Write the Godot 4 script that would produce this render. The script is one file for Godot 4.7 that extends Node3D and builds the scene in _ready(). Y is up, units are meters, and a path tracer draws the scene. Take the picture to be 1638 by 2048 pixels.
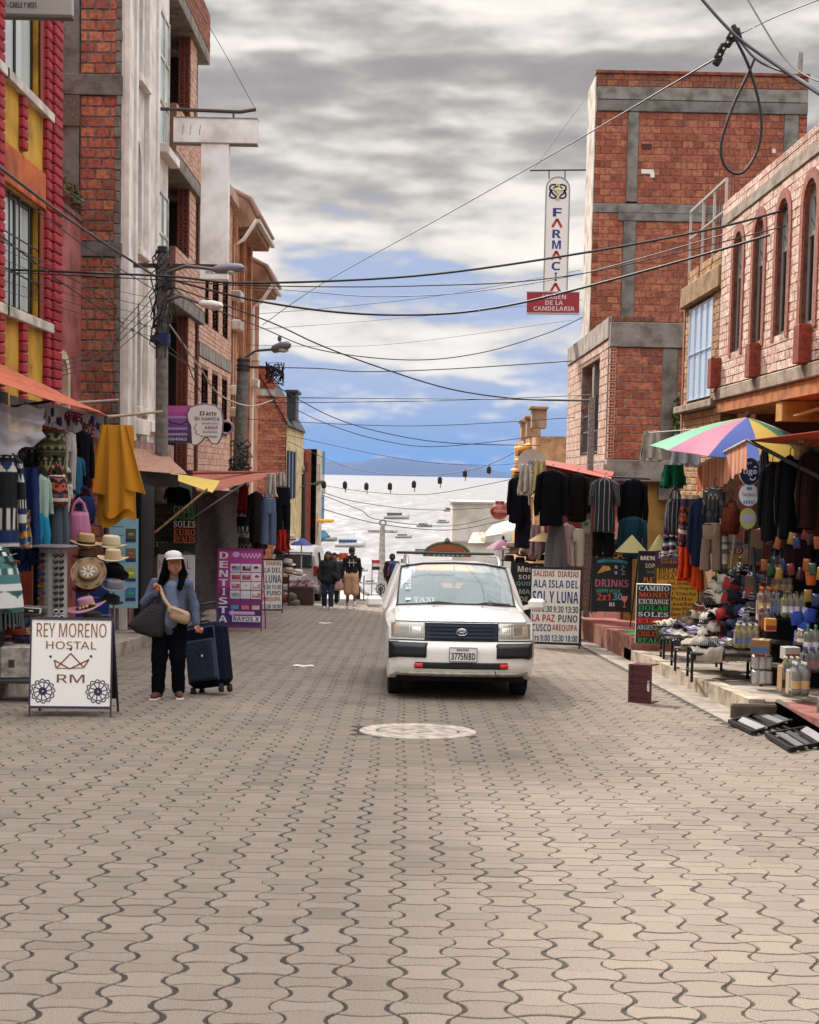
extends Node3D
const F:=2800.0
const SLOPE:=0.0557
const EYE:=Vector3(0,1.6,0)
var cb:=Basis.from_euler(Vector3(deg_to_rad(-3.77),deg_to_rad(-0.22),deg_to_rad(1.1)),EULER_ORDER_YXZ)
var rng:=RandomNumberGenerator.new()
var names:={}
var mats:={}
func ray(x: float,y: float) -> Vector3:
	return cb*Vector3((x-819.0)/F,(1134.0-y)/F,-1.0)
func at(x: float,y: float,d: float) -> Vector3:
	var r:=ray(x,y)
	return EYE+r*(d/-r.z)
func onx(x: float,y: float,X: float) -> Vector3:
	var r:=ray(x,y)
	return EYE+r*(X/r.x)
func gnd(x: float,y: float) -> Vector3:
	var r:=ray(x,y)
	return EYE+r*(1.6/(SLOPE*r.z-r.y))
func road_y(z: float) -> float:
	if z>-47.0: return SLOPE*z
	if z>-165.0: return -2.618+(z+47.0)*0.0931
	return -13.6
func V(x: float,y: float,z: float) -> Vector3:
	return Vector3(x,y,z)
func hx(s: String) -> Color:
	return Color.html(s)
func rr(a: float,b: float) -> float:
	return rng.randf_range(a,b)
func pick(a: Array):
	return a[rng.randi() % a.size()]
class MB:
	var v:=PackedVector3Array()
	var n:=PackedVector3Array()
	var u:=PackedVector2Array()
	var c:=PackedColorArray()
	var col:=Color.WHITE
	var T:=Transform3D()
	func tri3(a: Vector3,b: Vector3,d: Vector3,na: Vector3,nb: Vector3,nd: Vector3,ua:=Vector2(),ub:=Vector2(),ud:=Vector2()) -> void:
		v.push_back(T*a);v.push_back(T*d);v.push_back(T*b)
		n.push_back(T.basis*na);n.push_back(T.basis*nd);n.push_back(T.basis*nb)
		u.push_back(ua);u.push_back(ud);u.push_back(ub)
		c.push_back(col);c.push_back(col);c.push_back(col)
	func tri(a: Vector3, b: Vector3, d: Vector3) -> void:
		var m:=(b-a).cross(d-a).normalized()
		tri3(a,b,d,m,m,m)
	func quad(a: Vector3,b: Vector3,d: Vector3,e: Vector3) -> void:
		var m:=(b-a).cross(d-a)
		if m.length_squared()<1e-16: m=(d-a).cross(e-a)
		m=m.normalized()
		tri3(a,b,d,m,m,m,Vector2(0,1),Vector2(1,1),Vector2(1,0))
		tri3(a,d,e,m,m,m,Vector2(0,1),Vector2(1,0),Vector2(0,0))
	func box(lo: Vector3,hi: Vector3) -> void:
		cbox((lo+hi)/2,(hi-lo).abs(),0.0)
	func cbox(o: Vector3,s: Vector3,ch: float,B:=Basis()) -> void:
		var h:=s/2
		if ch <= 0.0:
			var p:=func(x,y,z): return o+B*Vector3(x*h.x,y*h.y,z*h.z)
			quad(p.call(-1,-1,1),p.call(1,-1,1),p.call(1,1,1),p.call(-1,1,1))
			quad(p.call(1,-1,-1),p.call(-1,-1,-1),p.call(-1,1,-1),p.call(1,1,-1))
			quad(p.call(1,-1,1),p.call(1,-1,-1),p.call(1,1,-1),p.call(1,1,1))
			quad(p.call(-1,-1,-1),p.call(-1,-1,1),p.call(-1,1,1),p.call(-1,1,-1))
			quad(p.call(-1,1,1),p.call(1,1,1),p.call(1,1,-1),p.call(-1,1,-1))
			quad(p.call(-1,-1,-1),p.call(1,-1,-1),p.call(1,-1,1),p.call(-1,-1,1))
			return
		ch=minf(ch,minf(h.x,minf(h.y,h.z))*0.9)
		var k:=h-Vector3.ONE*ch
		var e:=[Vector3(1,0,0),Vector3(0,1,0),Vector3(0,0,1)]
		for a in 3:
			var b:=(a+1) % 3
			var d:=(a+2) % 3
			for s1 in [-1.0,1.0]:
				var A: Vector3=e[a]*h[a]*s1
				var p1: Vector3=e[b]*k[b];var p2: Vector3=e[d]*k[d]
				if s1>0: quad(o+B*(A-p1-p2),o+B*(A+p1-p2),o+B*(A+p1+p2),o+B*(A-p1+p2))
				else: quad(o+B*(A-p1+p2),o+B*(A+p1+p2),o+B*(A+p1-p2),o+B*(A-p1-p2))
				for s2 in [-1.0, 1.0]:
					var q1: Vector3=e[a]*h[a]*s1+e[b]*k[b]*s2
					var q2: Vector3=e[a]*k[a]*s1+e[b]*h[b]*s2
					var L: Vector3=e[d]*k[d]
					if s1*s2>0: quad(o+B*(q1-L),o+B*(q2-L),o+B*(q2+L),o+B*(q1+L))
					else: quad(o+B*(q1+L),o+B*(q2+L),o+B*(q2-L),o+B*(q1-L))
		for sx in [-1.0,1.0]:
			for sy in [-1.0,1.0]:
				for sz in [-1.0,1.0]:
					var a1:=o+B*Vector3(sx*h.x,sy*k.y,sz*k.z)
					var b1:=o+B*Vector3(sx*k.x,sy*h.y,sz*k.z)
					var c1:=o+B*Vector3(sx*k.x,sy*k.y,sz*h.z)
					if sx*sy*sz>0: tri(a1,b1,c1)
					else: tri(a1,c1,b1)
	func bar(a: Vector3, b: Vector3, w: float, t: float, up := Vector3.UP) -> void:
		var d:=(b-a).normalized()
		if absf(d.dot(up))>0.98: up=Vector3.RIGHT
		var x:=d.cross(up).normalized()
		cbox((a+b)/2,Vector3(w,t,a.distance_to(b)),0.0,Basis(x,x.cross(d),-d).orthonormalized())
	func rings(R: Array, closed := true, cap0 := true, cap1 := true) -> void:
		var m: int=R.size()
		var k: int=R[0].size()
		var NN:=[]
		for i in m:
			var row:=PackedVector3Array()
			for j in k:
				var jn:=(j+1) % k if closed else mini(j+1,k-1)
				var jp:=(j+k-1) % k if closed else maxi(j-1,0)
				var t1: Vector3=R[i][jn]-R[i][jp]
				var t2: Vector3=R[mini(i+1,m-1)][j]-R[maxi(i-1,0)][j]
				row.push_back(t1.cross(t2).normalized())
			NN.push_back(row)
		var kk:=k if closed else k-1
		for i in m-1:
			for j in kk:
				var j2:=(j+1) % k
				var u0:=float(j)/kk;var u1:=float(j+1)/kk
				var v0:=1.0-float(i)/(m-1);var v1:=1.0-float(i+1)/(m-1)
				tri3(R[i][j],R[i][j2],R[i+1][j2],NN[i][j],NN[i][j2],NN[i+1][j2],Vector2(u0,v0),Vector2(u1,v0),Vector2(u1,v1))
				tri3(R[i][j],R[i+1][j2],R[i+1][j],NN[i][j],NN[i+1][j2],NN[i+1][j],Vector2(u0,v0),Vector2(u1,v1),Vector2(u0,v1))
		if closed:
			if cap0: fan(R[0],false)
			if cap1: fan(R[m-1],true)
	func fan(P,up: bool) -> void:
		var o:=Vector3.ZERO
		for p in P: o+=p
		o /= P.size()
		for j in P.size():
			var a: Vector3=P[j];var b: Vector3=P[(j+1) % P.size()]
			if up: tri(o,a,b)
			else: tri(o,b,a)
	func tube(P: Array,r,sides:=6) -> void:
		var R:=[]
		var m:=P.size()
		var x:=Vector3.ZERO
		for i in m:
			var d: Vector3=(P[mini(i+1,m-1)]-P[maxi(i-1,0)]).normalized()
			if x==Vector3.ZERO: x=d.cross(Vector3.UP if absf(d.y)<0.9 else Vector3.RIGHT).normalized()
			x=(x-d*x.dot(d)).normalized()
			var y:=d.cross(x)
			var q: float=r[i] if r is Array else r
			var row:=PackedVector3Array()
			for s in sides:
				var an:=TAU*s/sides
				row.push_back(P[i]+(x*cos(an)+y*sin(an))*q)
			R.push_back(row)
		rings(R)
	func lathe(prof: Array, seg := 16, o := Vector3.ZERO, B := Basis(), sx := 1.0, sz := 1.0) -> void:
		var R:=[]
		for p in prof:
			var row:=PackedVector3Array()
			for s in seg:
				var an:=-TAU*s/seg
				row.push_back(o+B*Vector3(cos(an)*p.x*sx,p.y,sin(an)*p.x*sz))
			R.push_back(row)
		rings(R)
	func ball(o: Vector3,r: Vector3,seg:=12,B:=Basis()) -> void:
		var prof:=[]
		var m:=maxi(4,seg/2)
		for i in m+1:
			var a:=-PI/2+PI*i/m
			prof.push_back(Vector2(maxf(cos(a),0.001),sin(a)))
		var R:=[]
		for p in prof:
			var row:=PackedVector3Array()
			for s in seg:
				var an:=-TAU*s/seg
				row.push_back(o+B*Vector3(cos(an)*p.x*r.x,p.y*r.y,sin(an)*p.x*r.z))
			R.push_back(row)
		rings(R,true,false,false)
	func prism(poly: PackedVector2Array, d: float, o := Vector3.ZERO, B := Basis()) -> void:
		if Geometry2D.is_polygon_clockwise(poly): poly.reverse()
		var id:=Geometry2D.triangulate_polygon(poly)
		for i in range(0,id.size(),3):
			var a:=poly[id[i]];var b:=poly[id[i+1]];var e:=poly[id[i+2]]
			if (b-a).cross(e-a)<0:
				var t:=b;b=e;e=t
			tri(o+B*Vector3(a.x,a.y,d),o+B*Vector3(b.x,b.y,d),o+B*Vector3(e.x,e.y,d))
			tri(o+B*Vector3(a.x,a.y,0),o+B*Vector3(e.x,e.y,0),o+B*Vector3(b.x,b.y,0))
		for i in poly.size():
			var a:=poly[i];var b:=poly[(i+1) % poly.size()]
			quad(o+B*Vector3(a.x,a.y,0),o+B*Vector3(b.x,b.y,0),o+B*Vector3(b.x,b.y,d),o+B*Vector3(a.x,a.y,d))
	func grid(nu: int, nv: int, f: Callable, both := 0.0) -> void:
		var P:=[]
		for i in nv+1:
			var row:=PackedVector3Array()
			for j in nu+1: row.push_back(f.call(float(j)/nu,float(i)/nv))
			P.push_back(row)
		rings(P,false)
		if both>0.0:
			var Q:=[]
			for i in nv+1:
				var row:=PackedVector3Array()
				for j in nu+1:
					var jj:=nu-j
					var t1: Vector3=P[i][mini(jj+1,nu)]-P[i][maxi(jj-1,0)]
					var t2: Vector3=P[mini(i+1,nv)][jj]-P[maxi(i-1,0)][jj]
					row.push_back(P[i][jj]-t1.cross(t2).normalized()*both)
				Q.push_back(row)
			rings(Q,false)
			for j in nu:
				quad(Q[0][nu-j],Q[0][nu-j-1],P[0][j+1],P[0][j])
				quad(P[nv][j],P[nv][j+1],Q[nv][nu-j-1],Q[nv][nu-j])
			for i in nv:
				quad(Q[i][nu],P[i][0],P[i+1][0],Q[i+1][nu])
				quad(P[i][nu],Q[i][0],Q[i+1][0],P[i+1][nu])
	func wrinkle(amp: float,freq: float,stretch:=Vector3(1,0.5,1)) -> void:
		var z:=FastNoiseLite.new();z.frequency=freq;z.fractal_octaves=3;z.noise_type=FastNoiseLite.TYPE_SIMPLEX_SMOOTH;z.fractal_type=FastNoiseLite.FRACTAL_RIDGED
		for i in v.size(): v[i]+=n[i]*amp*z.get_noise_3dv(v[i]*stretch)
		for i in range(0,v.size(),3):
			var m:=(v[i+2]-v[i]).cross(v[i+1]-v[i]).normalized()
			for k in 3: n[i+k]=(n[i+k]+m*0.9).normalized()
	func mesh() -> ArrayMesh:
		var m:=ArrayMesh.new()
		if v.is_empty(): return m
		var a:=[]
		a.resize(Mesh.ARRAY_MAX)
		a[Mesh.ARRAY_VERTEX]=v;a[Mesh.ARRAY_NORMAL]=n;a[Mesh.ARRAY_TEX_UV]=u;a[Mesh.ARRAY_COLOR]=c
		m.add_surface_from_arrays(Mesh.PRIMITIVE_TRIANGLES,a)
		return m
func numbered(called: String) -> String:
	var k: int=names.get(called,0)
	names[called]=k+1
	return called if k==0 else "%s_%03d" % [called,k]
func put(called: String,m,mat: Material,parent: Node3D=null) -> MeshInstance3D:
	var o:=MeshInstance3D.new()
	o.mesh=m.mesh() if m is MB else m
	o.material_override=mat
	o.name=called if parent else numbered(called)
	(parent if parent else self).add_child(o,true)
	return o
func tag(o: Node3D,label: String,category: String,group:="") -> Node3D:
	o.set_meta("label",label);o.set_meta("category",category)
	if group: o.set_meta("group",group)
	return o
func thing(called: String,label: String,category: String,p:=Vector3.ZERO,turn:=0.0,group:="") -> Node3D:
	var o:=Node3D.new()
	o.name=numbered(called)
	add_child(o)
	o.position=p;o.rotation.y=turn
	return tag(o,label,category,group)
func struct(called: String,m,mat: Material) -> MeshInstance3D:
	var o:=put(called,m,mat)
	o.set_meta("kind","structure")
	return o
func noise_tex(key: String,freq: float,oct: int,ramp: Array,seed_: int,normal:=0.0,type:=FastNoiseLite.TYPE_SIMPLEX_SMOOTH,size:=512) -> NoiseTexture2D:
	if mats.has(key): return mats[key]
	var t:=NoiseTexture2D.new()
	var z:=FastNoiseLite.new()
	z.seed=seed_;z.frequency=freq;z.fractal_octaves=oct;z.noise_type=type
	t.noise=z;t.width=size;t.height=size;t.seamless=true
	if ramp:
		var g:=Gradient.new()
		g.offsets=PackedFloat32Array(ramp[0])
		var cs:=PackedColorArray()
		for q in ramp[1]: cs.push_back(hx(q))
		g.colors=cs
		t.color_ramp=g
	if normal>0: t.as_normal_map=true;t.bump_strength=normal
	mats[key]=t
	return t
func tex(kind: String) -> Texture2D:
	match kind:
		"grain": return noise_tex("t_grain",0.05,5,[[0.1,0.45,0.9],["d2cfcb","ecebe8","ffffff"]],3)
		"stain": return noise_tex("t_stain",0.009,6,[[0.15,0.4,0.6,0.9],["b3ada6","d9d5d0","efedea","ffffff"]],8)
		"soft": return noise_tex("t_soft",0.008,6,[[0.15,0.45,0.75],["d8d4cf","f0eeeb","ffffff"]],41)
		"speck": return noise_tex("t_speck",0.07,6,[[0.12,0.3,0.5,0.85],["8f8883","cfcac6","ebe9e7","ffffff"]],23,0.0,FastNoiseLite.TYPE_SIMPLEX_SMOOTH,1024)
		"streak": return noise_tex("t_streak",0.02,4,[[0.2,0.5,0.8],["98928a","dedad4","ffffff"]],19)
		"bump": return noise_tex("t_bump",0.04,5,[],5)
		"finebump": return noise_tex("t_fine",0.12,3,[],6)
		"cloth": return noise_tex("t_cloth",0.02,3,[],9)
		_: return noise_tex("t_wave",0.02,4,[],11)
func M(color: String,o:={}) -> StandardMaterial3D:
	var key:=color+str(o)
	if mats.has(key): return mats[key]
	var m:=StandardMaterial3D.new()
	m.albedo_color=hx(color)
	m.roughness=o.get("r",0.85)
	m.metallic=o.get("m",0.0)
	m.metallic_specular=o.get("sp",0.5)
	if o.get("vc",false): m.vertex_color_use_as_albedo=true
	if o.has("t") or o.has("b"):
		m.uv1_triplanar=true;m.uv1_world_triplanar=o.get("w",false)
		m.uv1_scale=Vector3.ONE*o.get("s",1.0) if not o.has("s3") else o.s3
		if o.has("t"): m.albedo_texture=tex(o.t)
		if o.has("b"):
			m.heightmap_enabled=true;m.heightmap_texture=tex(o.b);m.heightmap_scale=o.get("bs",0.5)
	if o.has("e"):
		m.emission_enabled=true;m.emission=hx(color);m.emission_energy_multiplier=o.e
	if o.has("bl"):
		m.backlight_enabled=true;m.backlight=hx(color)*float(o.bl)
	if o.has("rim"):
		m.rim_enabled=true;m.rim=o.rim
	mats[key]=m
	return m
func glass(color:="dfeaf0",a:=0.12) -> StandardMaterial3D:
	var key:="glass"+color+str(a)
	if mats.has(key): return mats[key]
	var m:=StandardMaterial3D.new()
	var c:=hx(color);c.a=a
	m.albedo_color=c;m.transparency=BaseMaterial3D.TRANSPARENCY_ALPHA;m.roughness=0.04
	mats[key]=m
	return m
func paint(color: String) -> StandardMaterial3D: return M(color,{r=0.55,t="grain",s=1.3})
func plaster(color: String) -> StandardMaterial3D: return M(color,{r=0.9,t="stain",s=0.3,b="bump",bs=0.25,w=true})
func concrete(color:="8d8983") -> StandardMaterial3D: return M(color,{r=0.92,t="stain",s=0.45,b="bump",bs=0.6,w=true})
func cloth(color: String) -> StandardMaterial3D: return M(color,{r=1.0,sp=0.2,t="grain",s=3.0,b="finebump",bs=0.15})
func img_mat(key: String,w: int,h: int,f: Callable,rough:=0.9) -> StandardMaterial3D:
	if mats.has(key): return mats[key]
	var im:=Image.create(w,h,false,Image.FORMAT_RGB8)
	for y in h:
		for x in w: im.set_pixel(x,y,f.call(x,y))
	var m:=StandardMaterial3D.new()
	m.albedo_texture=ImageTexture.create_from_image(im)
	m.roughness=rough
	mats[key]=m
	return m
var fonts:={}
func font(kind: String) -> Font:
	if not fonts.has(kind):
		var f:=SystemFont.new()
		f.font_names=PackedStringArray([{"b": "Droid Sans","r": "Droid Sans","s": "Droid Serif","sb": "Droid Serif","m": "Droid Sans Mono"}[kind]])
		f.font_weight=700 if kind in ["b","sb"] else 400
		fonts[kind]=f
	return fonts[kind]
func text(parent: Node3D,s: String,o: Vector3,w: float,h: float,mat: Material,kind:="b",B:=Basis(),called:="lettering",depth:=0.003) -> MeshInstance3D:
	var t:=TextMesh.new()
	t.text=s;t.font=font(kind);t.font_size=32;t.pixel_size=0.01;t.depth=0.02;t.curve_step=3.0
	var b:=t.get_aabb()
	var k:=Vector3(w/maxf(b.size.x,1e-4),h/maxf(b.size.y,1e-4),depth/0.02)
	var i:=put(called,t,mat,parent)
	i.transform=Transform3D(B*Basis.from_scale(k),o+B*(-(b.position+b.size/2)*k))
	return i
func _ready() -> void:
	rng.seed=7
	var cam:=Camera3D.new()
	cam.name="camera"
	cam.projection=Camera3D.PROJECTION_FRUSTUM
	cam.near=0.1;cam.far=40000.0
	cam.size=2.0*0.1*1024.0/F
	cam.frustum_offset=Vector2(0,0.1*110.0/F)
	cam.transform=Transform3D(cb,EYE)
	add_child(cam)
	var env:=Environment.new()
	env.background_mode=Environment.BG_SKY
	env.tonemap_mode=Environment.TONE_MAPPER_LINEAR
	env.tonemap_exposure=1.85
	env.sdfgi_enabled=true;env.ssao_enabled=true;env.ssil_enabled=true
	env.fog_enabled=true;env.fog_density=0.000013;env.fog_light_color=hx("6aa2ea")
	var sky:=Sky.new()
	var ps:=PanoramaSkyMaterial.new()
	ps.panorama=sky_picture()
	sky.sky_material=ps
	env.sky=sky
	env.background_energy_multiplier=1.0
	var we:=WorldEnvironment.new()
	we.environment=env
	add_child(we)
	var sun:=DirectionalLight3D.new()
	sun.name="sun"
	sun.light_energy=1.05;sun.light_color=Color(1.0,0.955,0.90);sun.light_angular_distance=4.0;sun.shadow_enabled=true
	add_child(sun)
	var az:=deg_to_rad(-24.0);var el:=deg_to_rad(38.0)
	sun.look_at_from_position(Vector3(sin(az)*cos(el),sin(el),-cos(az)*cos(el))*100.0,Vector3.ZERO)
	build_ground()
	build_lake()
	build_left()
	build_right()
	build_taxi()
	build_people()
	build_pavements()
	build_poles()
	build_wires()
	build_signs()
	build_left_stalls()
	build_right_stalls()
	build_far()
func sky_at(az: float,el: float,n1: FastNoiseLite,n2: FastNoiseLite,n3: FastNoiseLite) -> Color:
	var d:=Vector3(sin(az)*cos(el),sin(el),-cos(az)*cos(el))
	var e:=rad_to_deg(el)
	var px:=d.x/(d.y+0.10);var pz:=d.z/(d.y+0.10)
	var ad:=rad_to_deg(az)
	var a := n1.get_noise_2d(px * 22.0, pz * 9.0)
	var b := n2.get_noise_2d(ad * 1.3, e * 7.5 + 5.0 * a)
	var w := n3.get_noise_2d(ad * 6.5, e * 26.0 + 6.0 * b)
	var blue:=Color(0.37,0.45,0.64).lerp(Color(0.19,0.34,0.62),clampf(1.1-e/3.5,0,1)).lerp(Color(0.16,0.28,0.58),clampf((e-25.0)/40.0,0,1))
	var veil := smoothstep(-0.1, 0.45, b + 0.7 * w + 0.06 * (e - 5.0))
	blue=blue.lerp(Color(0.60,0.63,0.73),0.85*veil)
	var k:=smoothstep(-0.16,0.16,(e-6.6)*0.13+0.7*b+0.5*a+0.35*w)
	var low:=smoothstep(0.22,0.42,b*0.8+a*0.5+0.4*w)*smoothstep(0.3,1.6,e)
	k=maxf(k,low*0.95)
	k=maxf(k,0.75*smoothstep(0.42,0.5,e)*(1.0-smoothstep(0.6,0.95,e))*smoothstep(-0.25,0.2,a+w))
	var base:=0.22+0.74*exp(-pow((e-9.6)/2.8,2.0))+0.12*smoothstep(16.0,18.5,e)+0.30*smoothstep(22.0,40.0,e)
	var lit:=base+1.0*b+0.7*a+0.5*w
	lit=1.15/(1.0+exp(-4.2*(lit-0.55)))
	var cl:=Color(0.285,0.27,0.275).lerp(Color(0.84,0.80,0.735),lit)
	if e<9.0: cl=cl.lerp(Color(0.70,0.71,0.77),0.5*(1.0-e/9.0))
	cl=cl.lerp(Color(0.74,0.77,0.84),0.7*smoothstep(19.0,40.0,e))
	var c:=blue.lerp(cl,k)
	c=c*(1.0/1.6)
	var sd:=Vector3(sin(deg_to_rad(-24.0))*cos(deg_to_rad(38.0)),sin(deg_to_rad(38.0)),-cos(deg_to_rad(-24.0))*cos(deg_to_rad(38.0)))
	var ang:=rad_to_deg(d.angle_to(sd))
	var up := 1.0 + 3.5 * smoothstep(19.0, 62.0, e) + 1.6 * exp(-ang * ang / 260.0)
	return Color(c.r*up,c.g*up,c.b*up)
func sky_picture() -> ImageTexture:
	var W:=4096;var H:=2048
	var im:=Image.create(W,H,false,Image.FORMAT_RGBH)
	var n1:=FastNoiseLite.new();n1.seed=21;n1.frequency=0.035;n1.fractal_octaves=5;n1.noise_type=FastNoiseLite.TYPE_SIMPLEX_SMOOTH
	var n2:=FastNoiseLite.new();n2.seed=4;n2.frequency=0.035;n2.fractal_octaves=5;n2.fractal_gain=0.55;n2.noise_type=FastNoiseLite.TYPE_SIMPLEX_SMOOTH
	var n3:=FastNoiseLite.new();n3.seed=9;n3.frequency=0.03;n3.fractal_octaves=5;n3.fractal_gain=0.6;n3.noise_type=FastNoiseLite.TYPE_SIMPLEX_SMOOTH
	im.fill(Color(0.40,0.42,0.45))
	var st:=4
	for y in range(0,H/2,st):
		for x in range(0,W,st):
			var xs := x if x < W / 2 else x - W
			var inside:=absi(xs)<288 and y>H/2-320
			if not inside:
				im.fill_rect(Rect2i(x,y,st,st),sky_at(TAU*(xs+2.0)/W,PI*(0.5-(y+2.0)/H),n1,n2,n3))
			else:
				for j in st:
					for i in st:
						im.set_pixel(x+i,y+j,sky_at(TAU*(xs+i+0.5)/W,PI*(0.5-(y+j+0.5)/H),n1,n2,n3))
	return ImageTexture.create_from_image(im)
const PX:=0.208
const PZ:=0.141
const XL := -4.15
const XR := 3.5
func paver_mesh(seg: int) -> ArrayMesh:
	var out:=PackedVector2Array()
	var a:=0.165
	var c:=[Vector2(-0.5,-0.5),Vector2(0.5,-0.5),Vector2(0.5,0.5),Vector2(-0.5,0.5)]
	for k in 4:
		var p: Vector2=c[k];var q: Vector2=c[(k+1) % 4]
		for i in seg:
			var t:=float(i)/seg
			var m:=p.lerp(q,t)
			var bow:=pow(sin(PI*t),0.8)*a
			if k==1: m.x+=bow
			elif k==3: m.x-=bow
			elif k==0: m.y+=bow
			else: m.y-=bow
			out.push_back(m)
	var cen:=Vector3(0,0,0)
	var mb:=MB.new()
	var n:=out.size()
	var top:=PackedVector3Array();var low:=PackedVector3Array()
	for i in n:
		var t:=(out[(i+1) % n]-out[(i+n-1) % n]).normalized()
		var nn := Vector2(-t.y, t.x)
		var p1:=out[i]+nn*0.050;var p2:=out[i]+nn*0.036
		top.push_back(Vector3(p1.x,0,p1.y));low.push_back(Vector3(p2.x,-0.009,p2.y))
	for i in n:
		var j:=(i+1) % n
		mb.tri3(cen,top[j],top[i],Vector3.UP,Vector3.UP,Vector3.UP)
		var o1:=(low[i]-top[i]).normalized()+Vector3.UP;var o2:=(low[j]-top[j]).normalized()+Vector3.UP
		o1=Vector3(top[i].x,0.4,top[i].z).normalized();o2=Vector3(top[j].x,0.4,top[j].z).normalized()
		mb.tri3(top[i],top[j],low[j],Vector3.UP,Vector3.UP,o2)
		mb.tri3(top[i],low[j],low[i],Vector3.UP,o2,o1)
	return mb.mesh()
func build_ground() -> void:
	var road:=Node3D.new()
	road.name="road"
	add_child(road)
	road.set_meta("kind","structure")
	var bed:=MB.new()
	bed.quad(V(-5.7,road_y(6)-0.0065,6),V(3.9,road_y(6)-0.0065,6),V(3.9,road_y(-47)-0.0065,-47),V(-5.7,road_y(-47)-0.0065,-47))
	put("joint_bed",bed,M("2a2019",{t="stain",s=1.5}),road)
	var pm:=paver_mesh(4)
	var pmat:=[]
	for q in ["7c6f61","786b5d","807364","7a6d5f","736658"]:
		pmat.push_back(M(q,{r=0.82,t="speck",s=1.6,b="finebump",bs=0.04,w=true}))
	var nz:=FastNoiseLite.new();nz.seed=31;nz.frequency=0.45
	var far:=[]
	var tint:=[]
	var slope:=Basis(Vector3.RIGHT,-atan(SLOPE)*-1.0)
	var i0:=int(floor(-5.6/PX));var i1:=int(ceil(XR/PX))
	var near:=0
	for j in range(17,333):
		var z:=-j*PZ
		for i in range(i0,i1):
			var x:=(i+0.5)*PX
			if x<XL+0.05 and z>-23.2: continue
			if x>XR-0.30 and z<-13.0 : continue
			if Vector2(x-0.15,(z+12.4)).length()<0.55: continue
			var turn:=(i+j) % 2 != 0
			var y:=road_y(z)+0.003*nz.get_noise_2d(x*2.0,z*2.0)+rr(-0.0012,0.0012)
			var B:=Basis(Vector3.RIGHT,-atan(SLOPE)+rr(-0.008,0.008))*Basis(Vector3(0,0,1),rr(-0.008,0.008))*Basis.from_scale(Vector3(PX,1.0,PZ))*Basis(Vector3.UP,PI/2 if turn else 0.0)
			var T:=Transform3D(B,V(x+rr(-0.003,0.003)+0.022*nz.get_noise_2d(x*1.1+40.0,z*1.1),y,z+rr(-0.002,0.002)+0.016*nz.get_noise_2d(x*1.1,z*1.1+70.0)))
			var inview:=absf(x)<0.31*(-z)+0.1 and z<-2.9
			if absf(x)>0.31*(-z)+2.2: continue
			if near<300 and inview:
				near+=1
				put("paver",pm,pmat[mini(4,rng.randi() % 4+(1 if nz.get_noise_2d(x*1.6+9.0,z*0.9)>0.3 else 0))],road).transform=T
			else:
				far.push_back(T)
				var g:=rr(0.86,1.06)*(1.0-0.22*smoothstep(0.15,0.55,nz.get_noise_2d(x*1.6+9.0,z*0.9)))
				if rng.randf()<0.04: g *= 0.82
				tint.push_back(Color(g,g*rr(0.985,1.01),g*rr(0.96,1.01)))
	var mm:=MultiMesh.new()
	mm.transform_format=MultiMesh.TRANSFORM_3D
	mm.use_colors=true
	mm.mesh=paver_mesh(3)
	mm.instance_count=far.size()
	for k in far.size():
		mm.set_instance_transform(k,far[k]);mm.set_instance_color(k,tint[k])
	var mi:=MultiMeshInstance3D.new()
	mi.multimesh=mm;mi.name="pavers"
	mi.material_override=M("7d7062",{r=0.82,t="speck",s=1.6,b="finebump",bs=0.04,w=true,vc=true})
	mi.set_meta("kind","stuff")
	road.add_child(mi)
	var g:=MB.new()
	for s in 24:
		var z0:=-13.0-s*1.45;var z1:=z0-1.44
		g.cbox(V(XR-0.15,road_y((z0+z1)/2)-0.03,(z0+z1)/2),V(0.31,0.07,1.44),0.008,Basis(Vector3.RIGHT,-atan(SLOPE)))
	put("gutter",g,concrete("948a7e"),road)
	var lower:=MB.new()
	lower.quad(V(-5.7,-2.63,-47),V(3.9,-2.63,-47),V(6,-13.62,-165),V(-7,-13.62,-165))
	struct("street",lower,M("9a8d81",{r=0.9,t="stain",s=0.4,b="bump",bs=1.0}))
	var land := MB.new()
	var prev:=30.0
	for z in [-47.0,-100.0,-165.0]:
		var ya:=road_y(minf(prev,0.0))-0.25 if prev<0 else SLOPE*prev-0.25
		var yb:=road_y(z)-0.25
		land.quad(V(-400,ya,prev),V(400,ya,prev),V(400,yb,z),V(-400,yb,z))
		prev=z
	land.quad(V(-400,-13.85,-165),V(400,-13.85,-165),V(400,-13.85,-180),V(-400,-13.85,-180))
	land.quad(V(-400,-13.85,-180),V(400,-13.85,-180),V(400,-15.5,-190),V(-400,-15.5,-190))
	struct("ground",land,M("7c7164",{r=0.95,t="stain",s=0.2,b="bump",bs=2.0}))
	var plaza:=MB.new()
	plaza.quad(V(-60,-13.62,-165),V(60,-13.62,-165),V(60,-13.62,-179.5),V(-60,-13.62,-179.5))
	struct("plaza",plaza,concrete("a79f95"))
	var mh:=thing("manhole","round pale concrete manhole cover with two slots set in the paving","manhole cover",V(0.15,road_y(-12.4),-12.4))
	mh.rotation.x=-atan(SLOPE)
	var col:=MB.new()
	col.lathe([Vector2(0.37,-0.03),Vector2(0.52,-0.03),Vector2(0.525,0.004),Vector2(0.515,0.012),Vector2(0.385,0.012),Vector2(0.375,0.004),Vector2(0.37,-0.03)],48)
	put("collar",col,M("b5aa9c",{r=0.9,t="stain",s=1.4,b="bump",bs=0.3}),mh)
	var lid:=MB.new()
	lid.lathe([Vector2(0.355,-0.03),Vector2(0.355,0.0),Vector2(0.348,0.007),Vector2(0.001,0.008)],48)
	put("lid",lid,M("aa9f92",{r=0.9,t="stain",s=1.4,b="bump",bs=0.3}),mh)
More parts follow.
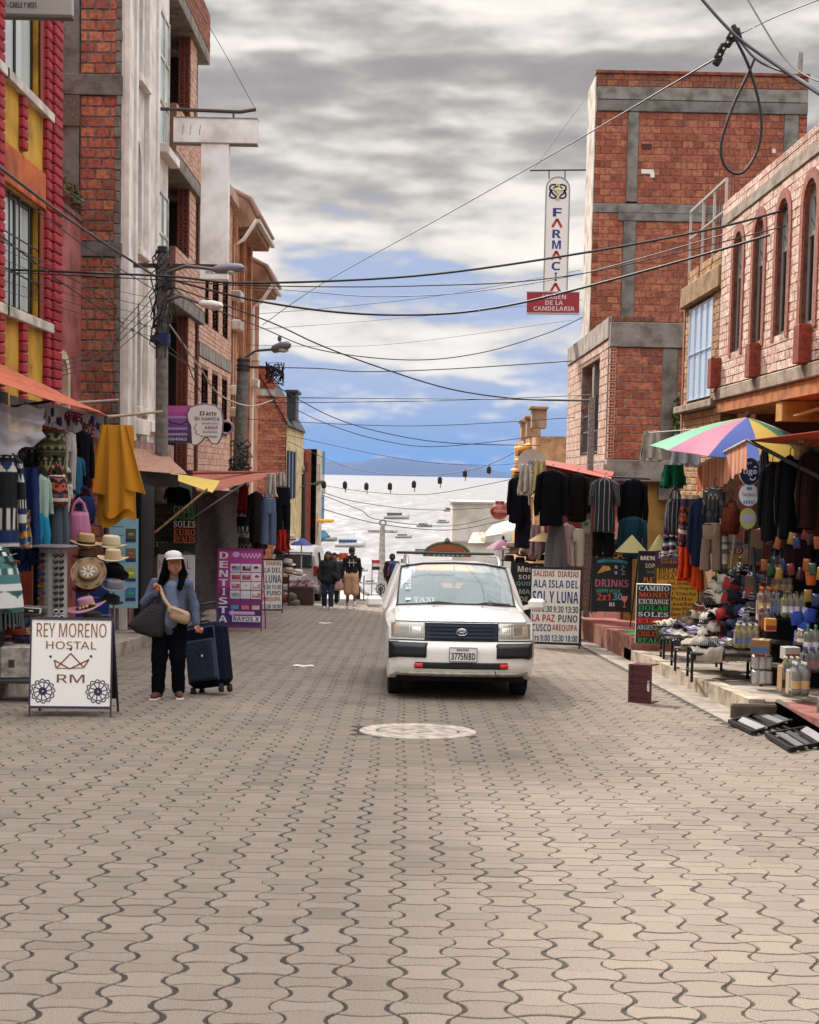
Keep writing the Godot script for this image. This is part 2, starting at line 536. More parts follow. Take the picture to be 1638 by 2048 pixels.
	for q in [[-0.09,-0.05],[0.06,0.09]]:
		var s:=MB.new()
		s.cbox(V(q[0],0.0085,q[1]),V(0.15,0.002,0.016),0.0,Basis(Vector3.UP,0.75))
		put("lifting_slot",s,M("4a433d"),mh)
func build_lake() -> void:
	var m:=MB.new()
	var zs:=[-182.0,-400.0,-900.0,-2200.0,-6000.0,-17000.0]
	for i in 5:
		var w0: float=200.0-zs[i]*1.2;var w1: float=200.0-zs[i+1]*1.2
		m.quad(V(-w0,-14.4,zs[i]),V(w0,-14.4,zs[i]),V(w1,-14.4,zs[i+1]),V(-w1,-14.4,zs[i+1]))
	var w:=StandardMaterial3D.new()
	w.albedo_color=hx("7a7673");w.roughness=0.3;w.metallic_specular=0.9
	w.uv1_triplanar=true;w.uv1_world_triplanar=true;w.uv1_scale=V(0.004,0.004,0.0016)
	w.heightmap_enabled=true;w.heightmap_texture=tex("wave");w.heightmap_scale=320.0
	struct("lake",m,w)
	var h:=MB.new()
	var nz:=FastNoiseLite.new();nz.seed=12;nz.frequency=0.0006;nz.fractal_octaves=4
	h.grid(400,10,func(u,v):
		var x:=lerpf(-9000.0,9000.0,u)
		var big:=18.0+62.0*exp(-pow((x+900.0)/500.0,2.0))+78.0*exp(-pow((x-50.0)/420.0,2.0))+55.0*exp(-pow((x-720.0)/330.0,2.0))+40.0*exp(-pow((x+350.0)/260.0,2.0))+55.0*exp(-pow((x+3400.0)/1300.0,2.0))+60.0*exp(-pow((x-4200.0)/1500.0,2.0))+16.0*nz.get_noise_2d(x*3.0,0)
		return V(x,-15.0+1.9*big*sin(v*PI*0.5)+14.0*v*nz.get_noise_2d(x*3.0,v*2500.0),-14000.0-v*2200.0))
	struct("hills",h,M("152a48",{r=1.0}))
func WL(X: float, znear: float) -> Transform3D:
	return Transform3D(Basis(V(0,0,-1),V(0,1,0),V(1,0,0)),V(X,0,znear))
func WR(X: float, zfar: float) -> Transform3D:
	return Transform3D(Basis(V(0,0,1),V(0,1,0),V(-1,0,0)),V(X,0,zfar))
func WF(x0: float, z: float) -> Transform3D:
	return Transform3D(Basis(),V(x0,0,z))
func slab(parent: Node3D,called: String,T: Transform3D,r: Rect2,n0: float,n1: float,mat: Material,ch:=0.0) -> MeshInstance3D:
	var m:=MB.new()
	m.T=T
	m.cbox(V(r.position.x+r.size.x/2,r.position.y+r.size.y/2,(n0+n1)/2),V(r.size.x,r.size.y,absf(n1-n0)),ch)
	return put(called,m,mat,parent)
func R2(u0: float,v0: float,u1: float,v1: float) -> Rect2:
	return Rect2(minf(u0,u1),minf(v0,v1),absf(u1-u0),absf(v1-v0))
func holed(m: MB, r: Rect2, holes: Array, n0: float, n1: float) -> void:
	var us:=[r.position.x,r.end.x];var vs:=[r.position.y,r.end.y]
	for h in holes:
		for q in [h.position.x,h.end.x]: if q>r.position.x and q<r.end.x: us.append(q)
		for q in [h.position.y,h.end.y]: if q>r.position.y and q<r.end.y: vs.append(q)
	us.sort();vs.sort()
	for i in us.size()-1:
		for j in vs.size()-1:
			if us[i+1]-us[i]<0.001 or vs[j+1]-vs[j]<0.001: continue
			var c:=Vector2((us[i]+us[i+1])/2,(vs[j]+vs[j+1])/2)
			if holes.any(func(h): return h.has_point(c)): continue
			m.box(V(us[i],vs[j],n0),V(us[i+1],vs[j+1],n1))
func wall(parent: Node3D,T: Transform3D,r: Rect2,mat: Material,holes:=[],th:=0.25,called:="wall") -> MeshInstance3D:
	var m:=MB.new()
	m.T=T
	holed(m,r,holes,-th,0.0)
	return put(called,m,mat,parent)
func bricks(parent: Node3D,T: Transform3D,r: Rect2,bw: float,bh: float,tones: Array,holes:=[],indiv:=300,gap:=0.014,mortar:="8b8078",proud:=0.012,ribs:=0) -> void:
	wall(parent,T,r,M(mortar,{r=0.95,t="stain",s=1.2,b="bump",bs=0.8}),holes)
	var all:=[]
	var rows:=int(round(r.size.y/bh))
	var hh:=r.size.y/rows
	for j in rows:
		var v0:=r.position.y+j*hh;var v1:=v0+hh
		var cuts:=[[r.position.x,r.end.x]]
		for h in holes:
			if minf(v1,h.end.y)-maxf(v0,h.position.y)<0.3*hh: continue
			var nx:=[]
			for c in cuts:
				if h.end.x <= c[0] or h.position.x >= c[1]: nx.append(c);continue
				if h.position.x>c[0]+0.03: nx.append([c[0],h.position.x])
				if h.end.x<c[1]-0.03: nx.append([h.end.x,c[1]])
			cuts=nx
		for c in cuts:
			var u: float=c[0]
			var first:=bw*(0.5 if j % 2==1 else 1.0)*rr(0.94,1.06)
			while u<c[1]-0.02:
				var u2: float=minf(u+first,c[1])
				if c[1]-u2<bw*0.3: u2=c[1]
				if u2-u>gap*2.0:
					all.append([u+gap/2,u2-gap/2,v0+gap/2+rr(-0.003,0.003),v1-gap/2+rr(-0.003,0.003)])
				u=u2
				first=bw*rr(0.96,1.04)
	for a in all: a.append((T*V((a[0]+a[1])/2,(a[2]+a[3])/2,0)).distance_squared_to(EYE))
	all.sort_custom(func(a,b): return a[4]<b[4])
	var unit:=MB.new()
	unit.cbox(V(0,0,0),V(bw,hh,0.05),0.006)
	for i in ribs:
		unit.box(V(-bw/2+0.006,-hh/2+hh*(i+0.7)/(ribs+0.4),0.0),V(bw/2-0.006,-hh/2+hh*(i+1.0)/(ribs+0.4),0.029))
	var mesh:=unit.mesh()
	var mt:=[]
	for t in tones: mt.append(M(t,{r=0.88,t="stain",s=2.0,b="bump",bs=0.35,w=true}))
	var rest:=MB.new()
	for i in all.size():
		var a: Array=all[i]
		var o:=V((a[0]+a[1])/2,(a[2]+a[3])/2,-0.025+proud+rr(-0.004,0.004))
		var S:=V((a[1]-a[0])/bw,(a[3]-a[2])/hh,1.0)
		if i<indiv:
			put("brick",mesh,mt[rng.randi() % mt.size()],parent).transform=T*Transform3D(Basis.from_scale(S),o)
		else:
			rest.T=T
			rest.col=hx(tones[rng.randi() % tones.size()]).srgb_to_linear()
			rest.cbox(o,V(a[1]-a[0],a[3]-a[2],0.05),0.0)
	if rest.v.size():
		var q:=put("bricks",rest,M("ffffff",{r=0.9,t="stain",s=2.0,vc=true,w=true}),parent)
		q.set_meta("kind","stuff")
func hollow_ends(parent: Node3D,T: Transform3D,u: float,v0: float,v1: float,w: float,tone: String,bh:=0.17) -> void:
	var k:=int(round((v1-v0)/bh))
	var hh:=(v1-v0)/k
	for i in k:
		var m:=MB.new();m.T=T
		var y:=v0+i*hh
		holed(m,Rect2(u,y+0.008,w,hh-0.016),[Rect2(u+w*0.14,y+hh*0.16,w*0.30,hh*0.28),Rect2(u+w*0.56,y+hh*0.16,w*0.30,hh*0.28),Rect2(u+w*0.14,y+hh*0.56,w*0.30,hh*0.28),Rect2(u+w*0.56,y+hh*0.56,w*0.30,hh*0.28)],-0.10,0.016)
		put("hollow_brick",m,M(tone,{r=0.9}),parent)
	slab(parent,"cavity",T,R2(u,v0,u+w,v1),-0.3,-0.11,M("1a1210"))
func dark_glass() -> Material:
	return M("20282c",{r=0.06,sp=0.9})
func window(parent: Node3D,T: Transform3D,r: Rect2,frame: Material,nu:=2,nv:=2,set:=0.08,fw:=0.05,pane: Material=null,called:="window") -> MeshInstance3D:
	var m:=MB.new();m.T=T
	holed(m,r,range(nu*nv).map(func(k): return Rect2(r.position.x+fw+(k % nu)*(r.size.x-fw)/nu,r.position.y+fw+(k/nu)*(r.size.y-fw)/nv,(r.size.x-fw)/nu-fw,(r.size.y-fw)/nv-fw)),-set-0.05,-set)
	var o:=put(called,m,frame,parent)
	for k in nu*nv:
		var g:=MB.new();g.T=T
		var q:=Rect2(r.position.x+fw+(k % nu)*(r.size.x-fw)/nu,r.position.y+fw+(k/nu)*(r.size.y-fw)/nv,(r.size.x-fw)/nu-fw,(r.size.y-fw)/nv-fw)
		g.box(V(q.position.x,q.position.y,-set-0.035),V(q.end.x,q.end.y,-set-0.025))
		put("pane",g,pane if pane else dark_glass(),o)
	return o
func arch(u0: float, u1: float, v0: float, v1: float, k := 10) -> PackedVector2Array:
	var p:=PackedVector2Array([Vector2(u0,v0),Vector2(u1,v0)])
	var r:=(u1-u0)/2
	for i in k+1:
		var a:=PI*i/k
		p.push_back(Vector2((u0+u1)/2+cos(a)*r,v1-r+sin(a)*r))
	return p
func arch_ring(parent: Node3D,called: String,T: Transform3D,u0: float,u1: float,v0: float,v1: float,w: float,n0: float,n1: float,mat: Material) -> void:
	var m:=MB.new();m.T=T
	var a:=arch(u0,u1,v0,v1);var b:=arch(u0-w,u1+w,v0,v1+w)
	for i in range(1,a.size()):
		var j:=(i+1) % a.size()
		if j==1: continue
		m.quad(V(a[i].x,a[i].y,n1),V(b[i].x,b[i].y,n1),V(b[j].x,b[j].y,n1),V(a[j].x,a[j].y,n1))
		m.quad(V(b[i].x,b[i].y,n1),V(b[i].x,b[i].y,n0),V(b[j].x,b[j].y,n0),V(b[j].x,b[j].y,n1))
		m.quad(V(a[i].x,a[i].y,n0),V(a[i].x,a[i].y,n1),V(a[j].x,a[j].y,n1),V(a[j].x,a[j].y,n0))
	put(called,m,mat,parent)
const TONES_RED:=["a85f46","9c5640","b06a50","90513f","a8644c","b57152"]
const TONES_DARK:=["96583e","86503c","a06144","8d5b45","a86b4c"]
const TONES_LIT:=["e2c4b5","dab7a6","e8cebf","d4ad9a","dfbfae"]
const TONES_PINK:=["d3a48d","dab09a","c99a84","deb8a2","d2a793"]
func build_left() -> void:
	var h:=thing("yellow_house","yellow house with red brick quoins and orange lintels at the left edge","house")
	var T:=WL(-5.5,-13.0)
	var yel:=plaster("c9992f");var ora:=plaster("c4632c");var red:=M("a31f2d",{r=0.7,t="grain",s=1.0,b="bump",bs=0.5});var white:=plaster("d9d2c6")
	var wins:=[]
	for v in [3.80,6.95]:
		for u in [1.3,3.75,6.2]: wins.append(R2(u,v,u+1.85,v+1.62))
	wall(h,T,R2(0,2.1,9.0,10.6),yel,wins)
	wall(h,T,R2(0,-2.0,9.0,2.1),plaster("8a4a35"),[R2(5.0,-1.3,6.6,1.5),R2(7.0,-1.3,8.6,1.5)])
	slab(h,"doorway",T,R2(4.9,-1.3,8.7,1.6),-1.2,-0.9,M("141414"))
	slab(h,"side_wall",WF(-8.0,-22.0),R2(0,-2.0,2.5,10.6),-0.2,-0.02,plaster("b5533c"))
	slab(h,"roof_slab",T,R2(-0.1,10.6,9.1,10.75),-3.0,0.15,concrete())
	for w in wins:
		window(h,T,w,M("0f1112",{r=0.4}),2,1,0.10,0.07,M("c3cecb",{r=0.08,sp=0.9}))
		slab(h,"window_sill",T,R2(w.position.x-0.15,w.position.y-0.16,w.end.x+0.55,w.position.y-0.02),-0.02,0.10,white,0.01)
		slab(h,"lintel",T,R2(w.position.x-0.12,w.end.y+0.02,w.end.x+0.25,w.end.y+0.55),-0.02,0.05,ora,0.01)
		slab(h,"window_jamb",T,R2(w.end.x+0.0,w.position.y,w.end.x+0.30,w.end.y),-0.02,0.02,M("8c3f2c",{r=0.8,t="grain"}))
		var b:=MB.new();b.T=T
		for k in 3: b.box(V(w.position.x+0.4+k*0.5,w.position.y,-0.05),V(w.position.x+0.42+k*0.5,w.end.y,-0.03))
		for k in 2: b.box(V(w.position.x,w.position.y+0.5+k*0.5,-0.028),V(w.end.x,w.position.y+0.52+k*0.5,-0.012))
		if w.position.y<5: put("window_bars",b,M("17191a",{r=0.5}),h)
	var qb:=MB.new();qb.cbox(V(0,0,0),V(0.46,0.136,0.14),0.02)
	var qs:=MB.new();qs.cbox(V(0,0,0),V(0.24,0.136,0.10),0.02)
	var qm:=qb.mesh();var sm:=qs.mesh()
	var rm:=[red,M("99212f",{r=0.7,t="grain",b="bump",bs=0.5}),M("ad2a35",{r=0.7,t="grain",b="bump",bs=0.5})]
	for k in 57:
		var v:=2.15+k*0.147
		put("quoin_brick",qm,rm[k % 3],h).transform=T*Transform3D(Basis(),V(8.77,v,0.05+rr(-0.006,0.006)))
		put("quoin_brick",sm,rm[(k+1) % 3],h).transform=T*Transform3D(Basis(),V(8.36,v,0.035+rr(-0.004,0.004)))
		put("quoin_brick",sm,rm[(k+2) % 3],h).transform=T*Transform3D(Basis(),V(5.9,v,0.03))
	for s in [[2.2,3.58],[6.05,6.73],[9.2,10.5]]:
		for u in [2.2,4.65,7.05]:
			var k:=0
			while s[0]+k*0.147<s[1]:
				put("quoin_brick",sm,rm[k % 3],h).transform=T*Transform3D(Basis(),V(u,s[0]+0.07+k*0.147,0.03))
				k+=1
	h=thing("pink_house","low pink plastered house with a white trimmed arch beside the red quoins","house")
	T=WL(-5.57,-22.0)
	wall(h,T,R2(0,-2.2,2.05,5.75),plaster("a8605c"))
	slab(h,"parapet_cap",T,R2(0,5.75,2.05,5.83),-0.3,0.03,concrete("7d6258"))
	slab(h,"roof",T,R2(0,5.4,2.05,5.6),-3.0,-0.25,concrete("7d6258"))
	arch_ring(h,"arch_trim",T,0.35,0.95,0.6,3.35,0.14,0.0,0.05,plaster("d8c9a8"))
	var am:=MB.new();am.T=T
	am.prism(arch(0.35,0.95,0.6,3.35),0.02,V(0,0,0.004))
	put("arch_panel",am,plaster("a98672"),h)
	for k in 3:
		var u: float=[0.55,1.15,1.75][k]
		var p:=thing("potted_plant",["clay pot of straggling plant on the pink parapet, nearest of three","clay pot of drooping plant in the middle of the pink parapet","clay pot of plant on the pink parapet against the bare brick wall"][k],"plant",T*V(u,5.83,-0.08),0.0,"pots on the pink parapet")
		var pm:=MB.new();pm.lathe([Vector2(0.001,0),Vector2(0.08,0.0),Vector2(0.11,0.16),Vector2(0.125,0.16),Vector2(0.125,0.19),Vector2(0.001,0.18)],12)
		put("pot",pm,M("7b4634",{t="grain",s=4.0}),p)
		leaves(p,V(0,0.24,0),V(0.22,0.17,0.2),90,0.06,["4b5230","5d5a35","6b4a30","3f4a2c"])
	h=thing("brick_end_wall","bare red brick end wall with grey concrete column and beams, left","wall")
	T=WF(-6.2,-24.06)
	var con:=concrete("6f6b66")
	bricks(h,T,R2(0.60,-2.2,1.29,5.18),0.25,0.176,TONES_RED,[],300,0.03,"7a7570",0.016)
	bricks(h,T,R2(0.60,5.44,1.29,7.86),0.25,0.176,TONES_RED,[],300,0.03,"7a7570",0.016)
	bricks(h,T,R2(0.60,8.22,1.29,11.4),0.25,0.176,TONES_RED,[],200,0.03,"7a7570",0.016)
	slab(h,"beam",T,R2(0.0,7.87,1.31,8.21),-0.28,0.05,con,0.01)
	slab(h,"beam",T,R2(0.58,5.19,1.31,5.43),-0.28,0.04,con,0.01)
	slab(h,"column",T,R2(0.2,-2.2,0.585,11.6),-0.30,0.035,con,0.012)
	slab(h,"formwork_board",T,R2(0.15,7.35,0.6,7.85),-0.03,0.07,M("6b6054",{t="streak",s3=V(6,1,6)}))
	bricks(h,T,R2(0.0,5.6,0.195,11.4),0.25,0.176,TONES_RED,[],60,0.03,"7a7570",0.016)
	var rc:=MB.new();rc.T=T
	for k in 75:
		var v:=-2.0+k*0.178
		rc.cbox(V(1.235+rr(-0.02,0.02),v,0.015),V(rr(0.07,0.13),0.17,rr(0.03,0.06)),0.015)
	put("mortar_edge",rc,concrete("77726b"),h)
	h=thing("white_hotel","tall white plastered building with flat pilasters and narrow arched windows","building")
	T=WL(-4.87,-24.08)
	var wh:=M("e2dbd3",{r=0.9,t="soft",s=0.25,b="bump",bs=0.2,w=true});var wh2:=M("e8e2da",{r=0.9,t="soft",s=0.25,b="bump",bs=0.2,w=true})
	var slots:=[]
	for q in [[8.55,11.2],[5.55,7.45],[2.75,4.6]]: slots.append(R2(1.02,q[0],1.62,q[1]))
	wall(h,T,R2(0,-2.6,4.4,11.8),wh,slots,0.3)
	slab(h,"end_wall",WF(-8.0,-28.48),R2(0,-2.6,3.1,11.8),-0.1,0.0,wh)
	slab(h,"roof",T,R2(0,11.7,4.4,11.85),-3.0,-0.3,concrete())
	for s in slots:
		slab(h,"window",T,R2(s.position.x-0.05,s.position.y,s.end.x+0.05,s.end.y),-0.34,-0.26,M("241a16",{r=0.2}))
		slab(h,"window_sill",T,R2(s.position.x-0.1,s.position.y-0.16,s.end.x+0.25,s.position.y-0.03),0.0,0.13,wh2,0.01)
		var ar := MB.new(); ar.T = T
		for sd in [-1,1]:
			var pg:=PackedVector2Array()
			var cx: float=s.get_center().x;var r0: float=s.size.x/2
			for i in 9: pg.push_back(Vector2(cx+sd*r0*sin(PI/2*i/8),s.end.y-0.5+0.5*cos(PI/2*i/8)))
			pg.push_back(Vector2(cx+sd*r0,s.end.y))
			ar.prism(pg,0.29,V(0,0,-0.295))
		put("arch_head",ar,wh,h)
	for p in [[0.0,0.16,0.10],[0.16,0.62,0.05],[0.62,0.78,0.10],[1.86,2.02,0.09],[2.02,2.72,0.05],[2.72,2.9,0.10]]:
		slab(h,"pilaster",T,R2(p[0],-2.4,p[1],11.75),0.0,p[2],wh2 if p[2]>0.06 else wh,0.008)
	slab(h,"plinth_block",T,R2(0.7,2.22,1.75,2.5),0.0,0.16,wh2,0.01)
	slab(h,"plinth_block",T,R2(1.95,2.3,2.95,2.5),0.0,0.16,wh2,0.01)
	for q in [[7.85,10.4],[4.6,7.0]]:
		window(h,T,R2(3.2,q[0],4.35,q[1]),plaster("d8d3ca"),2,3,-0.03,0.05,M("b9c6c4",{r=0.06,sp=0.9}))
	slab(h,"window_sill",T,R2(3.1,7.66,4.6,7.83),0.0,0.2,wh2,0.01)
	slab(h,"pink_base",T,R2(0.05,-2.4,4.4,2.1),0.12,0.16,plaster("a8837c"))
	h=thing("unfinished_brick_building","unfinished brick building with jutting balcony floors beyond the white pilasters","building")
	T=WL(-4.75,-28.5)
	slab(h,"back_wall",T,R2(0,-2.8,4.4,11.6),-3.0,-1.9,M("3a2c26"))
	for f in [[10.95,12.05,-4.70,28.52,33.0,1.1],[7.72,8.92,-4.72,28.52,32.7,1.2],[4.98,6.1,-4.72,28.52,32.7,1.12]]:
		var W:=WL(f[2],-f[3])
		var lz: float=f[4]-f[3]
		slab(h,"floor_slab",W,R2(0,f[0]-0.02,lz,f[0]+0.26),-2.2,0.0,concrete("857e74"),0.01)
		bricks(h,W,R2(0.02,f[0]+0.265,lz-0.02,f[0]+f[5]),0.25,0.105,TONES_PINK if f[0]<9 else TONES_DARK,[],110,0.012,"8d6a5b",0.008)
		slab(h,"parapet_end",WF(f[2]-1.6,-f[3]+0.02),R2(0,f[0]+0.265,1.6,f[0]+f[5]),-0.16,-0.02,plaster("7d5646"))
	for f in [[6.12,7.69],[8.94,10.92],[1.6,4.95]]:
		bricks(h,WL(-4.82,-30.9),R2(0.0,f[0],0.9,f[1]),0.30,0.16,TONES_PINK,[],40,0.014,"6b4a3d",0.01)
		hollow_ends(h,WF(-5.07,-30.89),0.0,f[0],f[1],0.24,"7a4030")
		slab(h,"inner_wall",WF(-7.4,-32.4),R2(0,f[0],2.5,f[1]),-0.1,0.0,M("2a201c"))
	h=thing("pink_brick_building","salmon brick building with two rows of dark windows behind the tooth sign","building")
	T=WL(-4.9,-33.0)
	var hl:=[]
	for q in [[5.15,6.9],[2.55,4.05]]:
		for u in [0.35,2.15,4.05]: hl.append(R2(u+0.1,q[0],u+1.25,q[1]))
	bricks(h,T,R2(0,4.62,6.0,8.8),0.30,0.105,TONES_PINK,hl,300,0.012,"94705f",0.008)
	slab(h,"concrete_band",T,R2(0,4.3,6.0,4.6),-0.25,0.03,concrete("8f877c"))
	bricks(h,T,R2(0,1.0,6.0,4.28),0.36,0.15,TONES_PINK,hl,180,0.012,"94705f",0.008)
	wall(h,T,R2(0,-3,6.0,0.98),concrete("95836f"))
	for w in hl:
		slab(h,"window_reveal",T,R2(w.position.x-0.02,w.position.y,w.end.x+0.02,w.end.y),-0.6,-0.27,M("17130f",{r=0.3}))
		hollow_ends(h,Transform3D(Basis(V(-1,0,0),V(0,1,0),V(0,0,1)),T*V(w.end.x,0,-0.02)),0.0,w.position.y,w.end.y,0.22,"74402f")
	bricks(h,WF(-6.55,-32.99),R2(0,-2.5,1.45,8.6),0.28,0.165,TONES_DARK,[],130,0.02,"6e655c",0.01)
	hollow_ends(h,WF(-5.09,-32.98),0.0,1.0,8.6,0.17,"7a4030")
	slab(h,"cornice",T,R2(-0.1,8.8,6.1,9.1),-0.4,0.18,plaster("b99c86"),0.02)
	slab(h,"roof",T,R2(0,8.6,6,8.8),-3.0,-0.25,concrete())
	h=thing("orange_house","orange plastered house with tiled eaves and white downpipes, left","house")
	T=WL(-4.9,-39.05)
	var op:=plaster("b0714c")
	var ow:=[]
	for q in [[5.0,7.6],[1.2,4.2]]:
		for u in [0.5,2.3]: ow.append(R2(u,q[0],u+1.1,q[1]))
	wall(h,T,R2(0,-3.4,4.6,8.7),op,ow)
	wall(h,WL(-4.9,-43.7),R2(0,-3.4,2.6,7.6),op)
	for w in ow: window(h,T,w,M("6b4a38"),2,2,0.06,0.06)
	for u in [0.1,1.85,3.75]: slab(h,"pilaster",T,R2(u,-3.0,u+0.3,8.6),0.0,0.12,plaster("b9835f"),0.01)
	for e in [[0.2,8.35,4.3,1.05],[4.9,7.2,2.2,1.0]]:
		var ev:=MB.new();ev.T=T
		var pr:=PackedVector2Array([Vector2(-0.1,0),Vector2(0.55,0),Vector2(0.62,0.25),Vector2(0.40,0.7),Vector2(-0.1,0.95)])
		for i in pr.size():
			var a: Vector2=pr[i];var b: Vector2=pr[(i+1) % pr.size()]
			ev.quad(V(e[0],e[1]+a.y,a.x),V(e[0],e[1]+b.y,b.x),V(e[0]+e[2],e[1]+b.y,b.x),V(e[0]+e[2],e[1]+a.y,a.x))
		var f0:=PackedVector3Array()
		for a in pr: f0.push_back(V(e[0],e[1]+a.y,a.x))
		ev.fan(f0,false)
		put("eave",ev,plaster("a37c66"),h)
		for k in int(e[2]/0.26):
			var tl:=MB.new();tl.T=T
			var u: float=e[0]+0.1+k*0.26
			tl.tube([V(u,e[1]+0.30,0.68),V(u,e[1]+0.76,0.44),V(u,e[1]+1.02,-0.1)],0.1,8)
			put("roof_tile",tl,M("8a6a5a",{t="grain",s=2.0}),h)
		var gp:=MB.new();gp.T=T
		gp.tube([V(e[0]-0.05,e[1]+0.2,0.66),V(e[0]-0.05,e[1]-0.05,0.5),V(e[0]-0.05,e[1]-0.35,0.3),V(e[0]-0.05,e[1]-0.5,0.06),V(e[0]-0.05,-2.5,0.06)],0.055,8)
		put("downpipe",gp,M("d8d2c6",{r=0.5}),h)
		var gu:=MB.new();gu.T=T
		gu.bar(V(e[0]-0.06,e[1]+0.16,0.68),V(e[0]+e[2],e[1]+0.16,0.68),0.12,0.1)
		put("gutter",gu,M("b8aea0",{r=0.5}),h)
	for q in [[0.0,6.3],[0.0,5.5],[0.0,3.7],[0.0,3.1],[4.55,5.0],[4.55,4.2]]:
		slab(h,"corner_stone",T,R2(q[0]-0.1,q[1],q[0]+0.55,q[1]+0.28),0.0,0.28,plaster("d9cfc2"),0.03)
	h=thing("brick_gable_house","red brick gable wall with dark slate roof down the street, left","house")
	T=WF(-6.1,-51.0)
	var cream:=plaster("c9b98a")
	bricks(h,T,R2(0.25,-3.6,1.72,4.35),0.24,0.115,TONES_RED,[],200,0.014,"8b6a58",0.008)
	slab(h,"corner_wall",T,R2(-0.25,-3.6,0.24,4.3),-0.3,0.03,cream)
	slab(h,"concrete_band",T,R2(-0.25,4.36,1.3,4.6),-0.25,0.03,concrete("a79f93"))
	var gb:=MB.new();gb.T=T
	gb.prism(PackedVector2Array([Vector2(-0.25,4.61),Vector2(1.3,4.61),Vector2(1.15,5.4),Vector2(-0.25,5.55)]),0.25,V(0,0,-0.25))
	put("gable",gb,M("97462f",{t="stain",s=1.0,b="bump",bs=1.0}),h)
	var rf:=MB.new();rf.T=WL(-4.38,-51.0)
	rf.quad(V(-0.1,3.3,0.1),V(9.0,3.3,0.1),V(9.0,5.5,-1.2),V(-0.1,5.5,-1.2))
	rf.quad(V(-0.1,5.45,-1.2),V(9.0,5.45,-1.2),V(9.0,3.25,0.08),V(-0.1,3.25,0.08))
	put("roof",rf,M("23262a",{r=0.7,t="streak",s=2.0}),h)
	var dm:=MB.new();dm.T=WL(-4.38,-53.0)
	dm.cbox(V(0.8,4.1,0.0),V(1.4,1.0,0.36),0.02);dm.cbox(V(0.8,4.65,0.02),V(1.7,0.12,0.5),0.02)
	put("dormer",dm,M("2a2c30",{r=0.6}),h)
	var sw:=WL(-4.38,-51.0)
	wall(h,sw,R2(0.0,-5.0,9.0,3.3),cream)
	for k in 3:
		slab(h,"blue_panel",sw,R2(0.5+k*1.5,0.6,1.1+k*1.5,2.4),0.0,0.08,M("26304a",{r=0.4}))
	window(h,T,R2(-0.15,0.6,0.15,2.8),M("4a3a30"),1,2,-0.06,0.04)
	h=thing("brick_hostel","brick and white hostel near the bottom of the street, left","building")
	wall(h,WF(-6.5,-62.0),R2(0,-5.0,2.55,2.65),M("8b4332",{t="stain",s=1.5,b="bump",bs=1.0}))
	wall(h,WL(-3.94,-62.0),R2(0,-5.5,4.0,2.65),plaster("c2b8a8"),[R2(0.4,0.8,1.1,2.0),R2(1.6,0.8,2.3,2.0),R2(0.4,-1.6,1.1,-0.2)])
	for q in [[0.4,0.8],[1.6,0.8]]: window(h,WL(-3.94,-62.0),R2(q[0],q[1],q[0]+0.7,q[1]+1.2),M("d0cbc0"),1,2,0.08,0.05)
	slab(h,"awning",WL(-3.94,-62.0),R2(0.3,-0.6,2.2,-0.5),0.0,0.7,M("d99a2c"))
	h=thing("blue_house","turquoise blue rounded house at the bottom of the street","house")
	var bl:=plaster("2c7f9c")
	var bw:=MB.new()
	bw.box(V(-7,-6.5,-74),V(-4.65,2.7,-68))
	bw.box(V(-5.2,-1.0,-73.5),V(-4.25,2.72,-68.3))
	bw.cbox(V(-4.4,-1.6,-70.5),V(0.9,0.5,4.4),0.2)
	bw.cbox(V(-4.5,-4.4,-70.5),V(0.9,0.8,4.0),0.25)
	put("wall",bw,bl,h)
	for k in 3: slab(h,"window",WL(-4.24,-68.5),R2(0.4+k*1.5,0.4,1.3+k*1.5,1.9),0.0,0.02,dark_glass())
	slab(h,"grey_end_wall",WF(-5.6,-67.98),R2(0,-6,1.2,1.5),0.0,0.02,concrete("8a857f"))
func leaves(parent: Node3D,o: Vector3,r: Vector3,n: int,s: float,tones: Array,called:="foliage") -> void:
	var m:=MB.new()
	for i in n:
		var d:=V(rr(-1,1),rr(-1,1),rr(-1,1))
		if d.length()>1.0: d=d.normalized()*rr(0.5,1.0)
		var p:=o+d*r
		var a:=V(rr(-1,1),rr(-1,1),rr(-1,1)).normalized();var b:=a.cross(V(rr(-1,1),rr(-1,1),rr(-1,1))).normalized()
		m.col=hx(pick(tones)).srgb_to_linear()
		var l:=s*rr(0.7,1.4)
		m.quad(p-a*l,p+b*l*0.45,p+a*l,p-b*l*0.45)
	put(called,m,M("ffffff",{r=0.8,vc=true}),parent)
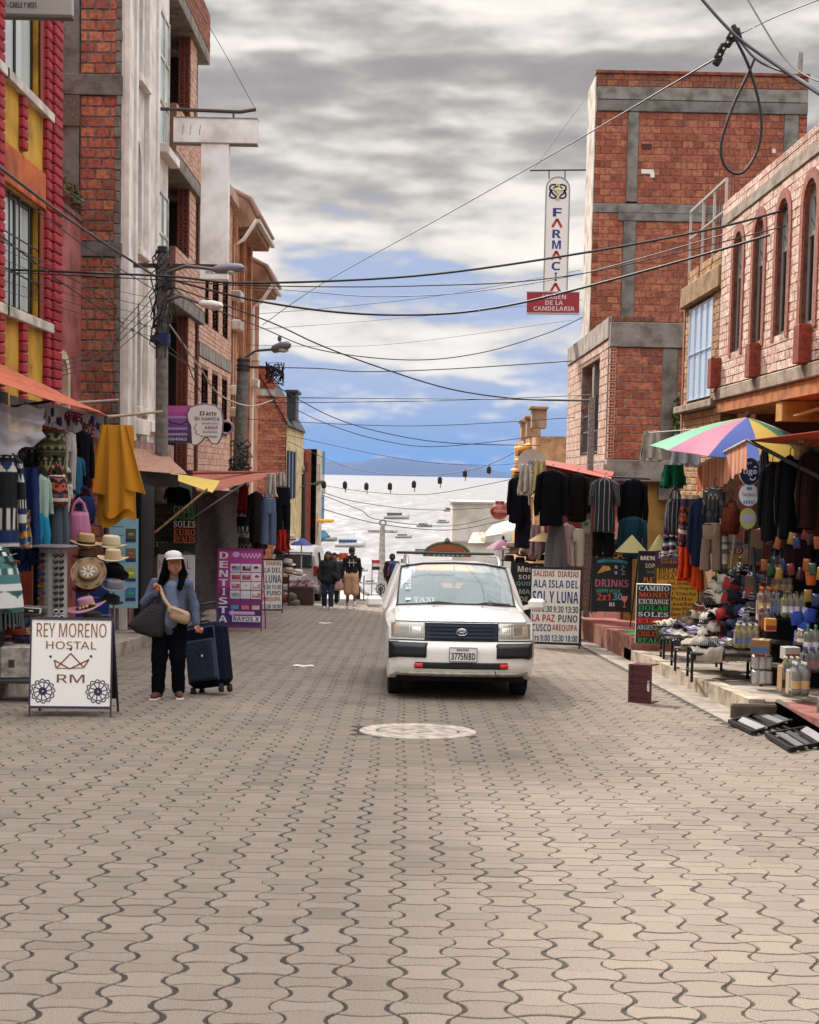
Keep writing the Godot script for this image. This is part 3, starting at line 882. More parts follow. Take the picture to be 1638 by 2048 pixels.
func build_right() -> void:
	var h:=thing("arched_window_building","salmon brick building with row of arched windows jutting over the right stall","building")
	var T:=WR(4.6,-20.85)
	var aw:=[]
	var centres:=[]
	for k in 8:
		var u:=1.05+k*1.17
		centres.append(u)
		aw.append(R2(u-0.27,3.42,u+0.27,5.02))
	bricks(h,T,R2(0,2.98,9.8,5.30),0.235,0.108,TONES_LIT,aw,300,0.012,"6d4a3e",0.010,2)
	slab(h,"parapet_beam",T,R2(0,5.305,9.8,5.46),-0.3,0.03,concrete("9a8d7e"),0.01)
	bricks(h,T,R2(0,5.465,9.8,5.66),0.235,0.1,TONES_LIT,[],60,0.012,"6d4a3e",0.01,2)
	for u in centres:
		var wf:=MB.new();wf.T=T
		arch_ring(h,"window_surround",T,u-0.27,u+0.27,3.36,5.08,0.12,0.0,0.028,M("9c5945",{t="stain",s=2.0,b="bump",bs=0.5}))
		var sp:=MB.new();sp.T=T
		for sd in [-1,1]:
			var pg:=PackedVector2Array()
			for i in 9: pg.push_back(Vector2(u+sd*0.27*sin(PI/2*i/8),4.81+0.27*cos(PI/2*i/8)))
			pg.push_back(Vector2(u+sd*0.27,5.08))
			sp.prism(pg,0.25,V(0,0,-0.245))
		put("arch_head",sp,M("9c5945",{t="stain",s=2.0}),h)
		var w:=MB.new();w.T=T
		holed(w,R2(u-0.27,3.42,u+0.27,5.08),[R2(u-0.225,3.47,u-0.03,4.45),R2(u+0.03,3.47,u+0.225,4.45),R2(u-0.23,4.5,u+0.23,5.02)],-0.09,-0.05)
		var wo:=put("window",w,M("8e8580",{r=0.5}),h)
		for s in [[-0.225,-0.03],[0.03,0.225]]:
			var g:=MB.new();g.T=T;g.box(V(u+s[0],3.47,-0.075),V(u+s[1],4.45,-0.065));put("pane",g,M("0d0f10",{r=0.08,sp=0.9}),wo)
		var fl:=MB.new();fl.T=T;fl.box(V(u-0.23,4.5,-0.075),V(u+0.23,5.02,-0.065));put("fanlight",fl,M("8fa09a",{r=0.1,sp=0.9}),wo)
		var ry:=MB.new();ry.T=T
		for i in 4:
			var a:=0.35+0.8*i/1.0
			ry.bar(V(u,4.5,-0.058),V(u+cos(a)*0.22,4.5+sin(a)*0.42,-0.058),0.014,0.014)
		put("glazing_bar",ry,M("4d4a48"),wo)
		slab(h,"window_back",T,R2(u-0.3,3.4,u+0.3,5.06),-0.4,-0.26,M("0b0b0b"))
	for k in 4:
		var u: float=0.08+k*2.3
		slab(h,"brick_pier",T,R2(u-0.12,2.96,u+0.12,3.40),0.0,0.16,M("8c3a28",{t="stain",s=2.0,b="bump",bs=0.6}),0.008)
		var tt:=MB.new();tt.T=T
		for i in 9: tt.box(V(u-0.16,2.97+i*0.048,0.02),V(u-0.122,2.995+i*0.048,0.15))
		put("brick_teeth",tt,M("7d3222",{t="grain"}),h)
	slab(h,"floor_slab",T,R2(-0.06,2.78,9.8,2.955),-0.9,0.06,concrete("a08f7b"),0.015)
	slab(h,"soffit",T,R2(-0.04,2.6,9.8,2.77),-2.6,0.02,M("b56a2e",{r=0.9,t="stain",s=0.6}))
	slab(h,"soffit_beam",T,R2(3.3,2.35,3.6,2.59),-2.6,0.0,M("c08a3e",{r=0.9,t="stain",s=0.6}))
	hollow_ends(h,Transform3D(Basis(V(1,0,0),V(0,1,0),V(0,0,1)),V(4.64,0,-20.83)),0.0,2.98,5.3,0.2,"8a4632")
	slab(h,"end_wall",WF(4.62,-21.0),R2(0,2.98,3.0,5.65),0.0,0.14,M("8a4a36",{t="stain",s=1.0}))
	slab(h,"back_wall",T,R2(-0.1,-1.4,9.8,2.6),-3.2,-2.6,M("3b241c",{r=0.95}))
	slab(h,"end_wall",WF(5.2,-21.0),R2(0,-1.5,2.6,2.6),0.0,0.15,M("5b2c20",{r=0.95}))
	slab(h,"roof",T,R2(0,5.2,9.8,5.3),-3.0,-0.3,concrete())
	h=thing("mirror_window_building","narrow yellowish brick building with blue mirrored window beside the arched windows","building")
	T=WR(4.66,-23.7)
	bricks(h,T,R2(0,2.83,2.8,4.45),0.24,0.105,["b98a5c","c29468","ad7c52","c9a077"],[R2(0.32,2.9,2.1,4.4)],60,0.012,"6d5038",0.01,2)
	bricks(h,T,R2(0,1.0,2.8,2.7),0.24,0.105,["c9a077","c29468","d2ad85","bb9068"],[],200,0.012,"7c5c40",0.01,2)
	slab(h,"ledge",T,R2(-0.1,2.71,2.8,2.82),-0.3,0.16,concrete("978a78"),0.01)
	wall(h,T,R2(0,-1.8,2.8,0.98),plaster("8d6a48"))
	slab(h,"concrete_lintel",T,R2(-0.1,4.46,2.8,4.80),-0.3,0.10,concrete("97794f"),0.02)
	bricks(h,T,R2(0.05,4.81,2.75,5.05),0.24,0.105,["c9a077","d2ad85","bb9068"],[R2(0.9,4.8,1.0,5.1),R2(1.85,4.8,1.92,5.1)],60,0.012,"7c5c40",0.01,2)
	window(h,T,R2(0.32,2.9,2.1,4.4),M("c4d0da",{r=0.3}),4,2,-0.02,0.008,M("d5e4f0",{r=0.12,m=0.35,sp=0.9}),"mirrored_window")
	slab(h,"front_wall",WF(4.64,-23.72),R2(0,-1.6,3.0,4.8),-0.15,-0.02,plaster("8f5a42"))
	var rl:=MB.new();rl.T=T
	rl.bar(V(0.1,6.05,0.0),V(2.7,6.05,0.0),0.04,0.04)
	for u in [0.1,1.1,1.9,2.7]: rl.bar(V(u,5.0,0.0),V(u,6.05,0.0),0.035,0.035)
	rl.bar(V(0.1,5.6,0.0),V(2.7,5.6,0.0),0.03,0.03)
	put("roof_railing",rl,M("b8b2aa",{r=0.4,m=0.6}),h)
	var rb:=MB.new()
	for k in 7: rb.bar(V(4.75+(k % 4)*0.22,5.0,-22.0-(k/4)*0.8),V(4.75+(k % 4)*0.22+rr(-0.03,0.03),6.4+rr(-0.2,0.3),-22.0-(k/4)*0.8),0.018,0.018)
	put("reinforcing_bars",rb,M("6a3a2a"),h)
	h=thing("brick_corner_building","two storey brick corner building with concrete beams and grey balcony windows","building")
	T=WF(3.9,-27.15)
	bricks(h,T,R2(0.02,1.98,1.0,4.12),0.27,0.17,TONES_RED,[],150,0.02,"9a8d82",0.012)
	bricks(h,T,R2(1.3,1.98,4.2,4.12),0.27,0.17,TONES_RED,[],150,0.02,"9a8d82",0.012)
	slab(h,"column",T,R2(1.0,1.2,1.29,4.12),-0.3,0.02,concrete("7c7871"),0.01)
	slab(h,"roof_beam",T,R2(-0.02,4.13,4.2,4.60),-0.3,0.05,concrete("8a857d"),0.01)
	bricks(h,T,R2(0.0,4.605,4.2,4.72),0.27,0.11,TONES_DARK,[],30,0.02,"6d655d",0.012)
	slab(h,"floor_beam",T,R2(-0.02,1.55,1.28,1.97),-2.0,0.06,concrete("8f8a83"),0.015)
	slab(h,"ground_floor_wall",T,R2(0.4,-2.0,4.2,1.54),-0.35,-0.1,plaster("9a7a3e"),0.0)
	slab(h,"grey_pier",T,R2(1.2,-2.0,1.75,1.55),-0.09,-0.02,plaster("8e9a9c"))
	hollow_ends(h,WF(3.885,-27.135),0.0,1.98,4.12,0.12,"b98a74")
	var U:=WR(3.9,-34.2)
	var hb:=[R2(2.7,2.1,5.6,4.05)]
	bricks(h,U,R2(0,1.9,6.9,4.3),0.30,0.17,TONES_LIT,hb,120,0.014,"a08474",0.01)
	slab(h,"roof_beam",U,R2(0,4.31,6.9,4.72),-0.3,0.04,concrete("a89f94"),0.01)
	slab(h,"floor_beam",U,R2(-0.2,1.6,7.0,1.89),-0.4,0.08,concrete("b5a898"),0.01)
	slab(h,"balcony_recess",U,R2(2.65,2.05,5.65,4.1),-1.6,-1.3,M("6a6664"))
	slab(h,"balcony_pier",U,R2(4.05,2.1,4.35,4.05),-0.5,-0.05,plaster("8d8781"))
	var rg:=MB.new();rg.T=U
	for v in [2.15,2.6,2.95]: rg.bar(V(2.75,v,-0.06),V(5.55,v,-0.06),0.04,0.04)
	for k in 15: rg.bar(V(2.75+k*0.2,2.15,-0.06),V(2.75+k*0.2,2.95,-0.06),0.02,0.02)
	put("railing",rg,M("55595c",{r=0.4}),h)
	slab(h,"roof",T,R2(0,4.5,4.2,4.6),-7.0,-0.3,concrete())
	slab(h,"ground_floor_side",U,R2(0,-2.4,6.9,1.6),-0.6,-0.35,plaster("8f4034"))
	var st:=MB.new()
	for q in [[5.2,4.72],[5.32,4.72],[5.44,4.72]]: st.bar(V(q[0],q[1],-27.3),V(q[0],q[1]+1.0,-27.3),0.02,0.02)
	put("reinforcing_bars",st,M("7a3a2a"),h)
	var gp:=thing("climbing_plant","green creeper growing in the gap beside the brick corner building","plant",V(5.2,2.4,-27.0))
	leaves(gp,V(0.05,0.35,0),V(0.16,0.5,0.15),320,0.05,["3c5a2a","4d6a30","2f4a24","5c7434"])
	var ps:=MB.new();ps.tube([V(0,-1.5,0),V(0.03,-0.4,0),V(0.05,0.6,0)],0.02);put("stem",ps,M("4a3a28"),gp)
	h=thing("brick_tower","tall red brick building with concrete frame behind the corner building","building")
	T=WF(4.42,-34.4)
	var WW:=5.1
	bricks(h,T,R2(0.0,11.03,WW,11.33),0.26,0.15,TONES_DARK,[],40,0.014,"7d5a4c",0.012)
	slab(h,"roof_cap",T,R2(-0.03,11.335,WW+0.02,11.40),-0.3,0.05,M("8a4634",{t="stain",s=1.0}))
	slab(h,"roof_beam",T,R2(0.02,10.72,WW,11.02),-0.3,0.03,concrete("8b867e"),0.01)
	slab(h,"roof_beam",T,R2(0.02,10.44,WW,10.70),-0.3,0.05,concrete("78746d"),0.01)
	for c in [[0.78,1.04],[4.55,4.9]]:
		slab(h,"column",T,R2(c[0],8.30,c[1],10.43),-0.3,0.03,concrete("837e77"),0.01)
	slab(h,"column",T,R2(0.74,4.2,1.04,7.83),-0.3,0.035,concrete("7a766f"),0.01)
	bricks(h,T,R2(0.0,8.26,0.775,10.43),0.26,0.165,TONES_RED,[],60,0.014,"96705f",0.012)
	bricks(h,T,R2(1.045,8.26,4.545,10.43),0.26,0.165,TONES_RED,[],240,0.014,"96705f",0.012)
	bricks(h,T,R2(4.905,8.26,WW,11.0),0.26,0.165,TONES_RED,[],40,0.014,"96705f",0.012)
	slab(h,"floor_beam",T,R2(0.0,8.03,4.2,8.25),-0.3,0.03,concrete("8a8680"),0.01)
	slab(h,"floor_beam",T,R2(0.6,7.84,4.2,8.02),-0.3,0.045,concrete("807c75"),0.01)
	bricks(h,T,R2(0.0,4.0,0.735,8.02),0.26,0.165,TONES_RED,[],100,0.014,"96705f",0.012)
	bricks(h,T,R2(1.045,4.0,4.9,7.83),0.26,0.165,TONES_RED,[R2(4.2,7.6,5,7.9)],160,0.014,"96705f",0.012)
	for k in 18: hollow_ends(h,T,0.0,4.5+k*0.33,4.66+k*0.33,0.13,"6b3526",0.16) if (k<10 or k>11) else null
	var pw:=MB.new();pw.T=T
	pw.cbox(V(1.28,9.02,0.02),V(0.30,0.10,0.02),0.0);pw.cbox(V(1.40,8.94,0.021),V(0.1,0.12,0.02),0.0)
	put("white_patch",pw,M("d8d4cc"),h)
	slab(h,"vent_hole",T,R2(1.12,9.55,1.36,9.68),0.0,0.022,M("4a2219"))
	slab(h,"vent_hole",T,R2(4.28,9.52,4.36,9.62),0.0,0.022,M("d0cbc0"))
	slab(h,"plaster_edge",WR(4.40,-35.9),R2(0,-3.0,1.48,11.3),-0.2,0.0,plaster("cfc6ba"))
	slab(h,"side_wall",Transform3D(Basis(V(0,0,-1),V(0,1,0),V(1,0,0)),V(4.42+WW,0,-34.4)),R2(0,-3,1.6,11.3),-0.2,0.0,M("8a4634",{t="stain",s=1.0}))
	slab(h,"roof",T,R2(0.2,10.9,WW,11.0),-1.5,-0.3,concrete())
	slab(h,"rear_wall",WF(4.62,-36.0),R2(0,-3.0,WW-0.2,11.3),-0.2,0.0,M("8a4634",{t="stain",s=1.0}))
	slab(h,"roof_post",T,R2(4.85,11.4,4.97,11.95),-0.2,-0.08,concrete("97908a"))
	h=thing("peach_house","peach house with small yellow tiled canopies beyond the brick tower","house")
	T=WR(4.45,-58.0)
	var pc:=plaster("c49a70")
	wall(h,T,R2(0,-4.5,9.9,3.0),pc,[R2(6.6,0.7,7.2,1.7),R2(8.4,-0.6,9.2,0.9)])
	slab(h,"front_wall",WF(4.45,-48.02),R2(0,-4.5,3,3.0),-0.2,0.0,pc)
	for q in [[5.0,3.0],[7.4,3.05],[9.4,3.3]]:
		var cm:=MB.new();cm.T=T
		cm.cbox(V(q[0],q[1]+0.3,-0.1),V(0.6,0.65,0.5),0.02);cm.cbox(V(q[0],q[1]+0.68,-0.08),V(0.8,0.12,0.65),0.03)
		put("parapet_pier",cm,plaster("a58a6c"),h)
	for q in [[7.6,2.55],[7.6,2.1],[6.0,1.75],[5.2,1.2]]:
		var yt:=MB.new();yt.T=T
		for k in 4: yt.tube([V(q[0]-0.5+k*0.32,q[1]+0.12,0.02),V(q[0]-0.5+k*0.32,q[1]-0.02,0.5)],0.15,8)
		put("tiled_canopy",yt,M("c98a1e",{r=0.6}),h)
		slab(h,"canopy_edge",T,R2(q[0]-0.65,q[1]-0.2,q[0]+0.65,q[1]-0.12),0.0,0.5,M("5a3a1c"))
	h=thing("white_block_building","plain white block of a building by the lake shore","building")
	var wb:=MB.new()
	var a:=at(905,1006,120.0)
	wb.box(V(a.x,-12.0,-126.0),V(a.x+7.5,a.y,-119.0))
	put("wall",wb,M("c4beb6",{t="soft",s=0.1}),h)
	var wr:=MB.new();wr.box(V(a.x-0.15,a.y+0.003,-126.2),V(a.x+7.7,a.y+0.16,-118.8));put("roof",wr,M("9c958c"),h)
	var wd:=MB.new();wd.box(V(a.x+0.2,a.y-3.35,-118.98),V(a.x+7.4,a.y-3.2,-118.7));put("ledge",wd,M("8d867d"),h)
func nose(x: float,y: float) -> float:
	var z:=-0.17*pow(absf(x)/0.8,2.6)
	if y>0.60: z-=0.30*(y-0.60)
	if y<0.36: z-=0.25*(0.36-y)
	return z
func car_paint() -> StandardMaterial3D:
	if mats.has("carpaint"): return mats.carpaint
	var m:=StandardMaterial3D.new()
	m.albedo_color=hx("ddd6cb");m.roughness=0.3;m.clearcoat_enabled=true;m.clearcoat=0.8;m.clearcoat_roughness=0.08
	mats.carpaint=m
	return m
func build_taxi() -> void:
	var c:=thing("taxi","white estate taxi with black bumper corners facing the camera","car",V(0.64,road_y(-15.83),-15.05),0.0)
	c.transform.basis=Basis(Vector3.RIGHT,-atan(SLOPE))*Basis(Vector3.UP,deg_to_rad(1.3))
	c.position.y=road_y(-15.05)
	var body:=car_paint()
	var blk:=M("1a1b1d",{r=0.5,t="grain",s=3.0})
	var st:=[
		[0.0,[[.70,.27],[.76,.27],[.79,.45],[.79,.64],[.77,.76],[.71,.848],[.36,.856],[0,.86]]],
		[-0.22,[[.70,.22],[.79,.22],[.825,.45],[.825,.66],[.805,.80],[.715,.878],[.36,.895],[0,.90]]],
		[-0.60,[[.70,.20],[.80,.20],[.835,.45],[.835,.68],[.82,.85],[.715,.925],[.36,.945],[0,.95]]],
		[-1.02,[[.70,.20],[.80,.20],[.835,.45],[.835,.70],[.825,.89],[.70,.985],[.36,1.005],[0,1.01]]],
		[-1.72,[[.70,.20],[.80,.20],[.835,.45],[.835,.72],[.825,.92],[.645,1.425],[.36,1.47],[0,1.48]]],
		[-2.05,[[.70,.20],[.80,.20],[.835,.45],[.835,.72],[.825,.92],[.64,1.45],[.36,1.495],[0,1.505]]],
		[-3.0,[[.70,.20],[.80,.20],[.835,.45],[.835,.72],[.825,.93],[.635,1.455],[.36,1.505],[0,1.515]]],
		[-3.95,[[.70,.22],[.80,.22],[.835,.45],[.835,.72],[.825,.93],[.63,1.43],[.36,1.475],[0,1.485]]],
		[-4.16,[[.70,.26],[.79,.26],[.82,.45],[.82,.72],[.80,.93],[.70,.96],[.36,.96],[0,.96]]]]
	var pt:=func(i: int,j: int,s: float) -> Vector3:
		var p: Array=st[i][1][j]
		var z: float=st[i][0]
		if i==0: z=nose(p[0],p[1])
		elif i<3: z-=0.10*pow(p[0]/0.83,3.0)*(1.0 if i==1 else 0.3)
		elif i==3: z-=0.16*pow(p[0]/0.7,2.0) if j >= 5 else 0.0
		elif i==4: z-=0.10*pow(p[0]/0.6,2.0) if j >= 5 else 0.0
		return V(p[0]*s,p[1],z)
	var glassy:=func(i: int,j: int) -> bool:
		if i==3 and j >= 5: return true
		if i==7 and j >= 5: return true
		if j==4 and i >= 4 and i<7: return true
		return false
	var shell:=MB.new();var front:=MB.new();var sideg:=MB.new();var rear:=MB.new();var hood:=MB.new()
	for sgn in [1.0,-1.0]:
		for i in st.size()-1:
			for j in 7:
				var sub:=6
				var P := func(a: float, b: float) -> Vector3:
					var p00: Vector3=pt.call(i,j,sgn);var p01: Vector3=pt.call(i,j+1,sgn)
					var p10: Vector3=pt.call(i+1,j,sgn);var p11: Vector3=pt.call(i+1,j+1,sgn)
					var q:=p00.lerp(p10,a).lerp(p01.lerp(p11,a),b)
					if i==3 and j >= 5 : q.y+=0.03*sin(PI*a)
					return q
				var tgt:=shell
				if glassy.call(i,j): tgt=front if i==3 else (rear if i==7 else sideg)
				elif i<3 and j >= 5: tgt=hood
				if sgn>0: tgt.grid(2,4,func(u,v): return P.call(v,1.0-u))
				else: tgt.grid(2,4,func(u,v): return P.call(v,u))
	shell.grid(24,12,func(u,v):
		var y:=lerpf(0.27,0.853,v)
		var x:=lerpf(-0.785,0.785,u)
		return V(x,y,nose(x,y)))
	shell.cbox(V(0,0.6,-4.17),V(1.58,0.68,0.06),0.02)
	put("body",shell,body,c)
	hood.cbox(V(0,0.9,-0.5),V(0.01,0.01,0.01),0.0)
	put("bonnet",hood,body,c)
	var seam:=MB.new()
	for s in [-1,1]:
		var P:=[]
		for k in 9: P.append(V(s*lerpf(0.716,0.70,k/8.0),[0.852,0.868,0.884,0.899,0.916,0.932,0.948,0.965,0.984][k]+0.002,lerpf(-0.20,-1.16,k/8.0)))
		seam.tube(P,0.006,5)
	var Q:=[]
	for k in 13:
		var x:=lerpf(-0.715,0.715,k/12.0)
		Q.append(V(x,0.853,nose(x,0.853)+0.003))
	seam.tube(Q,0.005,5)
	put("bonnet_seam",seam,M("3a3632"),c)
	put("windscreen",front,glass("c3d8d2",0.22),c)
	put("side_window",sideg,glass("28302f",0.55),c)
	put("rear_window",rear,glass("d5e2de",0.15),c)
	var fr:=MB.new()
	for s in [-1.0,1.0]:
		var A:=[]
		for k in 9: A.append(pt.call(3,5,s).lerp(pt.call(4,5,s),k/8.0)+V(-s*0.012,0.004+0.03*sin(PI*k/8.0)*0.6,0.01))
		fr.tube(A,0.012,6)
	for row in [3,4]:
		var A:=[]
		for k in 13:
			var t:=lerpf(-2.0,2.0,k/12.0)
			var j0:=7-int(minf(absf(t),1.999));var f:=absf(t)-int(minf(absf(t),1.999))
			A.append(pt.call(row,j0,signf(t) if t != 0 else 1.0).lerp(pt.call(row,j0-1,signf(t) if t != 0 else 1.0),f)+V(0,0.004,0.006))
		fr.tube(A,0.014,6)
	put("windscreen_seal",fr,M("15161a",{r=0.6}),c)
	for s in [-1.0,1.0]:
		for i in [4,5,6,7]:
			var pil:=MB.new()
			pil.tube([pt.call(i,4,s)+V(s*0.004,0,0),pt.call(i,5,s)+V(s*0.004,0,0)],0.035,6)
			put("pillar",pil,body,c)
		var belt:=MB.new()
		belt.tube([pt.call(4,4,s).lerp(pt.call(5,4,s),-0.1),pt.call(7,4,s)],0.014,6)
		put("belt_line",belt,body,c)
	var patch:=func(called: String,x0: float,x1: float,y0: float,y1: float,proud: float,mat: Material,par: Node3D,r:=0.02,bow:=0.0) -> MeshInstance3D:
		var m:=MB.new()
		m.grid(14,6,func(u,v):
			var x:=lerpf(x0,x1,u);var y:=lerpf(y0,y1,v)
			var ed:=minf(minf(u,1-u)*absf(x1-x0),minf(v,1-v)*absf(y1-y0))
			return V(x,y+bow*(1.0-pow(2*u-1,2)),nose(x,y)+proud*clampf(ed/r,0.0,1.0)+0.002))
		return put(called,m,mat,par)
	var bump: MeshInstance3D=patch.call("bumper",-0.782,0.782,0.27,0.645,0.035,body,c,0.04)
	for s in [-1.0,1.0]:
		var m: MeshInstance3D=patch.call("bumper_corner",minf(s*0.36,s*0.785),maxf(s*0.36,s*0.785),0.445,0.632,0.055,blk,c,0.02)
		patch.call("fog_lamp_cover",s*0.465-0.052,s*0.465+0.052,0.350,0.412,0.055,M("d22a22",{r=0.3}),c,0.008)
		var hl: MeshInstance3D=patch.call("headlight",minf(s*0.40,s*0.765),maxf(s*0.40,s*0.765),0.672,0.838,0.012,M("8f8a7f",{r=0.12,m=0.75}),c,0.012)
		var x0: float=minf(s*0.41,s*0.58);var x1: float=maxf(s*0.41,s*0.58)
		patch.call("reflector",x0,x1,0.688,0.825,0.02,M("d5d2c8",{r=0.15,m=0.9}),hl,0.05)
		for k in 6:
			var xx: float=lerpf(x0,x1,(k+0.5)/6.0)
			patch.call("lens_rib",xx-0.006,xx+0.006,0.69,0.82,0.024,M("eae8e0",{r=0.2}),hl,0.004)
		patch.call("indicator",minf(s*0.655,s*0.755),maxf(s*0.655,s*0.755),0.684,0.828,0.02,M("a28462",{r=0.15}),hl,0.03)
		var ln:=MB.new()
		ln.grid(14,4,func(u,v):
			var x:=lerpf(minf(s*0.40,s*0.765),maxf(s*0.40,s*0.765),u);var y:=lerpf(0.672,0.838,v)
			return V(x,y,nose(x,y)+0.034))
		put("lens",ln,glass("e8e2d0",0.15),hl)
	patch.call("air_intake",-0.57,0.57,0.335,0.432,0.042,M("0c0c0d",{r=0.7}),c,0.012)
	patch.call("lower_lip",-0.74,0.74,0.262,0.325,0.05,M("b3aa9d",{r=0.5,t="stain",s=2.0}),c,0.02)
	var crack:=MB.new()
	crack.tube([V(0.36,0.335,nose(0.36,0.33)+0.055),V(0.375,0.30,nose(0.37,0.3)+0.058),V(0.385,0.265,nose(0.38,0.27)+0.05)],0.005,5)
	put("crack",crack,M("2a2522"),c)
	var gr: MeshInstance3D=patch.call("grille",-0.405,0.405,0.655,0.836,0.006,M("101524",{r=0.5}),c,0.008)
	for k in 4:
		patch.call("grille_bar",-0.395,0.395,0.678+k*0.040,0.686+k*0.040,0.03,M("28304a",{r=0.35}),gr,0.004)
	for k in 5:
		for i in 26:
			var xx:=-0.385+i*0.0308+(0.015 if k % 2 else 0.0)
			var b:=MB.new()
			b.bar(V(xx,0.662+k*0.036,nose(xx,0.7)+0.0),V(xx+0.008,0.686+k*0.036,nose(xx,0.7)-0.005),0.006,0.012)
			if i==0: pass
			put("mesh_bar",b,M("30374f",{r=0.4}),gr)
	patch.call("grille_trim",-0.41,0.41,0.836,0.848,0.022,M("c8c4bc",{r=0.2,m=0.8}),c,0.004)
	var em:=MB.new()
	for e in [[0.0,0.745,0.054,0.037],[0.0,0.757,0.036,0.014],[0.0,0.741,0.015,0.033]]:
		var ring:=[]
		for k in 25: ring.append(V(e[0]+cos(TAU*k/24)*e[2],e[1]+sin(TAU*k/24)*e[3],nose(0,e[1])+0.036))
		em.tube(ring,0.0055,6)
	put("emblem",em,M("d8d8d8",{r=0.15,m=0.9}),c)
	var pl:=MB.new()
	pl.cbox(V(0.015,0.508,nose(0,0.5)+0.052),V(0.305,0.155,0.012),0.006)
	var po:=put("number_plate",pl,M("d9d5cd",{r=0.4}),c)
	var ink:=M("23252e",{r=0.6})
	var pz:=nose(0,0.5)+0.0605
	text(po,"3775NBD",V(0.015,0.490,pz),0.262,0.075,ink,"b")
	text(po,"BOLIVIA",V(0.012,0.558,pz),0.13,0.022,ink,"b")
	for e in [[0.015,0.583,0.295,0.006],[0.015,0.433,0.295,0.006],[-0.133,0.508,0.006,0.150],[0.163,0.508,0.006,0.150]]:
		var b:=MB.new();b.cbox(V(e[0],e[1],pz),V(e[2],e[3],0.003),0.0);put("plate_border",b,ink,po)
	var gap:=MB.new()
	for y in [0.652]:
		var G:=[]
		for k in 21:
			var x:=lerpf(-0.785,0.785,k/20.0)
			G.append(V(x,y,nose(x,y)+0.006))
		gap.tube(G,0.006,5)
	put("bumper_gap",gap,M("2a2724"),c)
	for s in [-1.0,1.0]:
		var g2:=MB.new();g2.tube([V(s*0.392,0.66,nose(0.39,0.66)+0.012),V(s*0.395,0.845,nose(0.39,0.845)+0.012)],0.005,5);put("lamp_gap",g2,M("2a2724"),c)
	for s in [-1.0,1.0]:
		var m:=MB.new()
		m.cbox(V(s*0.955,1.02,-1.25),V(0.20,0.135,0.10),0.035)
		m.bar(V(s*0.80,0.975,-1.27),V(s*0.90,1.0,-1.27),0.05,0.05)
		put("wing_mirror",m,body,c)
	for w in [[-0.50,0.05],[0.12,0.62]]:
		var m:=MB.new()
		m.tube([V(w[0],1.0,-1.10),V(lerpf(w[0],w[1],0.5),1.035,-1.045),V(w[1],1.018,-1.07)],0.009,5)
		m.tube([V(w[1],1.01,-1.05),V(lerpf(w[0],w[1],0.6),1.03,-1.04)],0.012,5)
		put("wiper",m,M("101113",{r=0.5}),c)
	for x in [-0.27,0.29]:
		var m:=MB.new();m.cbox(V(x,0.985,-0.92),V(0.025,0.018,0.03),0.005);put("washer_jet",m,M("1a1a1a"),c)
	var cowl:=MB.new()
	cowl.grid(14,2,func(u,v):
		var x:=lerpf(-0.69,0.69,u)
		return V(x,lerpf(0.992,1.012,v)-0.02*pow(x/0.7,2),lerpf(-0.97,-1.06,v)-0.15*pow(x/0.7,2)-0.01))
	put("cowl",cowl,M("26282a"),c)
	for s in [-1.0,1.0]:
		var m:=MB.new()
		m.tube([V(s*0.56,1.45,-1.80),V(s*0.56,1.53,-1.95),V(s*0.56,1.555,-2.2),V(s*0.555,1.565,-3.2),V(s*0.55,1.49,-3.75)],0.02,8)
		put("roof_rail",m,M("b5b2ab",{r=0.3,m=0.5}),c)
	var bar:=MB.new();bar.cbox(V(-0.08,1.60,-2.3),V(1.22,0.035,0.10),0.012)
	put("roof_bar",bar,M("141414",{r=0.5}),c)
	for s in [-1.0,1.0]:
		for z in [-0.80,-3.35]:
			var B:=Basis(Vector3(0,0,1),-s*PI/2)
			var t:=MB.new()
			t.lathe([Vector2(0.19,-0.085),Vector2(0.26,-0.088),Vector2(0.285,-0.075),Vector2(0.292,-0.05),Vector2(0.292,0.05),Vector2(0.285,0.075),Vector2(0.26,0.088),Vector2(0.19,0.085)],32,V(s*0.70,0.29,z),B)
			for k in 3: t.lathe([Vector2(0.29,-0.052+k*0.045),Vector2(0.297,-0.048+k*0.045),Vector2(0.297,-0.018+k*0.045),Vector2(0.29,-0.014+k*0.045)],32,V(s*0.70,0.29,z),B)
			var w:=put("wheel",t,M("1b1a19",{r=0.9,t="grain",s=3.0}),c)
			var r:=MB.new()
			r.lathe([Vector2(0.001,0.05),Vector2(0.08,0.055),Vector2(0.17,0.04),Vector2(0.19,0.06)],24,V(s*0.70,0.29,z),B)
			put("rim",r,M("8d8b86",{r=0.4,m=0.6}),w)
	var und:=MB.new();und.box(V(-0.72,0.19,-4.05),V(0.72,0.26,-0.25))
	put("underside",und,M("0e0e0e"),c)
	var plt:=MB.new();plt.box(V(-0.78,0.45,-4.0),V(0.78,0.62,-1.2))
	put("cabin_floor",plt,M("2a2a2a"),c)
	var ds:=MB.new();ds.cbox(V(0,0.92,-1.38),V(1.42,0.18,0.5),0.06)
	put("dashboard",ds,M("33353a",{r=0.8}),c)
	for x in [-0.36,0.36]:
		var m:=MB.new()
		m.cbox(V(x,0.95,-2.1),V(0.50,0.62,0.16),0.06);m.cbox(V(x,1.30,-2.12),V(0.28,0.14,0.10),0.04);m.cbox(V(x,0.66,-1.85),V(0.50,0.16,0.5),0.05)
		put("seat",m,M("2f343a",{r=0.9,t="grain",s=3.0}),c)
	var rs:=MB.new();rs.cbox(V(0,0.9,-3.0),V(1.3,0.5,0.18),0.06);put("rear_seat",rs,M("2f343a",{r=0.9}),c)
	var sw:=MB.new()
	var ring:=[]
	for k in 21: ring.append(V(0.36+cos(TAU*k/20)*0.18,1.02+sin(TAU*k/20)*0.16,-1.62-sin(TAU*k/20)*0.07))
	sw.tube(ring,0.015,6)
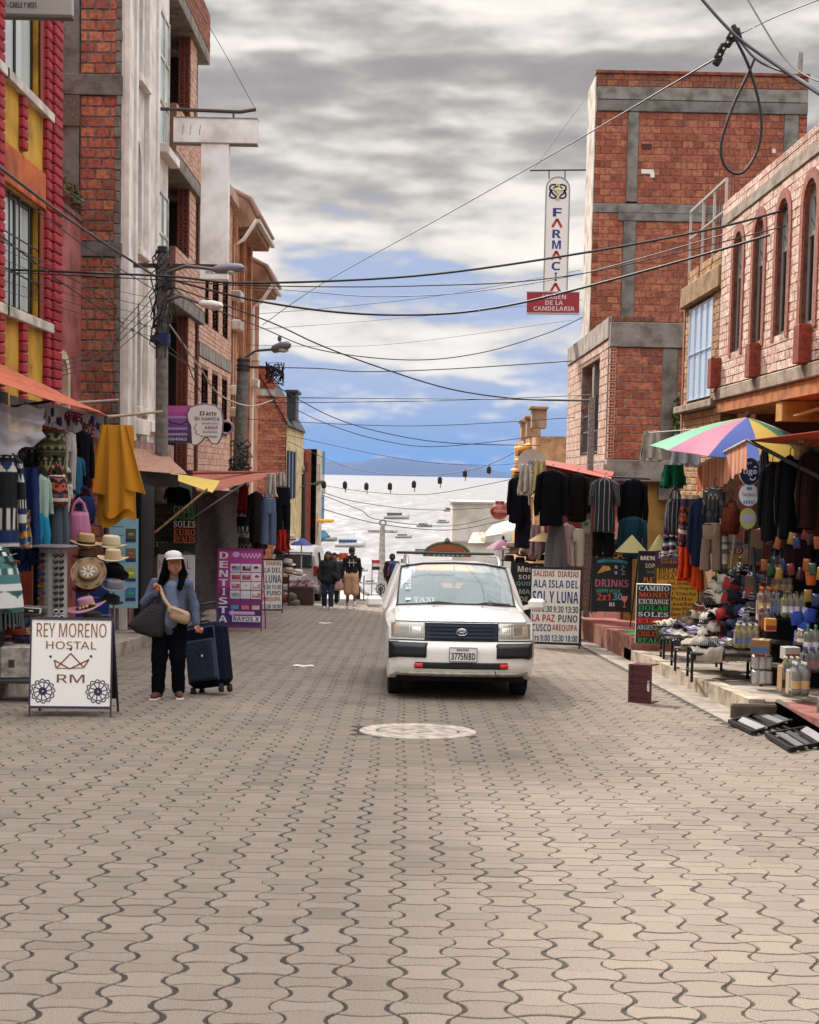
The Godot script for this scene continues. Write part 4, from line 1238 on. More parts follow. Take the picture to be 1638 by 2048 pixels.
	put("steering_wheel",sw,M("17181a"),c)
	var im:=MB.new();im.cbox(V(0.005,1.355,-1.66),V(0.215,0.07,0.03),0.015);im.bar(V(0,1.38,-1.66),V(0,1.45,-1.70),0.015,0.015)
	put("rear_view_mirror",im,M("2b2f33",{r=0.4}),c)
	var af:=MB.new()
	af.prism(PackedVector2Array([Vector2(-0.012,-0.14),Vector2(0.012,-0.14),Vector2(0.012,-0.11),Vector2(0.032,-0.11),Vector2(0.018,-0.07),Vector2(0.026,-0.07),Vector2(0.0,-0.015),Vector2(-0.026,-0.07),Vector2(-0.018,-0.07),Vector2(-0.032,-0.11),Vector2(-0.012,-0.11)]),0.006,V(0.0,1.32,-1.64))
	af.bar(V(0,1.30,-1.637),V(0,1.33,-1.637),0.003,0.003)
	put("air_freshener",af,M("1f2a2a"),c)
	var tb:=MB.new();tb.cbox(V(-0.37,1.045,-1.30),V(0.27,0.075,0.01),0.0,Basis(Vector3.RIGHT,-0.3))
	var tbo:=put("taxi_card",tb,M("2c3230"),c)
	text(tbo,"TAXI",V(-0.37,1.048,-1.292),0.25,0.062,M("c9d0c0"),"sb",Basis(Vector3.RIGHT,-0.3))
	var R0:=Basis(Vector3.RIGHT,deg_to_rad(-56.0))*Basis(Vector3(0,0,1),-PI/2)
	text(c,"5010",V(-0.555,1.235,-1.438),0.25,0.06,M("cfd8d4"),"b",R0)
	text(c,"TAXI",V(-0.36,1.335,-4.0),0.20,0.06,M("1f2422"),"b")
	var ste:=MB.new();ste.cbox(V(-0.56,1.06,-1.20),V(0.06,0.05,0.003),0.0,Basis(Vector3.RIGHT,deg_to_rad(-56.0)));put("permit_sticker",ste,M("b9c6c2"),c)
func flesh(out: MB,caps: Array,h: float,k: float) -> void:
	var lo:=Vector3.INF;var hi:=-Vector3.INF
	for c in caps:
		var r:=maxf(c[2],c[3])+3.0*h
		lo=lo.min(c[0]-Vector3.ONE*r).min(c[1]-Vector3.ONE*r)
		hi=hi.max(c[0]+Vector3.ONE*r).max(c[1]+Vector3.ONE*r)
	var nx:=int((hi.x-lo.x)/h)+2;var ny:=int((hi.y-lo.y)/h)+2;var nz:=int((hi.z-lo.z)/h)+2
	var f:=PackedFloat32Array();f.resize(nx*ny*nz);f.fill(10.0)
	for c in caps:
		var a: Vector3=c[0];var b: Vector3=c[1];var ra: float=c[2];var rb: float=c[3]
		var sc: Vector3=c[4] if c.size()>4 else Vector3.ONE
		var r:=maxf(ra,rb)*maxf(sc.x,maxf(sc.y,sc.z))+k+1.5*h
		var i0:=((a.min(b)-Vector3.ONE*r-lo)/h).floor();var i1:=((a.max(b)+Vector3.ONE*r-lo)/h).ceil()
		var ab:=b-a;var L:=maxf(ab.length_squared(),1e-9)
		for z in range(maxi(0,int(i0.z)),mini(nz,int(i1.z)+1)):
			for y in range(maxi(0,int(i0.y)),mini(ny,int(i1.y)+1)):
				var id:=(z*ny+y)*nx
				for x in range(maxi(0,int(i0.x)),mini(nx,int(i1.x)+1)):
					var p:=lo+Vector3(x,y,z)*h
					var t:=clampf((p-a).dot(ab)/L,0.0,1.0)
					var d:=((p-a-ab*t)/sc).length()-lerpf(ra,rb,t)
					var g:=f[id+x]
					var m:=maxf(k-absf(g-d),0.0)/k
					f[id+x]=minf(g,d)-m*m*k*0.25
	var vi:=PackedInt32Array();vi.resize(f.size());vi.fill(-1)
	var P:=PackedVector3Array();var N:=PackedVector3Array()
	var off:=[0,1,nx,nx+1,nx*ny,nx*ny+1,nx*ny+nx,nx*ny+nx+1]
	var ed:=[[0,1],[2,3],[4,5],[6,7],[0,2],[1,3],[4,6],[5,7],[0,4],[1,5],[2,6],[3,7]]
	for z in nz-1:
		for y in ny-1:
			var id:=(z*ny+y)*nx
			for x in nx-1:
				var q:=id+x
				var c0:=f[q]
				if c0>2.5*h or c0<-2.5*h: continue
				var s:=0
				for o in 8: if f[q+off[o]]<0.0: s+=1
				if s==0 or s==8: continue
				var acc:=Vector3.ZERO;var n:=0
				for e in ed:
					var fa:=f[q+off[e[0]]];var fb:=f[q+off[e[1]]]
					if (fa<0.0)==(fb<0.0): continue
					var t:=fa/(fa-fb)
					var pa:=Vector3(e[0] & 1,(e[0] >> 1) & 1,e[0] >> 2);var pb:=Vector3(e[1] & 1,(e[1] >> 1) & 1,e[1] >> 2)
					acc+=pa.lerp(pb,t);n+=1
				vi[q]=P.size()
				P.push_back(lo+(Vector3(x,y,z)+acc/n)*h)
				var g:=Vector3.ZERO
				for o in 4:
					g.x+=f[q+off[o*2+1]]-f[q+off[o*2]]
					var yo: int=[0,1,4,5][o]
					g.y+=f[q+off[yo+2]]-f[q+off[yo]]
					g.z+=f[q+off[o+4]]-f[q+off[o]]
				N.push_back(g.normalized())
	var emit:=func(a: int,b: int,c: int,d: int,flip: bool) -> void:
		if a<0 or b<0 or c<0 or d<0: return
		if flip:
			out.tri3(P[a],P[d],P[c],N[a],N[d],N[c]);out.tri3(P[a],P[c],P[b],N[a],N[c],N[b])
		else:
			out.tri3(P[a],P[b],P[c],N[a],N[b],N[c]);out.tri3(P[a],P[c],P[d],N[a],N[c],N[d])
	for z in range(1,nz-1):
		for y in range(1,ny-1):
			for x in range(1,nx-1):
				var q:=(z*ny+y)*nx+x
				if vi[q]<0: continue
				var s0:=f[q]<0.0
				if s0 != (f[q+1]<0.0): emit.call(vi[q-nx-nx*ny],vi[q-nx*ny],vi[q],vi[q-nx],not s0)
				if s0 != (f[q+nx]<0.0): emit.call(vi[q-1-nx*ny],vi[q-1],vi[q],vi[q-nx*ny],not s0)
				if s0 != (f[q+nx*ny]<0.0): emit.call(vi[q-1-nx],vi[q-nx],vi[q],vi[q-1],not s0)
func head_caps(o: Vector3,B: Basis,s:=1.0) -> Array:
	var q:=func(x,y,z): return o+B*(Vector3(x,y,z)*s)
	return [[q.call(0,0.03,-0.018),q.call(0,0.03,0.005),0.083*s,0.078*s],[q.call(0,-0.02,0.03),q.call(0,-0.065,0.042),0.066*s,0.042*s],
		[q.call(-0.03,-0.03,0.045),q.call(0.03,-0.03,0.045),0.04*s,0.04*s],
		[q.call(0,0.012,0.088),q.call(0,-0.022,0.105),0.010*s,0.014*s],[q.call(-0.02,-0.056,0.079),q.call(0.02,-0.056,0.079),0.009*s,0.009*s],
		[q.call(-0.035,0.022,0.078),q.call(0.035,0.022,0.078),0.012*s,0.012*s],
		[q.call(-0.08,0.0,0.0),q.call(-0.084,-0.03,0.0),0.016*s,0.012*s],[q.call(0.08,0.0,0.0),q.call(0.084,-0.03,0.0),0.016*s,0.012*s]]
func face(p: Node3D,o: Vector3,B: Basis,s:=1.0) -> void:
	for e in [-1.0,1.0]:
		var m:=MB.new()
		m.ball(o+B*(V(e*0.031,0.004,0.083)*s),V(0.012,0.007,0.006)*s,10,B)
		var ey:=put("eye",m,M("d8d2ca",{r=0.3}),p)
		var i:=MB.new();i.ball(o+B*(V(e*0.031+0.002,0.004,0.088)*s),V(0.006,0.006,0.003)*s,8,B);put("iris",i,M("20140e",{r=0.2}),ey)
		var b:=MB.new();b.tube([o+B*(V(e*0.015,0.024,0.088)*s),o+B*(V(e*0.033,0.029,0.088)*s),o+B*(V(e*0.05,0.022,0.078)*s)],0.005*s,5);put("eyebrow",b,M("1c1512"),p)
	var l:=MB.new()
	l.tube([o+B*(V(-0.024,-0.055,0.083)*s),o+B*(V(0,-0.052,0.092)*s),o+B*(V(0.024,-0.055,0.083)*s)],0.006*s,6)
	put("lips",l,M("8a4238",{r=0.5}),p)
func hand_caps(w: Vector3,d: Vector3,t: Vector3,curl: float,s:=1.0) -> Array:
	d=d.normalized();t=(t-d*t.dot(d)).normalized()
	var n:=d.cross(t)
	var out:=[[w,w+d*0.035*s,0.025*s,0.027*s,V(1,1,1)]]
	for i in 4:
		var b:=w+d*0.03*s+t*(0.018-0.013*i)*s
		var kn:=w+d*(0.085-0.004*absf(i-1.2))*s+t*(0.030-0.020*i)*s
		out.append([b,kn,0.012*s,0.0105*s])
		var L: float=[0.040,0.045,0.041,0.032][i]*s
		var a:=curl*1.3
		var p1:=kn+(d*cos(a)-n*sin(a))*L
		var p2:=p1+(d*cos(a*2.1)-n*sin(a*2.1))*L*0.65
		var p3:=p2+(d*cos(a*2.8)-n*sin(a*2.8))*L*0.5
		out.append([kn,p1,0.0098*s,0.009*s]);out.append([p1,p2,0.009*s,0.0082*s]);out.append([p2,p3,0.0082*s,0.0072*s])
	var tb:=w+d*0.025*s+t*0.022*s
	var t1:=tb+(d*0.6+t*0.7-n*0.3*curl).normalized()*0.038*s
	var t2:=t1+(d*0.85+t*(0.35-0.5*curl)-n*0.7*curl).normalized()*0.03*s
	out.append([tb,t1,0.013*s,0.0105*s]);out.append([t1,t2,0.0105*s,0.0085*s])
	return out
func person(label: String,p: Vector3,j: Dictionary,look: Dictionary,h:=0.013) -> Node3D:
	var o:=thing("person",label,"person",p)
	var S: float=look.get("s",1.0)
	var HB: Basis=Basis.from_euler(look.get("turn",Vector3.ZERO))
	var skin:=M(look.get("skin","8a5a42"),{r=0.6})
	var head: Vector3=j.head
	var fine:=h<0.015
	var b:=MB.new()
	var core:=[[j.pelvis,j.chest,0.10,0.10,V(1.1,1,0.75)],[j.chest,j.neck,0.09,0.05,V(1.1,1,0.75)],[j.neck,head+V(0,-0.04,-0.01),0.048,0.046]]
	for s in ["l","r"]:
		core.append([j["sh"+s],j["el"+s],0.05,0.04]);core.append([j["el"+s],j["wr"+s],0.038,0.026])
		core.append([j["hip"+s],j["kn"+s],0.08,0.055]);core.append([j["kn"+s],j["an"+s],0.052,0.035])
	flesh(b,core,h*1.3,0.05)
	flesh(b,head_caps(head,HB,S),0.005 if fine else 0.011,0.02)
	for s in ["l","r"]:
		flesh(b,hand_caps(j["wr"+s],j["hd"+s],j["tb"+s],look.get("curl"+s,0.5),1.0 if fine else 1.1),0.0035 if fine else 0.008,0.006)
	put("body",b,skin,o)
	if fine: face(o,head,HB,S)
	var t: Dictionary=look.top
	var w: float=t.get("w",0.0)
	var up:=[[j.neck+V(0,-0.03,0),j.chest,0.06+w,0.125+w,V(1.15,1,0.85)],[j.chest,j.waist,0.13+w,0.122+w,V(1.15,1,0.85)],[j.waist,j.hem,0.122+w,t.get("hem",0.142)+w,V(1.15,1,0.85)],[j.shl,j.shr,0.045+w,0.045+w]]
	for s in ["l","r"]:
		up.append([j["sh"+s],j["el"+s],0.046+w,0.042+w]);up.append([j["el"+s],j["el"+s].lerp(j["wr"+s],t.get("sleeve",0.92)),0.044+w,0.036+w*0.5])
	var tm:=MB.new();flesh(tm,up,h,0.035);tm.wrinkle(0.009,7.0)
	put(t.get("called","jacket"),tm,t.mat,o)
	var l: Dictionary=look.legs
	var dn:=[[j.pelvis+V(0,0.06,0),j.pelvis,0.135,0.15,V(1.1,1,0.9)]]
	for s in ["l","r"]:
		dn.append([j["hip"+s],j["kn"+s],0.105+l.get("w",0.0),0.075+l.get("w",0.0)])
		if l.get("long",1.0)>0.3: dn.append([j["kn"+s],j["kn"+s].lerp(j["an"+s],l.get("long",1.0)),0.075,0.066])
	var lm:=MB.new();flesh(lm,dn,h,0.04);lm.wrinkle(0.010,8.0,V(1,0.9,1))
	put(l.get("called","trousers"),lm,l.mat,o)
	for s in ["l","r"]:
		var a: Vector3=j["an"+s];var fd: Vector3=look.get("toe"+s,V(0,0,1)).normalized()
		var sm:=MB.new()
		flesh(sm,[[V(a.x,a.y-0.02,a.z),V(a.x,a.y-0.055,a.z),0.042,0.04],[V(a.x,a.y-0.05,a.z)-fd*0.035,V(a.x,a.y-0.055,a.z)+fd*0.13,0.042,0.036]],h*0.9,0.03)
		var sh:=put("shoe",sm,look.shoe,o)
		var so:=MB.new()
		so.cbox(V(a.x,a.y-0.088,a.z)+fd*0.05,V(0.085,0.022,0.26),0.01,Basis(Vector3.UP,atan2(fd.x,fd.z)))
		put("sole",so,look.get("sole",M("b9aca0")),sh)
	return o
func blob(parent: Node3D,called: String,caps: Array,h: float,k: float,mat: Material) -> MeshInstance3D:
	var m:=MB.new();flesh(m,caps,h,k)
	return put(called,m,mat,parent)
func build_people() -> void:
	var p:=gnd(338,1396)
	var j:={head=V(0.045,1.425,0.03),neck=V(0.03,1.285,0.0),chest=V(0.02,1.15,0.0),waist=V(0.015,0.96,0.0),hem=V(0.01,0.80,0.0),pelvis=V(0.01,0.84,0.0),
		shr=V(-0.155,1.225,0.0),elr=V(-0.25,1.02,0.05),wrr=V(-0.125,1.135,0.17),hdr=V(0.05,0.1,0.0),tbr=V(0.4,0.2,0.5),
		shl=V(0.19,1.225,0.0),ell=V(0.255,0.99,-0.03),wrl=V(0.285,0.80,0.02),hdl=V(0.03,-0.1,0.02),tbl=V(-0.3,0.0,0.6),
		hipl=V(0.085,0.80,0.0),knl=V(0.09,0.45,0.02),anl=V(0.10,0.10,-0.02),hipr=V(-0.075,0.80,0.0),knr=V(-0.10,0.45,0.05),anr=V(-0.105,0.10,0.06)}
	var jk:=M("525b74",{r=0.7,t="grain",s=5.0,b="cloth",bs=1.6})
	var w:=person("woman in white cap and grey blue jacket pulling a navy suitcase",p,j,{top={mat=jk,called="jacket",w=0.004,sleeve=0.93},legs={mat=M("0b0c11",{r=1.0,sp=0.15,b="cloth",bs=0.5,s=2.0}),w=0.0},shoe=M("54301f",{r=0.8,t="grain",s=8.0}),skin="9c644a",turn=V(0.0,0.42,0.03),curlr=0.95,curll=0.9,toel=V(0.25,0,1),toer=V(-0.2,0,1)})
	var HB:=Basis.from_euler(V(0,0.42,0.03));var hd: Vector3=j.head
	var q:=func(x,y,z): return hd+HB*V(x,y,z)
	blob(w,"hair",[[q.call(0,0.05,-0.035),q.call(0,0.0,-0.06),0.088,0.085],[q.call(-0.075,0.04,-0.01),q.call(-0.105,-0.12,0.0),0.038,0.045],[q.call(-0.105,-0.12,0.0),V(-0.10,1.19,0.12),0.045,0.035],
		[q.call(0.075,0.04,-0.01),q.call(0.10,-0.10,0.0),0.036,0.04],[q.call(0.10,-0.10,0.0),V(0.125,1.19,0.115),0.04,0.03],[q.call(0,-0.02,-0.07),V(0.02,1.2,-0.10),0.08,0.08]],0.008,0.03,M("060505",{r=0.9,sp=0.15}))
	var cap:=MB.new()
	cap.lathe([Vector2(0.094,-0.01),Vector2(0.096,0.015),Vector2(0.087,0.045),Vector2(0.06,0.066),Vector2(0.02,0.075),Vector2(0.001,0.076)],20,q.call(0,0.078,-0.016),HB*Basis(Vector3.RIGHT,-0.05),0.95,1.08)
	cap.grid(12,6,func(u,v):
		var a:=lerpf(-0.95,0.95,u)
		var r:=lerpf(0.09,0.09+0.095*cos(a*1.3),v)
		return q.call(sin(a)*r,0.08-0.004*v*v-0.02*a*a*v,cos(a)*r*1.05-0.008),0.004)
	put("cap",cap,M("c9c2be",{r=0.9,t="grain",s=10.0}),w)
	blob(w,"shirt",[[V(0.03,1.2,0.075),V(0.02,0.84,0.07),0.065,0.105,V(1.0,1,0.9)]],0.012,0.03,M("6c7890",{r=0.9,t="grain",s=6.0,b="cloth",bs=1.0}))
	var st:=MB.new()
	st.tube([V(-0.10,1.27,0.06),V(-0.085,1.20,0.14),V(-0.03,1.08,0.185),V(0.05,0.97,0.20),V(0.12,0.90,0.185)],0.02,8)
	put("bag_strap",st,M("a98b72",{r=0.8}),w)
	blob(w,"sling_bag",[[V(0.06,0.96,0.21),V(0.19,0.90,0.175),0.05,0.055],[V(0.08,0.90,0.21),V(0.19,0.86,0.18),0.05,0.05]],0.01,0.02,M("a3856a",{r=0.75,t="grain",s=6.0}))
	var zp:=MB.new();zp.tube([V(0.05,0.985,0.262),V(0.14,0.955,0.25),V(0.21,0.915,0.215)],0.004,5);put("bag_zip",zp,M("6e5844"),w)
	var bs:=MB.new();bs.tube([V(-0.095,1.28,0.05),V(-0.115,1.21,0.17),V(-0.16,1.10,0.13),V(-0.20,1.00,0.06)],0.012,6);put("tote_strap",bs,M("1c1418"),w)
	var tb:=tag(put("tote_bag",bag(PackedVector2Array([Vector2(-0.42,0.78),Vector2(-0.36,0.86),Vector2(-0.17,1.03),Vector2(-0.01,1.02),Vector2(-0.02,0.80),Vector2(-0.05,0.665),Vector2(-0.19,0.665),Vector2(-0.33,0.71)]),0.15),M("231820",{r=0.8,t="grain",s=4.0,b="cloth",bs=1.2})),"big dark maroon tote bag hanging at the woman's hip","bag")
	tb.position=p+V(0,0.0,0.13)
	var sp:=gnd(424,1388)
	var s:=thing("suitcase","tall navy blue wheeled suitcase beside the woman in the white cap","suitcase",sp,-0.42)
	s.rotation=V(-0.12,-0.42,0.2);s.scale=V(1.12,1.1,1.12)
	var nv:=M("101524",{r=0.9,sp=0.2,t="grain",s=5.0,b="cloth",bs=0.8})
	var cb2:=MB.new();cb2.cbox(V(0,0.39,0),V(0.42,0.64,0.26),0.06);cb2.wrinkle(0.006,5.0);put("case",cb2,nv,s)
	var pk:=MB.new();pk.cbox(V(0.0,0.34,0.125),V(0.33,0.42,0.05),0.022);put("front_pocket",pk,M("171d30",{r=0.75,b="cloth",bs=0.8}),s)
	var pp:=MB.new()
	for e in [[-0.165,0.13,-0.165,0.66],[0.165,0.13,0.165,0.66],[-0.165,0.66,0.165,0.66]]: pp.tube([V(e[0],e[1],0.122),V(e[2],e[3],0.122)],0.008,6)
	put("piping",pp,M("2b3450",{r=0.6}),s)
	var rd:=MB.new();rd.tube([V(-0.205,0.30,0.115),V(-0.205,0.62,0.115),V(-0.17,0.69,0.11)],0.006,6);put("red_piping",rd,M("7a3028"),s)
	var hn:=MB.new()
	for x in [-0.10,0.10]: hn.tube([V(x,0.68,-0.08),V(x,0.92,-0.08)],0.008,6)
	hn.tube([V(-0.11,0.92,-0.08),V(0.11,0.92,-0.08)],0.014,6)
	put("pull_handle",hn,M("3a3b40",{r=0.4,m=0.6}),s)
	var th:=MB.new();th.tube([V(-0.07,0.70,0.02),V(-0.05,0.735,0.02),V(0.05,0.735,0.02),V(0.07,0.70,0.02)],0.012,6);put("carry_handle",th,M("101014"),s)
	var lg:=MB.new();lg.ball(V(0.02,0.38,0.151),V(0.012,0.015,0.004),8);put("badge",lg,M("c8c6c0",{r=0.3}),s)
	for x in [-0.16,0.16]:
		for z in [-0.08,0.08]:
			var wh:=MB.new();wh.lathe([Vector2(0.001,-0.014),Vector2(0.034,-0.014),Vector2(0.036,0),Vector2(0.034,0.014),Vector2(0.001,0.014)],14,V(x,0.036,z),Basis(Vector3(0,0,1),PI/2));wh.cbox(V(x,0.07,z),V(0.04,0.03,0.05),0.01)
			put("wheel",wh,M("0c0c0e"),s)
	var walk:=func(hgt: float,step: float) -> Dictionary:
		var k:=hgt/1.7
		return {head=V(0,1.56,0.02)*k,neck=V(0,1.42,0)*k,chest=V(0,1.26,0)*k,waist=V(0,1.06,0)*k,hem=V(0,0.88,0)*k,pelvis=V(0,0.92,0)*k,
			shr=V(-0.18,1.36,0)*k,elr=V(-0.24,1.10,-0.02)*k,wrr=V(-0.24,0.86,0.05)*k,hdr=V(0,-0.1,0.02),tbr=V(0.2,0,0.8),
			shl=V(0.18,1.36,0)*k,ell=V(0.24,1.10,-0.02)*k,wrl=V(0.23,0.86,0.05)*k,hdl=V(0,-0.1,0.02),tbl=V(-0.2,0,0.8),
			hipl=V(0.09,0.88,0)*k,knl=V(0.10,0.48,0.02+step*0.4)*k,anl=V(0.10,0.10,step)*k,hipr=V(-0.09,0.88,0)*k,knr=V(-0.10,0.48,0.05-step*0.2)*k,anr=V(-0.10,0.10,-step)*k}
	var blk:=M("0c0c0f",{r=0.9,b="cloth",bs=1.0})
	p=gnd(702,1219)
	j=walk.call(1.72,0.13)
	var m: Node3D=person("man in black hoodie and pale knee shorts walking up the street",p,j,{top={mat=blk,called="hoodie",w=0.01},legs={mat=M("b58d72",{r=0.9,b="cloth",bs=0.8}),w=0.03,long=0.25,called="shorts"},shoe=M("b8b2ac"),skin="6e4532",turn=V(0.1,0.5,0)},0.02)
	hd=j.head
	blob(m,"cap",[[hd+V(0,0.07,-0.01),hd+V(0.0,0.065,0.0),0.092,0.092],[hd+V(0.03,0.06,0.09),hd+V(0.06,0.05,0.14),0.035,0.02]],0.012,0.02,blk)
	blob(m,"hood",[[j.neck+V(-0.09,0.0,-0.02),j.neck+V(0.09,0.0,-0.02),0.06,0.06]],0.015,0.03,blk)
	for sx in [-1,1]:
		var sk:=MB.new();sk.tube([V(sx*0.10,0.12,0.13*sx),V(sx*0.10,0.3,0.08*sx)],0.05,10);put("sock",sk,M("c9c4bd"),m)
	for sx in [-0.05,0.05]:
		var dr:=MB.new();dr.tube([V(sx,1.40,0.15),V(sx*1.2,1.2,0.165)],0.006,5);put("drawstring",dr,M("d8d4cc"),m)
	var lt:=MB.new()
	lt.cbox(V(0.02,1.31,0.166),V(0.24,0.022,0.01),0.0)
	put("chest_print",lt,M("b9b5ad"),m)
	tag(put("carrier_bag",bag(PackedVector2Array([Vector2(-0.13,0.1),Vector2(0.11,0.11),Vector2(0.13,0.26),Vector2(0.04,0.46),Vector2(-0.03,0.46),Vector2(-0.14,0.24)]),0.15),M("b99c8e",{r=0.5,b="cloth",bs=1.5,bl=0.5})),"pale pink carrier bag in the hand of the man in the hoodie","bag").position=p+V(-0.33,0.42,0.05)
	p=gnd(655,1218)
	j=walk.call(1.60,0.08)
	j.elr=V(-0.24,1.05,0.02);j.wrr=V(-0.24,0.82,0.1)
	m=person("woman in long dark coat and blue jeans walking beside the hooded man",p,j,{top={mat=M("14151c",{r=0.9,b="cloth",bs=1.5}),called="coat",w=0.02,hem=0.18},legs={mat=M("1f2a40",{r=0.9}),w=0.0},shoe=M("c9c4bf"),skin="7a4e3a",turn=V(0.05,-0.5,0)},0.02)
	hd=j.head
	blob(m,"hair",[[hd+V(0,0.04,-0.03),hd+V(0,0.05,-0.01),0.095,0.09],[hd+V(-0.07,0,-0.03),hd+V(-0.09,-0.2,0.0),0.05,0.04],[hd+V(0.07,0,-0.03),hd+V(0.09,-0.2,0.0),0.05,0.04]],0.012,0.03,M("120f0e",{r=0.5}))
	blob(m,"shoulder_bag",[[V(0.18,0.95,0.12),V(0.28,0.85,0.1),0.09,0.09]],0.02,0.03,M("101016"))
	p=gnd(667,1208)
	j=walk.call(1.55,0.0)
	m=person("person in black puffer jacket half hidden behind the woman in the coat",p,j,{top={mat=M("15151a",{r=0.6,b="cloth",bs=2.0}),called="jacket",w=0.04},legs={mat=blk,w=0.0},shoe=blk,skin="70462f"},0.024)
	blob(m,"hair",[[j.head+V(0,0.04,-0.02),j.head+V(0,0.06,-0.01),0.095,0.09]],0.014,0.03,M("120f0e"))
	p=gnd(783,1203)
	j=walk.call(1.55,0.05)
	m=person("walker with a blue backpack going downhill beside the taxi",p,j,{top={mat=M("181a22",{r=0.8}),called="jacket",w=0.03},legs={mat=blk,w=0.0},shoe=blk,skin="70462f",turn=V(0,PI,0)},0.024)
	blob(m,"hair",[[j.head+V(0,0.03,0.0),j.head+V(0,0.06,0.0),0.1,0.095]],0.014,0.03,M("120f0e"))
	blob(m,"backpack",[[V(0.02,1.2,0.17),V(0.02,0.95,0.19),0.12,0.14]],0.02,0.04,M("1c2c5e",{r=0.8}))
	for s2 in [-0.12,0.16]:
		var b2:=MB.new();b2.cbox(V(s2,1.0,0.30),V(0.03,0.3,0.04),0.01);put("backpack_trim",b2,M("a83a2c"),m)
func bag(poly: PackedVector2Array, th: float) -> MB:
	var o:=Vector2.ZERO
	for q in poly: o+=q
	o /= poly.size()
	var P:=PackedVector2Array()
	for i in poly.size():
		for k in 3: P.push_back(poly[i].lerp(poly[(i+1) % poly.size()],k/3.0))
	if Geometry2D.is_polygon_clockwise(P): P.reverse()
	var R:=[]
	for i in 9:
		var a:=-PI/2+PI*i/8.0
		var row:=PackedVector3Array()
		for q in P:
			var e:=o.lerp(q,maxf(pow(cos(a),0.5),0.02))
			row.push_back(V(e.x,e.y,sin(a)*th/2))
		R.push_back(row)
	var m:=MB.new();m.rings(R)
	return m
func pave(parent: Node3D,called: String,x0: float,x1: float,z0: float,z1: float,up: float,mat: Material,th:=0.5) -> MeshInstance3D:
	var m:=MB.new()
	var a:=road_y(z0)+up;var b:=road_y(z1)+up
	var P:=[V(x0,a,z0),V(x1,a,z0),V(x1,b,z1),V(x0,b,z1)]
	var q:=P.map(func(p): return p-V(0,th,0))
	m.quad(P[0],P[1],P[2],P[3])
	for i in 4: m.quad(q[i],q[(i+1) % 4],P[(i+1) % 4],P[i])
	return put(called,m,mat,parent)
func build_pavements() -> void:
	var con:=concrete("a09589")
	var s:=Node3D.new();s.name="pavement";s.set_meta("kind","structure");add_child(s)
	var z:=2.0
	while z>-23.1:
		pave(s,"kerb_stone",XL-0.16,XL,z,z-0.985,0.19+rr(-0.006,0.006),con)
		pave(s,"paving_slab",-5.6,XL-0.17,z,z-0.985,0.18,con)
		z-=1.0
	pave(s,"kerb_stone",-4.75,XL+0.02,-23.02,-23.25,0.20,con)
	z=-14.0
	while z>-21.2:
		pave(s,"kerb_stone",XR,XR+0.17,z,z-0.995,0.18+rr(-0.008,0.008),concrete("b5a794"))
		pave(s,"paving_slab",XR+0.18,7.4,z,z-0.995,0.165,con)
		z-=1.0
	pave(s,"painted_pavement",XR+0.25,7.4,-8.0,-13.96,0.17,M("8d5148",{r=0.9,t="stain",s=0.7,b="bump",bs=0.4}))
	var pl:=pave(s,"platform",XR,6.6,-21.3,-28.0,0.36,M("a06a58",{r=0.9,t="stain",s=0.8,b="bump",bs=0.4}),0.7)
	for k in 12:
		for i in 5:
			pave(pl,"floor_tile",XR+0.02+i*0.42,XR+0.42+i*0.42,-21.33-k*0.55,-21.86-k*0.55,0.366,M(["9a4f42","934a3e","a2574a"][(i+k*2) % 3],{r=0.7,t="stain",s=1.5}),0.004)
	tag(pave(null,"green_mat",3.62,4.5,-21.9,-23.4,0.375,M("2f6b3a",{r=0.95,b="finebump",bs=0.3}),0.008),"green mat lying on the red tiled platform","mat")
	pave(s,"paving_slab",XR,4.4,-28.02,-47.0,0.16,con)
	for g in [["black iron drain grate tipped over the right gutter, the farther one",gnd(1458,1449),at(1550,1419,14.35),at(1598,1437,13.45),gnd(1505,1472)],["black iron drain grate over the right gutter, nearest the camera",gnd(1532,1476),at(1645,1450,13.0),at(1690,1478,12.2),gnd(1580,1506)]]:
		var A: Vector3=g[1]+V(0,0.03,0);var Bc: Vector3=g[2];var C: Vector3=g[3];var D: Vector3=g[4]+V(0,0.03,0)
		var gr:=thing("drain_grate",g[0],"grate",A,0.0,"grates over the gutter")
		for e in [[A,Bc],[D,C],[A,D],[Bc,C]]:
			var m:=MB.new();m.bar(e[0]-A,e[1]-A,0.025,0.035);put("side_rail",m,M("141414",{r=0.6,m=0.5}),gr)
		for k in 7:
			var t:=(k+0.5)/7.0
			var p0:=A.lerp(Bc,t)-A;var p1:=D.lerp(C,t)-A
			var m:=MB.new();m.bar(p0,p1,0.085 if k % 3==1 else 0.055,0.012,V(rr(-0.4,0.4),1,rr(-0.2,0.2)))
			put("grate_bar",m,M(["2a2b2c","8a8b8e","55565a"][k % 3],{r=0.4,m=0.6}),gr)
	for e in [[V(3.78,0,-13.0),V(0.06,0.5,1.9)],[V(3.55,0,-13.9),V(0.5,0.5,0.08)]]:
		var m:=MB.new();m.cbox(e[0]+V(0,road_y(e[0].z)-0.1,0),e[1],0.02);put("drain_wall",m,concrete("5a4c3e"),s)
	var ch:=MB.new();ch.cbox(V(4.35,-0.62,-12.9),V(0.9,0.5,0.35),0.05);put("drain_edge",ch,concrete("6a5a48"),s)
	var cp:=gnd(1288,1404)
	var c:=thing("bottle_crate","dark maroon plastic bottle crate standing on end in the road","crate",cp,-0.42)
	c.transform.basis=Basis(Vector3.RIGHT,-atan(SLOPE))*Basis(Vector3.UP,-0.55)
	var mr:=M("521a1c",{r=0.45,t="grain",s=3.0})
	var W:=0.27;var H:=0.42
	var side := MB.new()
